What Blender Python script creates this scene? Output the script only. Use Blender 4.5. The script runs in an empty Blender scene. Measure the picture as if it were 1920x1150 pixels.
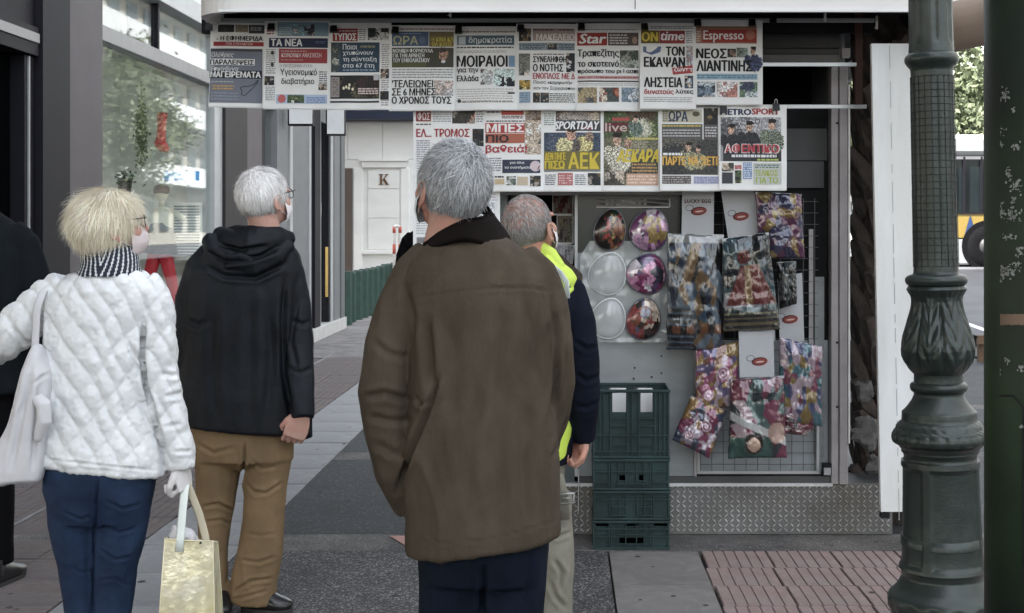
import bpy, bmesh, math, random
import numpy as np
from mathutils import Vector, Matrix, Euler
R = math.radians
random.seed(7)
SC = bpy.context.scene
COL = SC.collection
# ------------------------------------------------------------------ camera, sky, sun, exposure
F, CX, CY, H = 2500.0, 1060.0, 430.0, 1.5
cam_d = bpy.data.cameras.new('camera')
cam = bpy.data.objects.new('camera', cam_d)
COL.objects.link(cam)
cam.location = (0, 0, H)
cam.rotation_euler = (R(90), 0, 0)
cam_d.lens = F / 1920 * 36
cam_d.sensor_width = 36
cam_d.shift_x = -(CX - 960) / 1920
cam_d.shift_y = -(575 - CY) / 1920
cam_d.clip_start = 0.05
cam_d.clip_end = 500
cam_d.dof.use_dof = False
SC.camera = cam

SUN_EL, SUN_AZ = 50, -118          # azimuth clockwise from +Y
world = bpy.data.worlds.new('World')
SC.world = world
world.use_nodes = True
wn = world.node_tree.nodes
bg = wn['Background']
sky = wn.new('ShaderNodeTexSky')
sky.sky_type = 'NISHITA'
sky.sun_disc = False
sky.sun_elevation = R(SUN_EL)
sky.sun_rotation = R(SUN_AZ)
sky.air_density = 1.6
sky.dust_density = 3.0
hsv = wn.new('ShaderNodeHueSaturation')
hsv.inputs['Saturation'].default_value = 0.36      # an overcast, milky sky
world.node_tree.links.new(sky.outputs[0], hsv.inputs['Color'])
world.node_tree.links.new(hsv.outputs[0], bg.inputs[0])
bg.inputs[1].default_value = 0.13
sd = bpy.data.lights.new('sun', 'SUN')
sd.energy = 4.0
sd.angle = R(0.6)
sd.color = (1.0, 0.97, 0.93)
sun = bpy.data.objects.new('sun', sd)
COL.objects.link(sun)
_d = Vector((math.sin(R(SUN_AZ)) * math.cos(R(SUN_EL)), math.cos(R(SUN_AZ)) * math.cos(R(SUN_EL)), math.sin(R(SUN_EL))))
sun.rotation_euler = _d.to_track_quat('Z', 'Y').to_euler()
SC.view_settings.view_transform = 'Standard'
SC.view_settings.look = 'None'
SC.view_settings.gamma = 1
SC.view_settings.exposure = 2.42
SC.view_settings.use_curve_mapping = False

# ------------------------------------------------------------------ helpers
def P(px, py, D):
    return Vector(((px - CX) * D / F, D, H - (py - CY) * D / F))
def PX(px, D): return (px - CX) * D / F
def PZ(py, D): return H - (py - CY) * D / F
WALL_X = -3.4
def WY(px): return -WALL_X * F / (CX - px)      # distance at which the shop wall shows in this column

_M = {}
def mat(name, col, rough=0.7, metal=0.0, var=0.12, vscale=6.0, bump=0.0, bscale=60.0, col2=None, stretch=(1, 1, 1),
        spec=0.5, coat=0.0, attr=None, speck=None, alpha=None, detail=6.0, wave=None, thr=(0.4, 0.62)):
    """procedural material: base colour varied by noise, optional second colour patches, specks, fine relief"""
    if name in _M: return _M[name]
    m = bpy.data.materials.new(name)
    m.use_nodes = True
    nt = m.node_tree; n = nt.nodes; L = nt.links
    b = n['Principled BSDF']
    b.inputs['Roughness'].default_value = rough
    b.inputs['Metallic'].default_value = metal
    b.inputs['Specular IOR Level'].default_value = spec
    b.inputs['Coat Weight'].default_value = coat
    tc = n.new('ShaderNodeTexCoord'); mp = n.new('ShaderNodeMapping')
    mp.inputs['Scale'].default_value = stretch
    L.new(tc.outputs['Object'], mp.inputs['Vector'])
    if attr:
        a = n.new('ShaderNodeAttribute'); a.attribute_name = attr
        base = a.outputs['Color']
    else:
        rgb = n.new('ShaderNodeRGB'); rgb.outputs[0].default_value = (*col, 1)
        base = rgb.outputs[0]
    if col2:
        nz = n.new('ShaderNodeTexNoise'); nz.inputs['Scale'].default_value = vscale * 0.6
        nz.inputs['Detail'].default_value = 8; nz.inputs['Roughness'].default_value = 0.65
        L.new(mp.outputs[0], nz.inputs['Vector'])
        cr = n.new('ShaderNodeValToRGB'); cr.color_ramp.elements[0].position = thr[0]; cr.color_ramp.elements[1].position = thr[1]
        L.new(nz.outputs[0], cr.inputs[0])
        mx = n.new('ShaderNodeMix'); mx.data_type = 'RGBA'
        L.new(cr.outputs[0], mx.inputs[0]); L.new(base, mx.inputs[6]); mx.inputs[7].default_value = (*col2, 1)
        base = mx.outputs[2]
    if speck:
        sc_, amt, scol = speck
        vz = n.new('ShaderNodeTexVoronoi'); vz.inputs['Scale'].default_value = sc_
        L.new(tc.outputs['Object'], vz.inputs['Vector'])
        sx = n.new('ShaderNodeSeparateColor'); L.new(vz.outputs['Color'], sx.inputs[0])
        gt = n.new('ShaderNodeMath'); gt.operation = 'GREATER_THAN'; gt.inputs[1].default_value = 1 - amt
        L.new(sx.outputs[0], gt.inputs[0])
        ml = n.new('ShaderNodeMath'); ml.operation = 'MULTIPLY'; L.new(gt.outputs[0], ml.inputs[0]); L.new(sx.outputs[1], ml.inputs[1])
        mx = n.new('ShaderNodeMix'); mx.data_type = 'RGBA'
        L.new(ml.outputs[0], mx.inputs[0]); L.new(base, mx.inputs[6]); mx.inputs[7].default_value = (*scol, 1)
        base = mx.outputs[2]
    if var:
        nz = n.new('ShaderNodeTexNoise'); nz.inputs['Scale'].default_value = vscale
        nz.inputs['Detail'].default_value = detail; nz.inputs['Roughness'].default_value = 0.6
        L.new(mp.outputs[0], nz.inputs['Vector'])
        mr = n.new('ShaderNodeMapRange'); mr.inputs[1].default_value = 0.3; mr.inputs[2].default_value = 0.7
        mr.inputs[3].default_value = 1 - var; mr.inputs[4].default_value = 1 + var
        L.new(nz.outputs[0], mr.inputs[0])
        hv = n.new('ShaderNodeHueSaturation'); L.new(base, hv.inputs['Color']); L.new(mr.outputs[0], hv.inputs['Value'])
        base = hv.outputs[0]
    L.new(base, b.inputs['Base Color'])
    if bump or wave:
        bp = n.new('ShaderNodeBump'); bp.inputs['Strength'].default_value = min(1, bump or 0.3)
        bp.inputs['Distance'].default_value = 0.004
        if wave:
            wv = n.new('ShaderNodeTexWave'); wv.inputs['Scale'].default_value = wave[0]; wv.bands_direction = wave[1]
            wv.inputs['Distortion'].default_value = 1.0
            L.new(tc.outputs['Object'], wv.inputs['Vector']); L.new(wv.outputs[1], bp.inputs['Height'])
        else:
            nb = n.new('ShaderNodeTexNoise'); nb.inputs['Scale'].default_value = bscale; nb.inputs['Detail'].default_value = 8
            L.new(mp.outputs[0], nb.inputs['Vector']); L.new(nb.outputs[0], bp.inputs['Height'])
        L.new(bp.outputs[0], b.inputs['Normal'])
    if alpha is not None:
        b.inputs['Alpha'].default_value = alpha
    _M[name] = m
    return m

def glass_mat(name, tint=(0.9, 0.95, 0.95), refl=0.3, rough=0.02):
    """window glass: see-through with a mirror coat"""
    if name in _M: return _M[name]
    m = bpy.data.materials.new(name); m.use_nodes = True
    nt = m.node_tree; n = nt.nodes; L = nt.links; n.clear()
    out = n.new('ShaderNodeOutputMaterial'); tr = n.new('ShaderNodeBsdfTransparent'); tr.inputs[0].default_value = (*tint, 1)
    gl = n.new('ShaderNodeBsdfGlossy'); gl.inputs['Roughness'].default_value = rough; gl.inputs[0].default_value = (0.95, 0.98, 1, 1)
    lw = n.new('ShaderNodeLayerWeight'); lw.inputs[0].default_value = .5; pw = n.new('ShaderNodeMath'); pw.operation = 'POWER'; pw.inputs[1].default_value = 3.2; L.new(lw.outputs[1], pw.inputs[0]); mu = n.new('ShaderNodeMath'); mu.operation = 'MULTIPLY'; mu.inputs[1].default_value = .30; L.new(pw.outputs[0], mu.inputs[0])
    ma = n.new('ShaderNodeMath'); ma.operation = 'ADD'; ma.use_clamp = True; ma.inputs[1].default_value = refl * .7
    L.new(mu.outputs[0], ma.inputs[0])
    mx = n.new('ShaderNodeMixShader'); L.new(ma.outputs[0], mx.inputs[0]); L.new(tr.outputs[0], mx.inputs[1]); L.new(gl.outputs[0], mx.inputs[2])
    L.new(mx.outputs[0], out.inputs[0])
    _M[name] = m
    return m

class MB:
    """collects geometry, builds ONE mesh object"""
    def __init__(s): s.v = []; s.f = []; s.m = []; s.c = []; s.cur = 0; s.col = None
    def add(s, vs, fs):
        o = len(s.v); s.v += [tuple(v) for v in vs]
        for f in fs:
            s.f.append(tuple(o + i for i in f)); s.m.append(s.cur); s.c.append(s.col)
    def box(s, x0, x1, y0, y1, z0, z1, M=None, bev=0.0):
        if bev > 0:
            b = bev
            xs, ys, zs = (x0, x1), (y0, y1), (z0, z1)
            vs = []; idx = {}
            for i in (0, 1):
                for j in (0, 1):
                    for k in (0, 1):
                        sx, sy, sz = 1 - 2 * i, 1 - 2 * j, 1 - 2 * k
                        p = (xs[i], ys[j], zs[k])
                        idx[i, j, k, 0] = len(vs); vs.append((p[0], p[1] + sy * b, p[2] + sz * b))
                        idx[i, j, k, 1] = len(vs); vs.append((p[0] + sx * b, p[1], p[2] + sz * b))
                        idx[i, j, k, 2] = len(vs); vs.append((p[0] + sx * b, p[1] + sy * b, p[2]))
            fs = []
            I = lambda i, j, k, a: idx[i, j, k, a]
            for i in (0, 1):
                q = [I(i, 0, 0, 0), I(i, 1, 0, 0), I(i, 1, 1, 0), I(i, 0, 1, 0)]; fs.append(q if i else q[::-1])
                q = [I(0, i, 0, 1), I(0, i, 1, 1), I(1, i, 1, 1), I(1, i, 0, 1)]; fs.append(q if i else q[::-1])
                q = [I(0, 0, i, 2), I(1, 0, i, 2), I(1, 1, i, 2), I(0, 1, i, 2)]; fs.append(q if i else q[::-1])
            for i in (0, 1):
                for j in (0, 1):
                    fs.append([I(i, j, 0, 0), I(i, j, 1, 0), I(i, j, 1, 1), I(i, j, 0, 1)])
                    fs.append([I(i, 0, j, 0), I(i, 1, j, 0), I(i, 1, j, 2), I(i, 0, j, 2)])
                    fs.append([I(0, i, j, 1), I(1, i, j, 1), I(1, i, j, 2), I(0, i, j, 2)])
                    for k in (0, 1): fs.append([I(i, j, k, 0), I(i, j, k, 1), I(i, j, k, 2)])
        else:
            vs = [(x, y, z) for x in (x0, x1) for y in (y0, y1) for z in (z0, z1)]
            fs = [(0, 1, 3, 2), (4, 6, 7, 5), (0, 4, 5, 1), (2, 3, 7, 6), (0, 2, 6, 4), (1, 5, 7, 3)]
        if M is not None: vs = [M @ Vector(v) for v in vs]
        s.add(vs, fs)
    def quad(s, a, b, c, d): s.add([a, b, c, d], [(0, 1, 2, 3)])
    def tube(s, pts, rad, n=12, cap=True, side=None):
        """pts: path; rad: radius or (a,b) per point; side: fixed direction of the a axis"""
        pts = [Vector(p) for p in pts]
        if not isinstance(rad, (list,)): rad = [rad] * len(pts)
        vs = []; prev = None
        for i, p in enumerate(pts):
            t = (pts[min(i + 1, len(pts) - 1)] - pts[max(i - 1, 0)]).normalized()
            if side is not None:
                u = Vector(side); u = (u - u.dot(t) * t)
            elif prev is None:
                u = Vector((1, 0, 0)) if abs(t.x) < 0.8 else Vector((0, 1, 0)); u = (u - u.dot(t) * t)
            else: u = prev - prev.dot(t) * t
            u.normalize(); prev = u; w = t.cross(u)
            r = rad[i]; a, b = (r, r) if not isinstance(r, (tuple, list)) else r
            for k in range(n):
                th = 2 * math.pi * k / n
                vs.append(p + u * (a * math.cos(th)) + w * (b * math.sin(th)))
        fs = []
        m = len(pts)
        for i in range(m - 1):
            for k in range(n):
                k2 = (k + 1) % n
                fs.append((i * n + k, i * n + k2, (i + 1) * n + k2, (i + 1) * n + k))
        if cap:
            fs.append(tuple(range(n))[::-1]); fs.append(tuple((m - 1) * n + k for k in range(n)))
        s.add(vs, fs)
    def rings(s, rs, n=28, ex=2.3):
        """rs: horizontal superellipse rings (cx, cy, z, rx, ry [,tiltx: dz per x])"""
        vs = []
        for r in rs:
            cx, cy, z, rx, ry = r[:5]; tl = r[5] if len(r) > 5 else 0
            for k in range(n):
                th = 2 * math.pi * k / n; c, q = math.cos(th), math.sin(th)
                x = rx * math.copysign(abs(c) ** (2 / ex), c); y = ry * math.copysign(abs(q) ** (2 / ex), q)
                vs.append((cx + x, cy + y, z + tl * x))
        fs = []
        m = len(rs)
        for i in range(m - 1):
            for k in range(n):
                k2 = (k + 1) % n
                fs.append((i * n + k, i * n + k2, (i + 1) * n + k2, (i + 1) * n + k))
        fs.append(tuple(range(n))[::-1]); fs.append(tuple((m - 1) * n + k for k in range(n)))
        s.add(vs, fs)
    def lathe(s, prof, n=32, c=(0, 0), fn=None, M=None):
        """prof: (radius, z); fn(theta, i, r, z)->r"""
        vs = []
        for i, (r, z) in enumerate(prof):
            for k in range(n):
                th = 2 * math.pi * k / n
                rr = fn(th, i, r, z) if fn else r
                v = Vector((c[0] + rr * math.cos(th), c[1] + rr * math.sin(th), z))
                vs.append(M @ v if M else v)
        fs = []; m = len(prof)
        for i in range(m - 1):
            for k in range(n):
                k2 = (k + 1) % n
                fs.append((i * n + k, i * n + k2, (i + 1) * n + k2, (i + 1) * n + k))
        fs.append(tuple(range(n))[::-1]); fs.append(tuple((m - 1) * n + k for k in range(n)))
        s.add(vs, fs)
    def ell(s, c, r, M=None, n=16, m=10):
        vs = []; c = Vector(c)
        for i in range(1, m):
            ph = math.pi * i / m
            for k in range(n):
                th = 2 * math.pi * k / n
                v = Vector((r[0] * math.sin(ph) * math.cos(th), r[1] * math.sin(ph) * math.sin(th), -r[2] * math.cos(ph)))
                vs.append((M @ v if M else v) + c)
        t = Vector((0, 0, -r[2])); vs.append((M @ t if M else t) + c)
        t = Vector((0, 0, r[2])); vs.append((M @ t if M else t) + c)
        fs = []
        for i in range(m - 2):
            for k in range(n):
                k2 = (k + 1) % n
                fs.append((i * n + k, i * n + k2, (i + 1) * n + k2, (i + 1) * n + k))
        b = (m - 1) * n
        for k in range(n):
            k2 = (k + 1) % n
            fs.append((b, k2, k)); fs.append((b + 1, (m - 2) * n + k, (m - 2) * n + k2))
        s.add(vs, fs)
    def xform(s, M): s.v = [tuple(M @ Vector(v)) for v in s.v]; return s
    def mesh(s, name):
        me = bpy.data.meshes.new(name); me.from_pydata(s.v, [], s.f)
        if any(s.m): me.polygons.foreach_set('material_index', s.m)
        if any(c is not None for c in s.c):
            ca = me.color_attributes.new('Col', 'FLOAT_COLOR', 'CORNER')
            arr = []
            for f, c in zip(s.f, s.c):
                c = c or (1, 1, 1); arr += [c[0], c[1], c[2], 1.0] * len(f)
            ca.data.foreach_set('color', arr)
        me.update()
        return me
    def build(s, name, material, parent=None, smooth=False, fix=True, loc=None):
        me = s.mesh(name)
        if fix:
            bm = bmesh.new(); bm.from_mesh(me); bmesh.ops.recalc_face_normals(bm, faces=bm.faces); bm.to_mesh(me); bm.free()
        return link(name, me, material, parent, smooth, loc)

def link(name, me, material, parent=None, smooth=False, loc=None):
    for mm in (material if isinstance(material, (list, tuple)) else [material]): me.materials.append(mm)
    if smooth: me.shade_smooth()
    o = bpy.data.objects.new(name, me); COL.objects.link(o)
    if parent:
        o.parent = parent
        o.matrix_parent_inverse = Matrix.Translation(-(parent_world(parent)))
    if loc: o.location = loc
    return o
def parent_world(p):
    return Vector((0, 0, 0)) if p.parent else Vector(p.location)     # parts sit at the world origin under their root
def smooth_angle(o, ang=35):
    me = o.data
    me.shade_smooth()
    try: me.set_sharp_from_angle(angle=R(ang))
    except Exception: pass
def tag(o, label=None, cat=None, group=None, kind=None):
    if label: o['label'] = label
    if cat: o['category'] = cat
    if group: o['group'] = group
    if kind: o['kind'] = kind
    return o
def empty(name, loc, label=None, cat=None, group=None, kind=None):
    o = bpy.data.objects.new(name, None); COL.objects.link(o); o.location = loc
    o.empty_display_size = 0.1
    return tag(o, label, cat, group, kind)
def copy_tree(o, parent=None):
    c = o.copy(); COL.objects.link(c)
    if parent: c.parent = parent
    for ch in list(o.children): copy_tree(ch, c)
    return c

# vectorised gradient-ish value noise for relief on meshes
_rs = np.random.RandomState(3)
_perm = _rs.rand(4096)
def vnoise(p, seed=0):
    p = np.asarray(p, float); i = np.floor(p).astype(int); f = p - i; f = f * f * (3 - 2 * f)
    def h(a, b, c): return _perm[(a * 73 + b * 179 + c * 283 + seed * 37 + (a * b) % 97 + (b * c) % 89) % 4096]
    x, y, z = i[:, 0], i[:, 1], i[:, 2]; fx, fy, fz = f[:, 0], f[:, 1], f[:, 2]
    def l(a, b, t): return a + (b - a) * t
    r = l(l(l(h(x, y, z), h(x + 1, y, z), fx), l(h(x, y + 1, z), h(x + 1, y + 1, z), fx), fy),
          l(l(h(x, y, z + 1), h(x + 1, y, z + 1), fx), l(h(x, y + 1, z + 1), h(x + 1, y + 1, z + 1), fx), fy), fz)
    return r * 2 - 1
# ================================================================== SETTING: ground
m_agg = mat('exposed_aggregate', (0.042, 0.041, 0.043), 0.8, var=0.35, vscale=2.2, speck=(150, 0.30, (0.28, 0.27, 0.27)), bump=0.7, bscale=130)
m_aggd = mat('dark_aggregate', (0.018, 0.020, 0.022), 0.72, var=0.3, vscale=3, speck=(110, 0.14, (0.10, 0.105, 0.11)), bump=0.5, bscale=120)  # darker base with fewer, duller specks than the front aggregate
m_conc = mat('concrete_band', (0.115, 0.108, 0.103), 0.85, var=0.35, vscale=3.5, col2=(0.058, 0.056, 0.055), bump=0.3, bscale=80, speck=(200, 0.15, (0.3, 0.29, 0.28)))
m_slab = mat('pale_slab', (0.27, 0.272, 0.275), 0.5, var=0.28, vscale=4, col2=(0.18, 0.18, 0.185), bump=0.2, bscale=60)
m_slabg = mat('grey_slab', (0.20, 0.19, 0.186), 0.75, var=0.3, vscale=5, col2=(0.140, 0.128, 0.125), bump=0.25, bscale=60)
m_rib = mat('ribbed_pink_tile', (0.285, 0.205, 0.192), 0.8, var=0.30, vscale=5, col2=(0.205, 0.165, 0.158), bump=0.25, bscale=90)
m_ribg = mat('ribbed_grey_tile', (0.145, 0.118, 0.110), 0.8, var=0.32, vscale=5, col2=(0.095, 0.083, 0.082), bump=0.25, bscale=90)
m_gap = mat('joint_dirt', (0.025, 0.024, 0.024), 0.95, var=0.2)
m_road = mat('road_asphalt', (0.09, 0.092, 0.10), 0.75, var=0.25, vscale=1.5, bump=0.3, bscale=80)

g = MB(); g.quad((-60, -20, -0.03), (60, -20, -0.03), (60, 200, -0.03), (-60, 200, -0.03))
tag(g.build('ground', m_gap), kind='structure')
pave = empty('pavement', (0, 0, 0), kind='structure')

def strip(name, x0, x1, y0, y1, m, z=0.0):
    b = MB(); b.box(x0, x1, y0, y1, z - 0.028, z); return b.build(name, m, pave)
# aggregate fields, concrete bands
strip('aggregate_field', -1.515, 0.195, 3.2, 6.215, m_agg)
strip('aggregate_field', -1.515, 5.2, 6.565, 8.67, m_aggd)
strip('aggregate_field', -1.515, 5.2, 8.975, 11.1, m_aggd)
strip('aggregate_field', -1.515, 5.2, 11.4, 30, m_aggd)
strip('concrete_band', -1.515, 4.2, 6.22, 6.56, m_conc)
strip('concrete_band', -1.515, 5.2, 8.675, 8.97, m_conc)
strip('concrete_band', -1.515, 5.2, 11.105, 11.395, m_conc)
strip('concrete_band', -3.5, -2.035, 6.22, 6.56, m_conc)

def slabs(x0, x1, y0, y1, nx, ny, m, name='slab', j=0.004, z=0.0):
    dx, dy = (x1 - x0) / nx, (y1 - y0) / ny
    b = MB(); b.box(-dx / 2 + j, dx / 2 - j, -dy / 2 + j, dy / 2 - j, -0.028, 0, bev=0.002)
    me = b.mesh(name); me.materials.append(m)
    for i in range(nx):
        for k in range(ny):
            o = bpy.data.objects.new(name, me); COL.objects.link(o); o.parent = pave
            o.location = (x0 + dx * (i + .5), y0 + dy * (k + .5), z + random.uniform(-0.0018, 0.0012))
            o.rotation_euler = (random.uniform(-.003, .003), random.uniform(-.003, .003), 0)
slabs(-2.03, -1.52, 3.3, 21, 1, 35, m_slab)
slabs(0.2, 0.62, 3.8, 6.215, 1, 4, m_slabg)

def ribbed(x0, y0, nx, ny, s, m, grooves=6, along='y', name='ribbed_tile', skip=None, jit=0.003):
    b = MB(); h = s / 2 - 0.0025; g_ = 0.0045
    w = (2 * h) / grooves
    b.box(-h, h, -h, h, -0.028, -0.006)
    for i in range(grooves):
        a0, a1 = -h + i * w + g_ / 2, -h + (i + 1) * w - g_ / 2
        if along == 'y': b.box(a0, a1, -h + .0004, h - .0004, -0.0065, 0, bev=0.002)
        else: b.box(-h, h, a0, a1, -0.0065, 0, bev=0.002)
    me = b.mesh(name); me.materials.append(m)
    for i in range(nx):
        for k in range(ny):
            cx, cy = x0 + s * (i + .5), y0 + s * (k + .5)
            if skip and skip(cx, cy): continue
            o = bpy.data.objects.new(name, me); COL.objects.link(o); o.parent = pave
            o.location = (cx + (.006 * math.sin(k * 2.7 + .5) if along == 'y' else 0) + random.uniform(-jit, jit) * .3, cy, random.uniform(-0.002, 0.001))
            o.rotation_euler = (random.uniform(-.004, .004), random.uniform(-.004, .004), random.uniform(-.004, .004))
ribbed(0.625, 4.415, 9, 6, 0.30, m_rib)                     # right foreground
ribbed(3.42, 4.415 + 2.1, 3, 8, 0.30, m_rib)
ribbed(-3.40, 3.82, 2, 8, 0.295, m_ribg, along='x')
ribbed(-2.785, 3.82, 2, 8, 0.375, m_ribg, along='x', grooves=7)
ribbed(-3.40, 6.57, 2, 30, 0.295, m_ribg, along='y')
ribbed(-2.785, 6.57, 2, 24, 0.375, m_ribg, along='y', grooves=7)
strip('concrete_band', -2.81, -2.787, 3.5, 6.215, m_slab, 0.001)
strip('concrete_band', -2.81, -2.787, 6.565, 16, m_slab, 0.001)
strip('far_pavement', -3.4, -2.035, 15.6, 21.6, m_slabg, -0.003)
strip('far_pavement', -8, -1.53, 21.65, 60, m_slabg, -0.003)

# trodden gum and dirt spots, litter
gm = MB(); rg = random.Random(21)
for _ in range(260):
    x, y = rg.uniform(-3.3, 1.9), rg.uniform(4.6, 11)
    if x > -.3 and y > 6.5: continue
    r0 = rg.uniform(.006, .018); n_ = 9
    gm.add([(x + r0 * rg.uniform(.7, 1.2) * math.cos(6.283 * i / n_), y + r0 * rg.uniform(.7, 1.2) * math.sin(6.283 * i / n_), .0016 + rg.random() * .0006) for i in range(n_)], [tuple(range(n_))])
tag(gm.build('trodden_gum', mat('gum_black', (0.035, 0.033, 0.033), .9), pave), kind='stuff')
# kerb and street on the right (rises gently away)
kb = MB()
kb.box(5.2, 5.35, 3, 14, -0.1, 0.0)
tag(kb.build('kerb', m_slabg), kind='structure')
rd = MB()
for x0, x1 in ((5.35, 40),):
    ys = [(-5, -0.012), (14, -0.012), (31, 0.62), (120, 0.8)]
    for (ya, za), (yb, zb) in zip(ys, ys[1:]): rd.quad((x0, ya, za), (x1, ya, za), (x1, yb, zb), (x0, yb, zb))
tag(rd.build('road', m_road), kind='structure')
rw = MB(); rw.box(5.2, 5.35, 14.01, 60, -0.1, 0.0); 
ln = MB()
def rz(y): return -0.012 + (y - 14) / 17 * 0.632 if 14 < y <= 31 else (-0.012 if y <= 14 else 0.62 + (y - 31) / 89 * .18)
for y in range(14, 30, 4):
    ln.quad((5.6, y, rz(y) + .004), (5.72, y, rz(y) + .004), (5.72, y + 4, rz(y + 4) + .004), (5.6, y + 4, rz(y + 4) + .004))
tag(ln.build('road_marking', mat('road_paint', (0.6, 0.6, 0.6), 0.7)), kind='structure')

# ================================================================== shop facade on the left
m_taupe = mat('taupe_cladding', (0.105, 0.094, 0.100), 0.7, var=0.08, vscale=3, bump=0.15, bscale=200)
m_dark = mat('charcoal_cladding', (0.010, 0.0095, 0.014), 0.6, spec=.2, var=0.1)
m_dark2 = mat('dark_brown_cladding', (0.030, 0.025, 0.028), 0.6, spec=.25, var=0.1)
m_alu = mat('grey_aluminium', (0.22, 0.22, 0.23), 0.4, metal=0.5, var=0.08)
m_alul = mat('pale_aluminium', (0.42, 0.43, 0.44), 0.4, metal=0.2, var=0.08)
m_mid = mat('mid_grey_cladding', (0.17, 0.175, 0.185), 0.6, var=0.08)
m_white = mat('white_paint', (0.72, 0.73, 0.73), 0.55, var=0.05)
m_int = mat('shop_wall_plaster', (0.80, 0.80, 0.76), 0.8, var=0.06)
m_marble = mat('marble_plinth', (0.55, 0.55, 0.54), 0.4, var=0.12)
g_shop = glass_mat('shop_glass', (0.96, 0.98, 0.97), 0.04)
g_dark = glass_mat('dark_glass', (0.35, 0.4, 0.4), 0.05)
shop = empty('shop_building', (WALL_X, 9.7, 0), 'dark and grey clad shop front running along the left pavement with big display window', 'building')
def fpart(name, p0, p1, z0, z1, m, proud=0.0, depth=0.25, bev=0.0):
    b = MB(); b.box(WALL_X - depth, WALL_X + proud, WY(p0) if p0 > -900 else -p0 - 1000, WY(p1), z0, z1, bev=bev)
    return b.build(name, m, shop)
TOP = 5.2
b = MB(); b.box(-30, WALL_X - .001, -16, 21, TOP + .01, 24); b.build('shading_storeys', m_taupe, shop)  # unseen storeys, stretched in height and depth to shade the street
# nearest dark framed door
fpart('door_frame', -75, -62, 0, TOP, m_dark, 0.03)
fpart('lintel', -61.8, 58, 2.60, 2.78, m_dark, 0.05); fpart('fascia_panel', -61.8, 58, 2.79, TOP, m_dark, 0.02)
fpart('lintel', -61.8, 57, 2.68, 2.74, m_alu, 0.06)
for a, b_ in ((40, 45.5), (48, 58)): fpart('door_frame', a, b_, 0, 2.59, m_dark, 0.02)
fpart('door_edge', 45.7, 47.8, 0, 2.59, m_alul, 0.03)
gp = MB(); gp.box(WALL_X - 0.08, WALL_X - 0.07, WY(-61), WY(40), 0.05, 2.59); gp.build('door_pane', g_dark, shop)
dk = MB(); dk.box(WALL_X - 0.5, WALL_X - 0.45, WY(-61), WY(58), 0.0, 2.59); dk.build('door_backing', mat('grey_green_film', (0.13, 0.155, 0.155), 0.6), shop)
fpart('pilaster', 60, 112, 0, TOP, m_dark, 0.07)
fpart('pilaster', 112.5, 182, 0, TOP, m_taupe, 0.04)
# display window 182..413
fpart('window_sill', 182.5, 413, 0, 0.35, m_dark2, 0.03)
fpart('lintel', 182.5, 398, 2.875, 2.99, m_alu, 0.035, bev=0.004)
fpart('transom_frame', 182.5, 413, 3.385, 3.56, m_alul, 0.06, bev=0.004)
fpart('upper_wall', 182.5, 413, 3.57, TOP, m_white, 0.0)
fpart('mullion', 398.5, 413, 0.351, 3.38, m_alul, 0.02)
fpart('mullion', 294, 297, 3.0, 3.38, m_dark, 0.01)
wp = MB(); wp.box(WALL_X - 0.03, WALL_X - 0.02, WY(182.5), WY(294), 0.351, 2.874); wp.build('window_pane', g_shop, shop)
wp = MB(); wp.box(WALL_X - 0.032, WALL_X - 0.022, WY(294.6), WY(398), 0.351, 2.874); wp.build('window_pane', g_shop, shop)
wp = MB(); wp.box(WALL_X - 0.03, WALL_X - 0.02, WY(182.5), WY(293.8), 2.992, 3.384); wp.build('transom_pane', g_shop, shop)
wp = MB(); wp.box(WALL_X - 0.03, WALL_X - 0.02, WY(297.2), WY(398), 2.992, 3.384); wp.build('transom_pane', g_shop, shop)
# room behind the window, kept shallow and pale so more window light bounces
ib = MB()
y0, y1 = WY(176), WY(416)
ib.box(WALL_X - 1.1, WALL_X - 1.0, y0, y1, 0.0, 5.1)
ib.box(WALL_X - 1.0, WALL_X - 0.26, y0 - 0.05, y0, 0.0, 5.1); ib.box(WALL_X - 1.0, WALL_X - 0.26, y1, y1 + .05, 0.0, 5.1)
ib.build('room_wall', m_int, shop)
ib = MB(); ib.box(WALL_X - 0.999, WALL_X - 0.26, y0, y1, 0.2, 0.34); ib.build('display_floor', m_int, shop)
# beyond the window
fpart('pilaster', 413.5, 455, 0, TOP, m_dark2, 0.05)
fpart('pilaster', 455.3, 486, 0, TOP, m_taupe, 0.03)
fpart('pilaster', 486.3, 494, 0, TOP, m_dark, 0.02)
wp = MB(); wp.box(WALL_X - 0.06, WALL_X - 0.05, WY(494.5), WY(516), 0.3, 2.9); wp.build('window_pane', g_shop, shop)
wp = MB(); wp.box(WALL_X - 1.6, WALL_X - 1.5, WY(480), WY(530), 0.0, 3.2); wp.build('room_wall', m_int, shop)
fpart('lintel', 494.5, 516, 2.91, TOP, m_mid); fpart('window_sill', 494.5, 516, 0, 0.29, m_mid)
fpart('pilaster', 516.5, 538, 0, TOP, m_mid, 0.02)
fpart('mullion', 538.3, 543, 0, TOP, m_alul, 0.04)
fpart('pilaster', 543.3, 573, 0, TOP, m_mid, 0.03)
fpart('mullion', 573.3, 576, 0, TOP, m_alul, 0.05); fpart('pilaster', 576.3, 582, 0, TOP, m_mid, 0.02)
fpart('pilaster', 582.3, 593, 0.18, TOP, m_dark, 0.06)
fpart('door_frame', 593.3, 598, 0.18, 3.2, m_alul, 0.03)
fpart('lintel', 598.3, 612, 3.0, TOP, m_mid)
wp = MB(); wp.box(WALL_X - 0.04, WALL_X - 0.03, WY(598.2), WY(612), 0.18, 3.0); wp.build('door_pane', g_shop, shop)
wp = MB(); wp.box(WALL_X - 1.6, WALL_X - 1.5, WY(590), WY(625), 0.0, 3.2); wp.build('room_wall', m_mid, shop)
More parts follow.
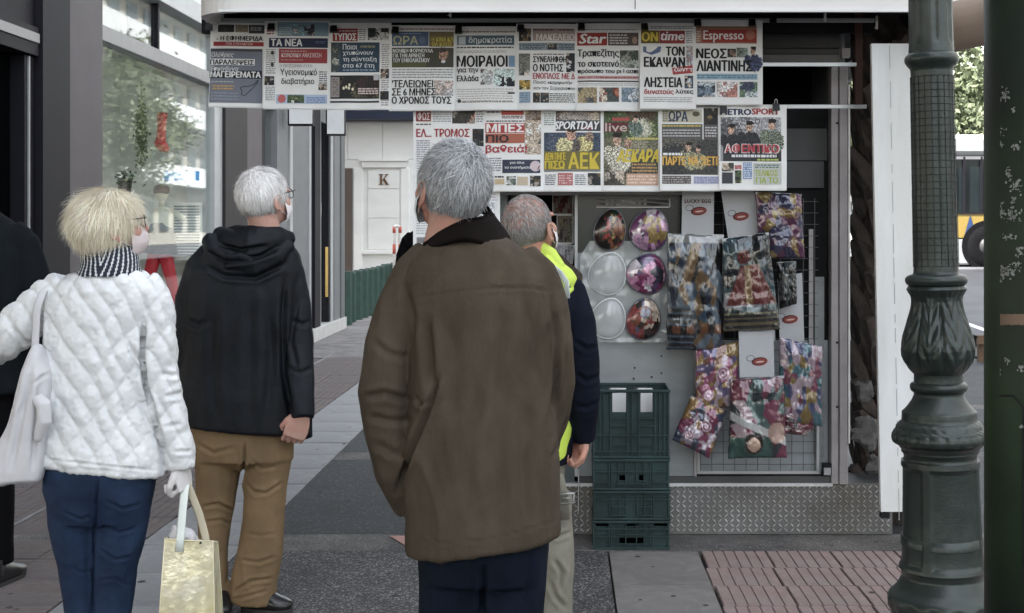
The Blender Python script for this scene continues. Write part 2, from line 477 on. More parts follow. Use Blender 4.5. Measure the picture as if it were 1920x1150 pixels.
fpart('door_frame', 612.3, 615, 0.18, 3.2, m_dark, 0.03); fpart('door_frame', 615.3, 620, 0.18, TOP, m_alul, 0.04)
fpart('pilaster', 620.3, 631, 0.18, TOP, m_mid, 0.05); fpart('pilaster', 631.3, 638, 0.18, TOP, mat('slate_cladding', (0.13, 0.135, 0.14), .6), 0.07)
fpart('plinth', 576, 639, 0, 0.175, m_marble, 0.09, bev=0.005)
# sticker and handle on the far door
st = MB()
for k in range(20):
    a0, a1 = 2 * math.pi * k / 20, 2 * math.pi * (k + 1) / 20
    yc = WY(602.5)
    st.add([(WALL_X - .025, yc, 1.78), (WALL_X - .025, yc + .14 * math.cos(a0), 1.78 + .22 * math.sin(a0)), (WALL_X - .025, yc + .14 * math.cos(a1), 1.78 + .22 * math.sin(a1))], [(0, 1, 2)])
st.build('door_sticker', m_white, shop)
hb = MB(); hb.tube([(WALL_X + .05, WY(606), 0.55), (WALL_X + .05, WY(606), 1.25)], 0.02, 8); hb.build('door_handle', mat('brass', (0.6, 0.42, 0.16), 0.3, metal=0.9), shop)

# two box signs sticking out of the wall
def box_sign(p, z0, w, zh, label):
    e = empty('box_sign', (WALL_X, WY(p), z0), label, 'sign', 'box signs sticking out of the shop front')
    b = MB(); b.box(WALL_X + 0.08, WALL_X + 0.08 + w, WY(p), WY(p) + 0.12, z0, z0 + zh); b.build('sign_box', m_dark, e)
    b = MB(); b.box(WALL_X + 0.10, WALL_X + 0.075 + w, WY(p) - 0.012, WY(p) - 0.002, z0 + .02, z0 + zh - .02); b.build('sign_face', m_white, e)
    b = MB(); b.box(WALL_X - .02, WALL_X + 0.079, WY(p) + .04, WY(p) + 0.08, z0 + zh * .6, z0 + zh * .7); b.build('bracket', m_alu, e)
box_sign(527, 2.74, 0.30, 0.62, 'white box sign on the shop wall, just above the white-haired man in black')
box_sign(600, 2.80, 0.26, 0.75, 'white box sign near the far end of the shop front, beside the marble building')

# ---- things in the display window
m_red = mat('red_fabric', (0.60, 0.03, 0.05), 0.5, var=0.2)
m_blk = mat('black_cloth', (0.012, 0.012, 0.014), 0.8, var=0.3)
m_leafp = mat('plant_green', (0.06, 0.10, 0.04), 0.6, var=0.4, vscale=30)
b = MB()
c = P(303, 215, 12.2)
for i_, (dx, dy, r) in enumerate([]): pass
bt = MB()
bt.tube([P(304, 212, 12.6), P(303, 240, 12.6), P(301, 262, 12.6), P(300, 272, 12.6)], [.05, .04, .045, .06], 12)
bt.tube([P(298, 268, 12.6), P(306, 276, 12.6), P(315, 283, 12.6)], [.05, .05, .025], 12)
o = bt.build('boot', m_red, None, True)
tag(o, 'tall red boot hanging high in the shop display window', 'boot')
# mannequin
mq = MB()
D_ = 12.7
def q(px, py, dy=0): return P(px, py, D_) + Vector((0, dy, 0))
mq.ell(q(303, 362), (.06, .07, .085)); mq.tube([q(303, 375), q(304, 392)], .03, 10)
mq.tube([q(304, 388), q(304, 400), q(303, 425), q(302, 440)], [(.05, .04), (.12, .07), (.11, .08), (.09, .07)], 14)
mq.tube([q(290, 396), q(284, 412), q(300, 418)], .03, 8); mq.tube([q(318, 396), q(336, 404), q(343, 412)], .032, 8)
mann = mq.build('mannequin', mat('cream_knit', (0.62, 0.58, 0.46), 0.9), None, True)
tag(mann, 'mannequin in cream top, black skirt and red leggings in the display window', 'mannequin')
mq = MB(); mq.tube([q(302, 418), q(302, 440), q(300, 476)], [(.095, .08), (.14, .1), (.17, .12)], 16); mq.build('skirt', m_blk, mann, True)
mq = MB(); mq.tube([q(293, 470), q(282, 510), q(270, 545), q(260, 590)], [.07, .06, .045, .035], 12); mq.tube([q(308, 470), q(318, 510), q(327, 550), q(332, 590)], [.07, .06, .045, .035], 12)
mq.build('leggings', m_red, mann, True)
mq = MB(); mq.ell(q(303, 357), (.075, .08, .06)); mq.build('wig', mat('wig_brown', (0.12, 0.08, 0.05), .8, bump=.6, bscale=80), mann, True)
# poster of grey lines, blue sign
ps = MB(); a = P(322, 380, 12.75); b2 = P(378, 488, 12.75)
ps.box(a.x, b2.x, 12.75, 12.77, b2.z, a.z); pst = ps.build('poster', m_int, None); tag(pst, 'pale poster of close grey text lines behind the mannequin', 'poster')
ps = MB()
nl = 18
for k in range(nl):
    z = a.z - .03 - k * (a.z - b2.z - .06) / nl
    ps.quad((a.x + .02, 12.745, z), (b2.x - .02, 12.745, z), (b2.x - .02, 12.745, z - .014), (a.x + .02, 12.745, z - .014))
ps.build('text_lines', mat('grey_ink', (0.16, 0.17, 0.18), .8), pst)
ps = MB(); a = P(308, 321, 12.4); b2 = P(373, 339, 12.4); ps.box(a.x, b2.x, 12.4, 12.42, b2.z, a.z)
tag(ps.build('hanging_sign', mat('pale_blue_sign', (0.16, 0.45, 0.85), .5)), 'pale blue strip sign hanging in the display window', 'sign')
def leafclump(name, c, rx, rz, n, m, label, cat, lf=0.03, pot=None):
    e = MB(); rnd = random.Random(hash(label) % 1000 if False else len(label))
    for _ in range(n):
        v = Vector((rnd.gauss(0, .45) * rx, rnd.gauss(0, .45) * rx, rnd.gauss(0, .5) * rz)) + c
        a = Vector((rnd.uniform(-1, 1), rnd.uniform(-1, 1), rnd.uniform(-1, 1))).normalized() * lf
        b_ = a.cross(Vector((rnd.uniform(-1, 1), rnd.uniform(-1, 1), rnd.uniform(-1, 1))).normalized()) * .6
        e.add([v - a, v + b_, v + a, v - b_], [(0, 1, 2, 3)])
    o = e.build(name, m, None, fix=False)
    if label: tag(o, label, cat)
    return o
pl_ = leafclump('hanging_plant', P(265, 245, 12.0), .06, .28, 500, m_leafp, 'trailing green plant hanging beside the red boot in the window', 'plant', .022)
t_ = MB(); t_.tube([P(265, 160, 12.0), P(265, 290, 12.0)], .006, 6); t_.build('stem', m_leafp, pl_)
pl_ = leafclump('potted_plant', P(234, 335, 12.0), .07, .06, 260, m_leafp, 'small green plant in a dark pot left of the mannequin', 'plant', .022)
t_ = MB(); t_.lathe([(.045, 0), (.065, .16)], 16, (P(234, 370, 12).x, 12.0)); t_.xform(Matrix.Translation((0, 0, P(234, 372, 12).z))); t_.build('pot', m_dark, pl_)
# a pale counter the things stand on
t_ = MB(); t_.box(PX(215, 12.6), PX(345, 12.6), 11.8, 12.95, .341, PZ(590, 12.6)); tag(t_.build('display_plinth', m_int), 'pale display plinth under the mannequin in the window', 'plinth')

# ================================================================== marble building closing the street
bw = empty('marble_building', (-2.5, 27, 0), 'white marble-clad building with brown letter K at the end of the pavement', 'building')
m_mw = mat('white_marble', (0.82, 0.82, 0.80), 0.45, var=0.06, vscale=1.2, stretch=(1, 1, 2.5))
DB = 27.0
def bpart(name, x0, x1, y0, y1, m, prou=0.0, dep=0.3, bev=0.0):
    b = MB(); b.box(PX(x0, DB), PX(x1, DB), DB - prou, DB + dep, PZ(y1, DB), PZ(y0, DB), bev=bev); return b.build(name, m, bw)
bpart('wall', 560, 1000, 40, 640, m_mw)
# separate marble panels above, joints recessed
for x0, x1 in ((576, 652), (653, 717), (718, 780), (781, 845), (846, 910), (911, 1000)):
    for (a, b_) in ((230, 299),):
        bpart('marble_panel', x0, x1, a, b_, m_mw, 0.03, bev=0.006)
bpart('marble_panel', 600, 638, 303, 420, m_mw, 0.03, bev=0.006)
bpart('cornice', 676, 767, 299, 303, m_mw, 0.16); bpart('cornice', 680, 763, 303.2, 315, m_mw, 0.10, bev=0.01)
bpart('door_surround', 664, 680, 315.3, 520, m_mw, 0.06, bev=0.01); bpart('door_surround', 752, 768, 315.3, 520, m_mw, 0.06, bev=0.01)
bpart('marble_panel', 690, 749, 318, 354, m_mw, 0.03, bev=0.006); bpart('marble_panel', 690, 749, 355, 409, m_mw, 0.03, bev=0.006)
bpart('marble_panel', 690, 749, 410, 468, m_mw, 0.03, bev=0.006)
bpart('ledge', 681, 753, 470, 477, m_mw, 0.10, bev=0.01)
bpart('awning', 560, 900, 205, 228, mat('navy_awning', (0.008, 0.014, 0.04), .6), 0.6)
bpart('upper_wall', 560, 900, 150, 204, m_mw, 0.05)
fc = bpy.data.curves.new('k', 'FONT')
def text_mesh(s, bold=0.0, ital=0.0, res=2):
    fc.body = s; fc.resolution_u = res; fc.offset = bold; fc.shear = ital; fc.size = 1
    o = bpy.data.objects.new('t', fc); COL.objects.link(o)
    me = bpy.data.meshes.new_from_object(o.evaluated_get(bpy.context.evaluated_depsgraph_get()))
    bpy.data.objects.remove(o)
    V = np.empty(len(me.vertices) * 3); me.vertices.foreach_get('co', V); V = V.reshape(-1, 3)
    Fs = [tuple(p.vertices) for p in me.polygons]
    bpy.data.meshes.remove(me)
    return V, Fs
V, Fs = text_mesh('K', 0.0)
def fit_text(s, x0, x1, z0, z1, bold=0.0, ital=0.0):
    V, Fs = text_mesh(s, bold, ital)
    if not len(V): return [], []
    lo, hi = V.min(0), V.max(0)
    u = (V[:, 0] - lo[0]) / max(1e-6, hi[0] - lo[0]); v = (V[:, 1] - lo[1]) / max(1e-6, hi[1] - lo[1])
    return np.stack([x0 + u * (x1 - x0), z0 + v * (z1 - z0)], 1), Fs
kb_ = MB(); 
# serif letter K: stem, arm, leg with serifs
m_br = mat('bronze_letter', (0.16, 0.075, 0.03), .45, metal=.3)
kx, kz = PX(711, DB), PZ(347, DB); s_ = (PX(729, DB) - kx); hh = PZ(327, DB) - kz
def kq(pts): 
    n = len(pts); fr = [(kx + a * s_, DB - .06, kz + b_ * hh) for a, b_ in pts]; bk = [(x, DB - .031, z) for x, y, z in fr]
    kb_.add(fr + bk, [tuple(range(n))[::-1], tuple(range(n, 2 * n))] + [(i, (i + 1) % n, n + (i + 1) % n, n + i) for i in range(n)])
kq([(.12, 0), (.32, 0), (.32, 1), (.12, 1)]); kq([(0, 0), (.45, 0), (.45, .07), (0, .07)]); kq([(0, .93), (.45, .93), (.45, 1), (0, 1)])
kq([(.32, .38), (.78, .95), (.9, .95), (.40, .36)]); kq([(.42, .50), (.58, .60), (1.0, .03), (.74, .03)]); kq([(.66, 0), (1.05, 0), (1.05, .07), (.66, .07)]); kq([(.62, .93), (1, .93), (1, 1), (.62, 1)])
kb_.build('letter', m_br, bw)
# lattice screen: diamond metal lattice in front of a dark opening
bpart('lattice_opening', 641, 661, 316, 512, m_dark, 0.02)
lt = MB(); x0, x1, z0, z1 = PX(641, DB), PX(661, DB), PZ(512, DB), PZ(316, DB)
m_lat = mat('copper_lattice', (0.26, 0.20, 0.17), .5)
nz = 30; hz = (z1 - z0) / nz
for k in range(nz):
    for j in range(4):
        w = (x1 - x0) / 4
        xa = x0 + j * w
        for sg in (0, 1):
            a = (xa, z0 + k * hz + (hz if sg else 0)); b_ = (xa + w, z0 + k * hz + (0 if sg else hz)); t = .013
            lt.add([(a[0], DB - .05, a[1] - t), (b_[0], DB - .05, b_[1] - t), (b_[0], DB - .05, b_[1] + t), (a[0], DB - .05, a[1] + t)], [(0, 1, 2, 3)])
lo = lt.build('lattice', m_lat, bw, fix=False); tag(lo, kind='stuff')

# green picket barrier
m_gr = mat('bottle_green_paint', (0.018, 0.055, 0.042), 0.5, var=0.3, vscale=8, col2=(0.09, 0.12, 0.11), thr=(0.62, 0.74))
fe = empty('green_barrier', (-3.4, 21.4, 0), 'row of bottle green metal pickets in front of the white marble building', 'barrier')
np_ = 14
for i in range(np_):
    f = i / (np_ - 1)
    D_ = 21.2 + f * 6.2; X = PX(650, 21.4) + f * 0.36 + (0 if i else -0.02)
    b = MB()
    zt = 0.80 + .10 * f + random.uniform(-.01, .01)
    b.tube([(X, D_, 0.0), (X, D_, zt - .03), (X, D_, zt)], [.085, .085, .07], 8)
    b.tube([(X, D_, zt - .12), (X, D_, zt - .10)], .093, 8)
    b.build('picket', m_gr, fe, False)
b = MB(); b.tube([(PX(646, 20.9), 20.9, 0), (PX(646, 20.9), 20.9, .84)], .12, 10); b.build('end_post', m_gr, fe)
# red and white hoop
hp = MB(); D_ = 24.5
pts = [P(739, 520, D_)] + [P(739, 430, D_)] + [P(739 + 5.5 - 5.5 * math.cos(a), 430 - 6 * math.sin(a), D_) for a in (0.6, 1.2, 1.57, 1.94, 2.54)] + [P(750, 430, D_), P(750, 520, D_)]
pts[0].z = 0; pts[-1].z = 0
hp.tube(pts, .028, 10)
hoop = hp.build('hoop_barrier', mat('hoop_white', (0.7, 0.68, 0.66), .5), None, True); tag(hoop, 'red and white striped hoop barrier in front of marble building', 'barrier')
m_hr = mat('hoop_red', (0.5, 0.10, 0.07), .5)
for x in (739, 750):
    for (a, b_) in ((425, 437), (458, 476)):
        t_ = MB(); t_.tube([P(x, a, D_), P(x, b_, D_)], .031, 10); t_.build('red_band', m_hr, hoop, True)

# ================================================================== across the street, right
def facade_house(name, x, y0, y1, h, m, label, floors=6, bal=True, z0=0.5, face=-1, glassm=None):
    e = empty(name, (x, (y0 + y1) / 2, z0), label, 'building')
    b = MB(); b.box(x, x + 8, y0, y1, z0, h); b.build('wall', m, e)
    fh = (h - z0) / floors; nb = max(2, int((y1 - y0) / 2.4))
    wm = MB(); wm.box(-.06, .0, -.75, .75, 0, 1.5); wme = wm.mesh('window'); wme.materials.append(glassm or mat('far_window', (0.10, 0.12, 0.13), .15))
    sm = MB(); sm.box(-1.1, 0, -1.4, 1.4, -.14, 0); sm.box(-1.1, -1.03, -1.4, 1.4, 0.001, .9); sme = sm.mesh('balcony'); sme.materials.append(m_white)
    for k in range(floors):
        for j in range(nb):
            y = y0 + (j + .5) * (y1 - y0) / nb
            o = bpy.data.objects.new('window', wme); COL.objects.link(o); o.parent = e; o.location = (-0.01, y - (y0 + y1) / 2, fh * k + .9)
            if bal and k > 0:
                o = bpy.data.objects.new('balcony', sme); COL.objects.link(o); o.parent = e; o.location = (-0.01, y - (y0 + y1) / 2, fh * k + .2)
    return e
m_c1 = mat('cream_render', (0.40, 0.38, 0.34), .8, var=.08); m_c2 = mat('white_render', (0.46, 0.46, 0.45), .8, var=.08); m_c3 = mat('grey_render', (0.5, 0.5, 0.5), .8, var=.08)
facade_house('apartment_block', 14.5, 20, 38, 19, m_c3, 'grey apartment block across the street on the far right', 6)
facade_house('apartment_block', 14.5, 38.3, 56, 21, m_c2, 'white apartment block with balconies behind the street tree', 7)
facade_house('apartment_block', 14.5, 56.3, 80, 20, m_c1, 'cream apartment block farthest along the street', 6)
facade_house('apartment_block', 14.5, 0, 19.7, 20, m_c1, 'cream apartment block opposite, seen only in the shop glass', 6)

def tree(c, h, r, label, seed=1, leaf=0.16, n=9000, m=None):
    rnd = random.Random(seed)
    e = empty('street_tree', c, label, 'tree')
    t = MB(); z0 = c[2]
    t.tube([(c[0], c[1], z0), (c[0] + .1, c[1], z0 + h * .3), (c[0] - .05, c[1], z0 + h * .6)], [.16, .13, .07], 10)
    for k in range(9):
        a = k * 2.4; s = Vector((c[0], c[1], z0 + h * (.3 + .03 * k)))
        en = s + Vector((math.cos(a) * r * .7, math.sin(a) * r * .7, h * .28))
        t.tube([s, (s + en) / 2 + Vector((0, 0, .2)), en], [.07, .045, .02], 6)
    t.build('trunk', mat('bark', (0.07, 0.055, 0.045), .9, bump=.8, bscale=30), e, True)
    rs = np.random.RandomState(seed)
    cl = rs.normal(size=(60, 3)); cl /= np.linalg.norm(cl, axis=1)[:, None]; cl *= (rs.rand(60, 1) ** .4) * [r, r, h * .36]
    idx = rs.randint(0, 60, n); p = cl[idx] + rs.normal(size=(n, 3)) * r * .16 + [c[0], c[1], z0 + h * .66]
    a = rs.normal(size=(n, 3)); a /= np.linalg.norm(a, axis=1)[:, None]; b_ = np.cross(a, rs.normal(size=(n, 3))); b_ /= np.linalg.norm(b_, axis=1)[:, None]
    a *= leaf * .5; b_ *= leaf * .28
    V = np.stack([p - a, p + b_, p + a, p - b_], 1).reshape(-1, 3)
    me = bpy.data.meshes.new('crown'); me.from_pydata(V.tolist(), [], [(4 * i, 4 * i + 1, 4 * i + 2, 4 * i + 3) for i in range(n)])
    link('crown', me, m or mat('tree_leaves', (0.075, 0.095, 0.045), .6, var=.35, vscale=1.5, col2=(0.12, 0.14, 0.08)), e)
    return e
tree((10.8, 36.5, .6), 6.0, 2.3, 'leafy pale green street tree above the bus', 4, .2, 9000)
tree((12.0, 58, .7), 8.5, 2.4, 'tallest street tree, seen only in the shop glass', 14, .24, 7000)
tree((9.4, 47, .7), 7.5, 2.4, 'street tree farther along, seen in the shop glass', 9, .22, 7000)

# ---- bus
bus = empty('bus', (9.2, 33, .66), 'white city bus with yellow band and blue triangle seen between the two posts', 'bus')
DZ = 31.0
def bz(py): return PZ(py, DZ)
XB0, XB1 = PX(1700, DZ), PX(1700, DZ) + 10.5
m_bw = mat('bus_white', (0.28, 0.29, 0.30), .3, var=.03, coat=.3); m_by = mat('bus_yellow', (0.27, 0.19, 0.05), .35, var=.04); m_bb = mat('bus_blue', (0.02, 0.045, 0.13), .4)
m_tyre = mat('tyre_rubber', (0.008, 0.008, 0.009), .9, spec=.05)
b = MB(); b.box(XB0, XB1, DZ, DZ + 2.5, bz(293), bz(252), bev=.12); b.build('roof', m_bw, bus)
b = MB(); b.box(XB0, XB1, DZ + .02, DZ + 2.48, bz(497), bz(447), bev=.04); b.build('skirt_panel', m_bw, bus)
b = MB(); b.box(XB0, XB1, DZ + .01, DZ + 2.49, bz(446.5), bz(401), bev=.01); b.build('yellow_band', m_by, bus)
b = MB(); b.box(XB0 + .05, XB1 - .05, DZ + .06, DZ + 2.4, bz(400.5), bz(293.5)); b.build('window_band', mat('bus_glass', (0.012, 0.018, 0.02), .15, spec=.4), bus)
for i in range(10):
    px = 1700 + i * 26.5 + (6 if i % 2 else 0)
    b = MB(); b.box(PX(px, DZ), PX(px + 4, DZ), DZ - .005, DZ + .05, bz(400), bz(294)); b.build('window_post', m_dark, bus)
b = MB(); b.box(XB0, XB1, DZ - .012, DZ + .04, bz(401.5), bz(398)); b.build('window_trim', m_dark, bus)
b = MB(); b.box(XB0, XB1, DZ - .004, DZ + .04, bz(299), bz(293.5)); b.build('window_trim', m_alu, bus)
for i in range(4):
    p = 1819 + (i - 1) * 52
    b = MB(); b.add([(PX(p - 12, DZ), DZ - .006, bz(446)), (PX(p + 12, DZ), DZ - .006, bz(446)), (PX(p, DZ), DZ - .006, bz(403))], [(0, 1, 2)]); b.build('blue_triangle', m_bb, bus)
for px in (1852, 2250):
    w = MB(); Mx = Matrix.Translation((PX(px, DZ), DZ - .03, bz(462))) @ Matrix.Rotation(R(90), 4, 'X')
    w.lathe([(.2, -.30), (.46, -.30), (.50, -.24), (.50, -.05), (.46, 0), (.28, 0)], 28, M=Mx); wo = w.build('wheel', m_tyre, bus, True)
    w = MB(); w.lathe([(.20, -.1), (.20, .01), (.1, .02), (.08, .05)], 20, M=Mx); w.build('rim', mat('dark_rim', (.03, .03, .032), .6), wo, True)
    w = MB(); w.lathe([(.6, -.5), (.6, -.02)], 28, M=Mx); w.build('wheel_arch', m_tyre, bus)
# brown wooden rail by the kerb
rl = empty('wooden_rail', (4.8, 15.5, 0), 'brown wooden rail fence beside the road between the two posts', 'fence')
m_wood = mat('brown_wood', (0.13, 0.075, 0.045), .7, var=.3, vscale=10)
D_ = 15.0
for z in (636, 690):
    b = MB(); b.box(PX(1833, D_), PX(1833, D_) + 3, D_, D_ + .05, PZ(z + 10, D_), PZ(z, D_)); b.build('rail', m_wood, rl)
for k in range(4):
    x = PX(1838, D_) + k * .9
    b = MB(); b.box(x, x + .08, D_ + .055, D_ + .12, 0, PZ(630, D_)); b.build('post', m_wood, rl)
b = MB(); b.box(PX(1837, 15.3), PX(1837, 15.3) + 1.6, 15.3, 15.7, 0.0, PZ(800, 15.3) + .25); tag(b.build('planter', m_gr), 'dark green planter box standing behind the wooden rail', 'planter')
# ================================================================== KIOSK
KD = 6.545
kiosk = empty('newspaper_kiosk', (0.5, 7.3, 0), 'street kiosk with white canopy and steel tread base, hung with newspapers and toys', 'kiosk')
m_kpanel = mat('kiosk_steel_panel', (0.27, 0.29, 0.30), 0.45, metal=0.15, var=0.12, vscale=3, stretch=(1, 1, 3), col2=(0.22, 0.235, 0.245))
m_kpost = mat('kiosk_post_aluminium', (0.34, 0.32, 0.33), 0.45, metal=0.3, var=0.12, vscale=8)
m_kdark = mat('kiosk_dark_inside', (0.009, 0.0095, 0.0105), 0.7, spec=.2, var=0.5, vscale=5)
m_kbox = mat('shutter_box_grey', (0.055, 0.057, 0.058), 0.6, var=0.12)
m_can = mat('canopy_white', (0.70, 0.68, 0.665), 0.5, var=0.09, vscale=2.5, stretch=(0.5, 1, 2))
m_rail = mat('rail_aluminium', (0.45, 0.47, 0.49), 0.35, metal=0.6, var=0.15)
def kb(name, x0, x1, y0, y1, m, d0=0.0, d1=0.03, bev=0.0, D=KD, parent=None):
    """panel on the kiosk front; d0 in front (+) / behind (-) of the front plane, d1 thickness backwards"""
    b = MB(); b.box(PX(x0, D), PX(x1, D), D - d0, D - d0 + d1, PZ(y1, D), PZ(y0, D), bev=bev)
    return b.build(name, m, parent or kiosk)
# body walls
b = MB(); b.box(PX(935, KD), PX(935, KD) + .04, KD + .03, 8.3, .252, 2.57); b.build('side_wall', m_kpanel, kiosk)
b = MB(); b.box(PX(1590, KD) - .04, PX(1590, KD), KD + .07, 8.3, .252, 2.57); b.build('side_wall', m_kpanel, kiosk)
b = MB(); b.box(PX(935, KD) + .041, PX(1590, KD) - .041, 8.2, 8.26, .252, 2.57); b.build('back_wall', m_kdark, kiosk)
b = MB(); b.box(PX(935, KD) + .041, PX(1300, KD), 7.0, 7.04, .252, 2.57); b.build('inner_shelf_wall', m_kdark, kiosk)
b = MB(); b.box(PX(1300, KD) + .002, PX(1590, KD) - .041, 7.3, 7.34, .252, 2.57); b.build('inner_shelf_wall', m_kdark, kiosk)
b = MB(); b.box(PX(925, KD), PX(1673, KD), KD + .004, 8.3, 0.001, .250); b.build('base', m_kbox, kiosk)
m_tread = mat('tread_plate_steel', (0.15, 0.15, 0.15), 0.5, metal=0.3, var=0.25, vscale=3, col2=(0.12, 0.115, 0.10), thr=(0.45, 0.7))
b = MB(); b.box(PX(925, KD), PX(1673, KD), KD - .003, KD + .003, 0.004, .252); tread = b.build('tread_plate', m_tread, kiosk)
b = MB()
nx_, nz_ = 66, 10
for i in range(nx_):
    for j in range(nz_):
        x = PX(928, KD) + (i + .5) * (PX(1671, KD) - PX(928, KD)) / nx_; z = .012 + (j + .5) * .235 / nz_
        a = R(45 if (i + j) % 2 else -45) ; l, w = .0150, .0036
        c, s = math.cos(a), math.sin(a)
        pts = [(x + l * c, z + l * s), (x - w * s, z + w * c), (x - l * c, z - l * s), (x + w * s, z - w * c)]
        y = KD - .0031
        b.add([(p[0], y, p[1]) for p in pts] + [(x + l * .5 * c, y - .0050, z + l * .5 * s), (x - l * .5 * c, y - .0050, z - l * .5 * s)],
              [(0, 1, 4), (1, 5, 4), (1, 2, 5), (2, 3, 5), (3, 4, 5), (3, 0, 4)])
tr = b.build('tread_lozenge', mat('tread_worn_steel', (0.72, 0.72, 0.70), 0.3, metal=0.25, var=0.35, vscale=3, col2=(0.40, 0.38, 0.34), thr=(0.45, 0.7)), tread); tag(tr, kind='stuff')
kb('sill', 935, 1560, 905, 911, mat('sill_bright', (0.62, 0.63, 0.64), .35, metal=.4), .02, .06)
kb('bottom_frame', 1085, 1556, 893, 904.7, m_kbox, .012, .03)
# left magazine window
kb('lower_panel', 936, 1077, 525, 904, mat('kiosk_lower_dark', (0.06, 0.075, 0.08), .6, var=.2), 0.0)
kb('window_rail', 936, 1300, 357, 366, m_kpost, .008)
kb('mullion', 1077.5, 1083, 366.3, 892.7, m_alul, .014, .03)
# middle: dark glass above, steel panel below
kb('glass_panel', 1083.3, 1299, 366.3, 474, mat('kiosk_green_black_glass', (0.010, 0.016, 0.017), .2, var=.4, vscale=4), 0.0)
kb('steel_panel', 1083.3, 1301, 474.3, 892.7, m_kpanel, 0.0, .02)
for px, py in ((1190, 690), (1240, 668), (1188, 710), (1240, 700), (1175, 722), (1222, 707)):
    t = MB(); t.tube([P(px, py, KD) + Vector((0, -.006, 0)), P(px, py, KD)], .0045, 8); t.build('rivet', m_kdark, kiosk)
# right: recessed grid window
kb('mullion', 1301.3, 1306, 366.3, 892.7, m_kpost, .01, .04)
kb('window_backing', 1306.3, 1556, 640, 892.7, mat('blue_grey_backing', (0.30, 0.33, 0.35), .6, var=.15), -.05, .02)
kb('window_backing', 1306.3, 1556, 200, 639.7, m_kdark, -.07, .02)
kb('inner_post', 1519, 1527, 430, 800, m_kpost, -.03, .018)
kb('inner_post', 1530, 1548, 520, 860, m_kpanel, -.035, .012)
for (x0, x1, y0, y1) in ((1308, 1537, 884, 890), (1308, 1313, 700, 883.7), (1532, 1537, 700, 883.7)): kb('grid_frame', x0, x1, y0, y1, m_alul, -.012, .012)
b = MB()
for i in range(11):
    p = P(1314 + i * 21.5, 372, KD); q_ = P(1314 + i * 21.5, 884, KD); b.tube([p + Vector((0, .02, 0)), q_ + Vector((0, .02, 0))], .0017, 6)
for j in range(24):
    p = P(1308, 378 + j * 21.5, KD); q_ = P(1536, 378 + j * 21.5, KD); b.tube([p + Vector((0, .023, 0)), q_ + Vector((0, .023, 0))], .0017, 6)
b.build('wire_grid', mat('wire_dim', (.10, .10, .105), .5), kiosk)
kb('rubber_stop', 1541, 1558, 868, 890, m_kdark, .02, .03); kb('rubber_stop', 1543, 1556, 876, 889, m_rail, .026, .005)
# right corner post of three profiles
kb('corner_post', 1557, 1571, 120, 907, m_kpost, .02, .07, .003); kb('corner_post', 1572, 1588, 120, 907, m_kpost, .026, .07, .003)
kb('post_edge', 1588.5, 1591.5, 160, 830, mat('edge_white', (0.75, 0.75, 0.74), .4), .03, .04)
for py in (230, 640, 760): kb('bolt', 1566, 1570, py, py + 4, m_kdark, .024, .006)
# shutter housing and dark upper part
kb('shutter_box', 940, 1575, -20, 92, m_kbox, .03, .3, .006)
kb('shutter_slat', 1380, 1572, 93, 102, m_kbox, .02, .05); kb('shutter_slat', 1380, 1575, 103, 117, mat('slat_grey', (0.13, .13, .13), .5), .012, .05)
kb('dim_shelf', 1380, 1555, 240, 300, m_kbox, -.05, .01); kb('dim_shelf', 1478, 1548, 302, 352, mat('dim_grey', (.06, .062, .065), .6), -.045, .01)
kb('small_bracket', 1576, 1592, 92, 108, m_kpost, .03, .03); kb('small_bracket', 1577, 1591, 108.2, 110, m_alul, .032, .03)
# canopy: rounded at the left front corner
def canopy_outline(D0, x0, x1, y1, r, n=10):
    pts = [(x1, y1), (x1, D0)]
    pts += [(x0 + r - r * math.sin(a), D0 + r - r * math.cos(a)) for a in [math.pi / 2 * i / n for i in range(n + 1)]]
    pts += [(x0, y1)]
    return pts
CD = 5.9
ol = canopy_outline(CD, PX(355, CD), PX(1850, CD), 9.0, .22)
b = MB(); n = len(ol); zb, zt = PZ(22, CD), 2.95
inn = [(x + (.03 if x < 1 else -.03), y + (.03 if y < 7 else -.03)) for x, y in ol]
b.add([(x, y, zb) for x, y in ol] + [(x, y, zt) for x, y in ol] + [(x, y, zb) for x, y in inn] + [(x, y, zt - .02) for x, y in inn],
      [(i, (i + 1) % n, n + (i + 1) % n, n + i) for i in range(n)] + [(2 * n + i, 2 * n + (i + 1) % n, (i + 1) % n, i) for i in range(n)] +
      [(3 * n + i, 3 * n + (i + 1) % n, 2 * n + (i + 1) % n, 2 * n + i) for i in range(n)] + [tuple(range(n, 2 * n))])
can = b.build('canopy_fascia', m_can, kiosk)
b = MB(); b.box(PX(1190, CD), PX(1190, CD) + .004, CD - .0015, CD + .01, zb + .001, zt); b.build('fascia_joint', m_kbox, can)
b = MB(); b.box(PX(410, CD), PX(1849, CD), CD - .006, CD - .0005, zb - .002, zb + .010); b.build('fascia_lip', m_white, can)
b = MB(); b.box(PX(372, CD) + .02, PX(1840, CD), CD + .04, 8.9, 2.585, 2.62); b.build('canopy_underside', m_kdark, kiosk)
b = MB(); b.box(PX(380, 6.4), PX(1640, 6.4), 6.38, 6.42, 2.44, 2.584); b.build('header_board', m_kdark, kiosk)
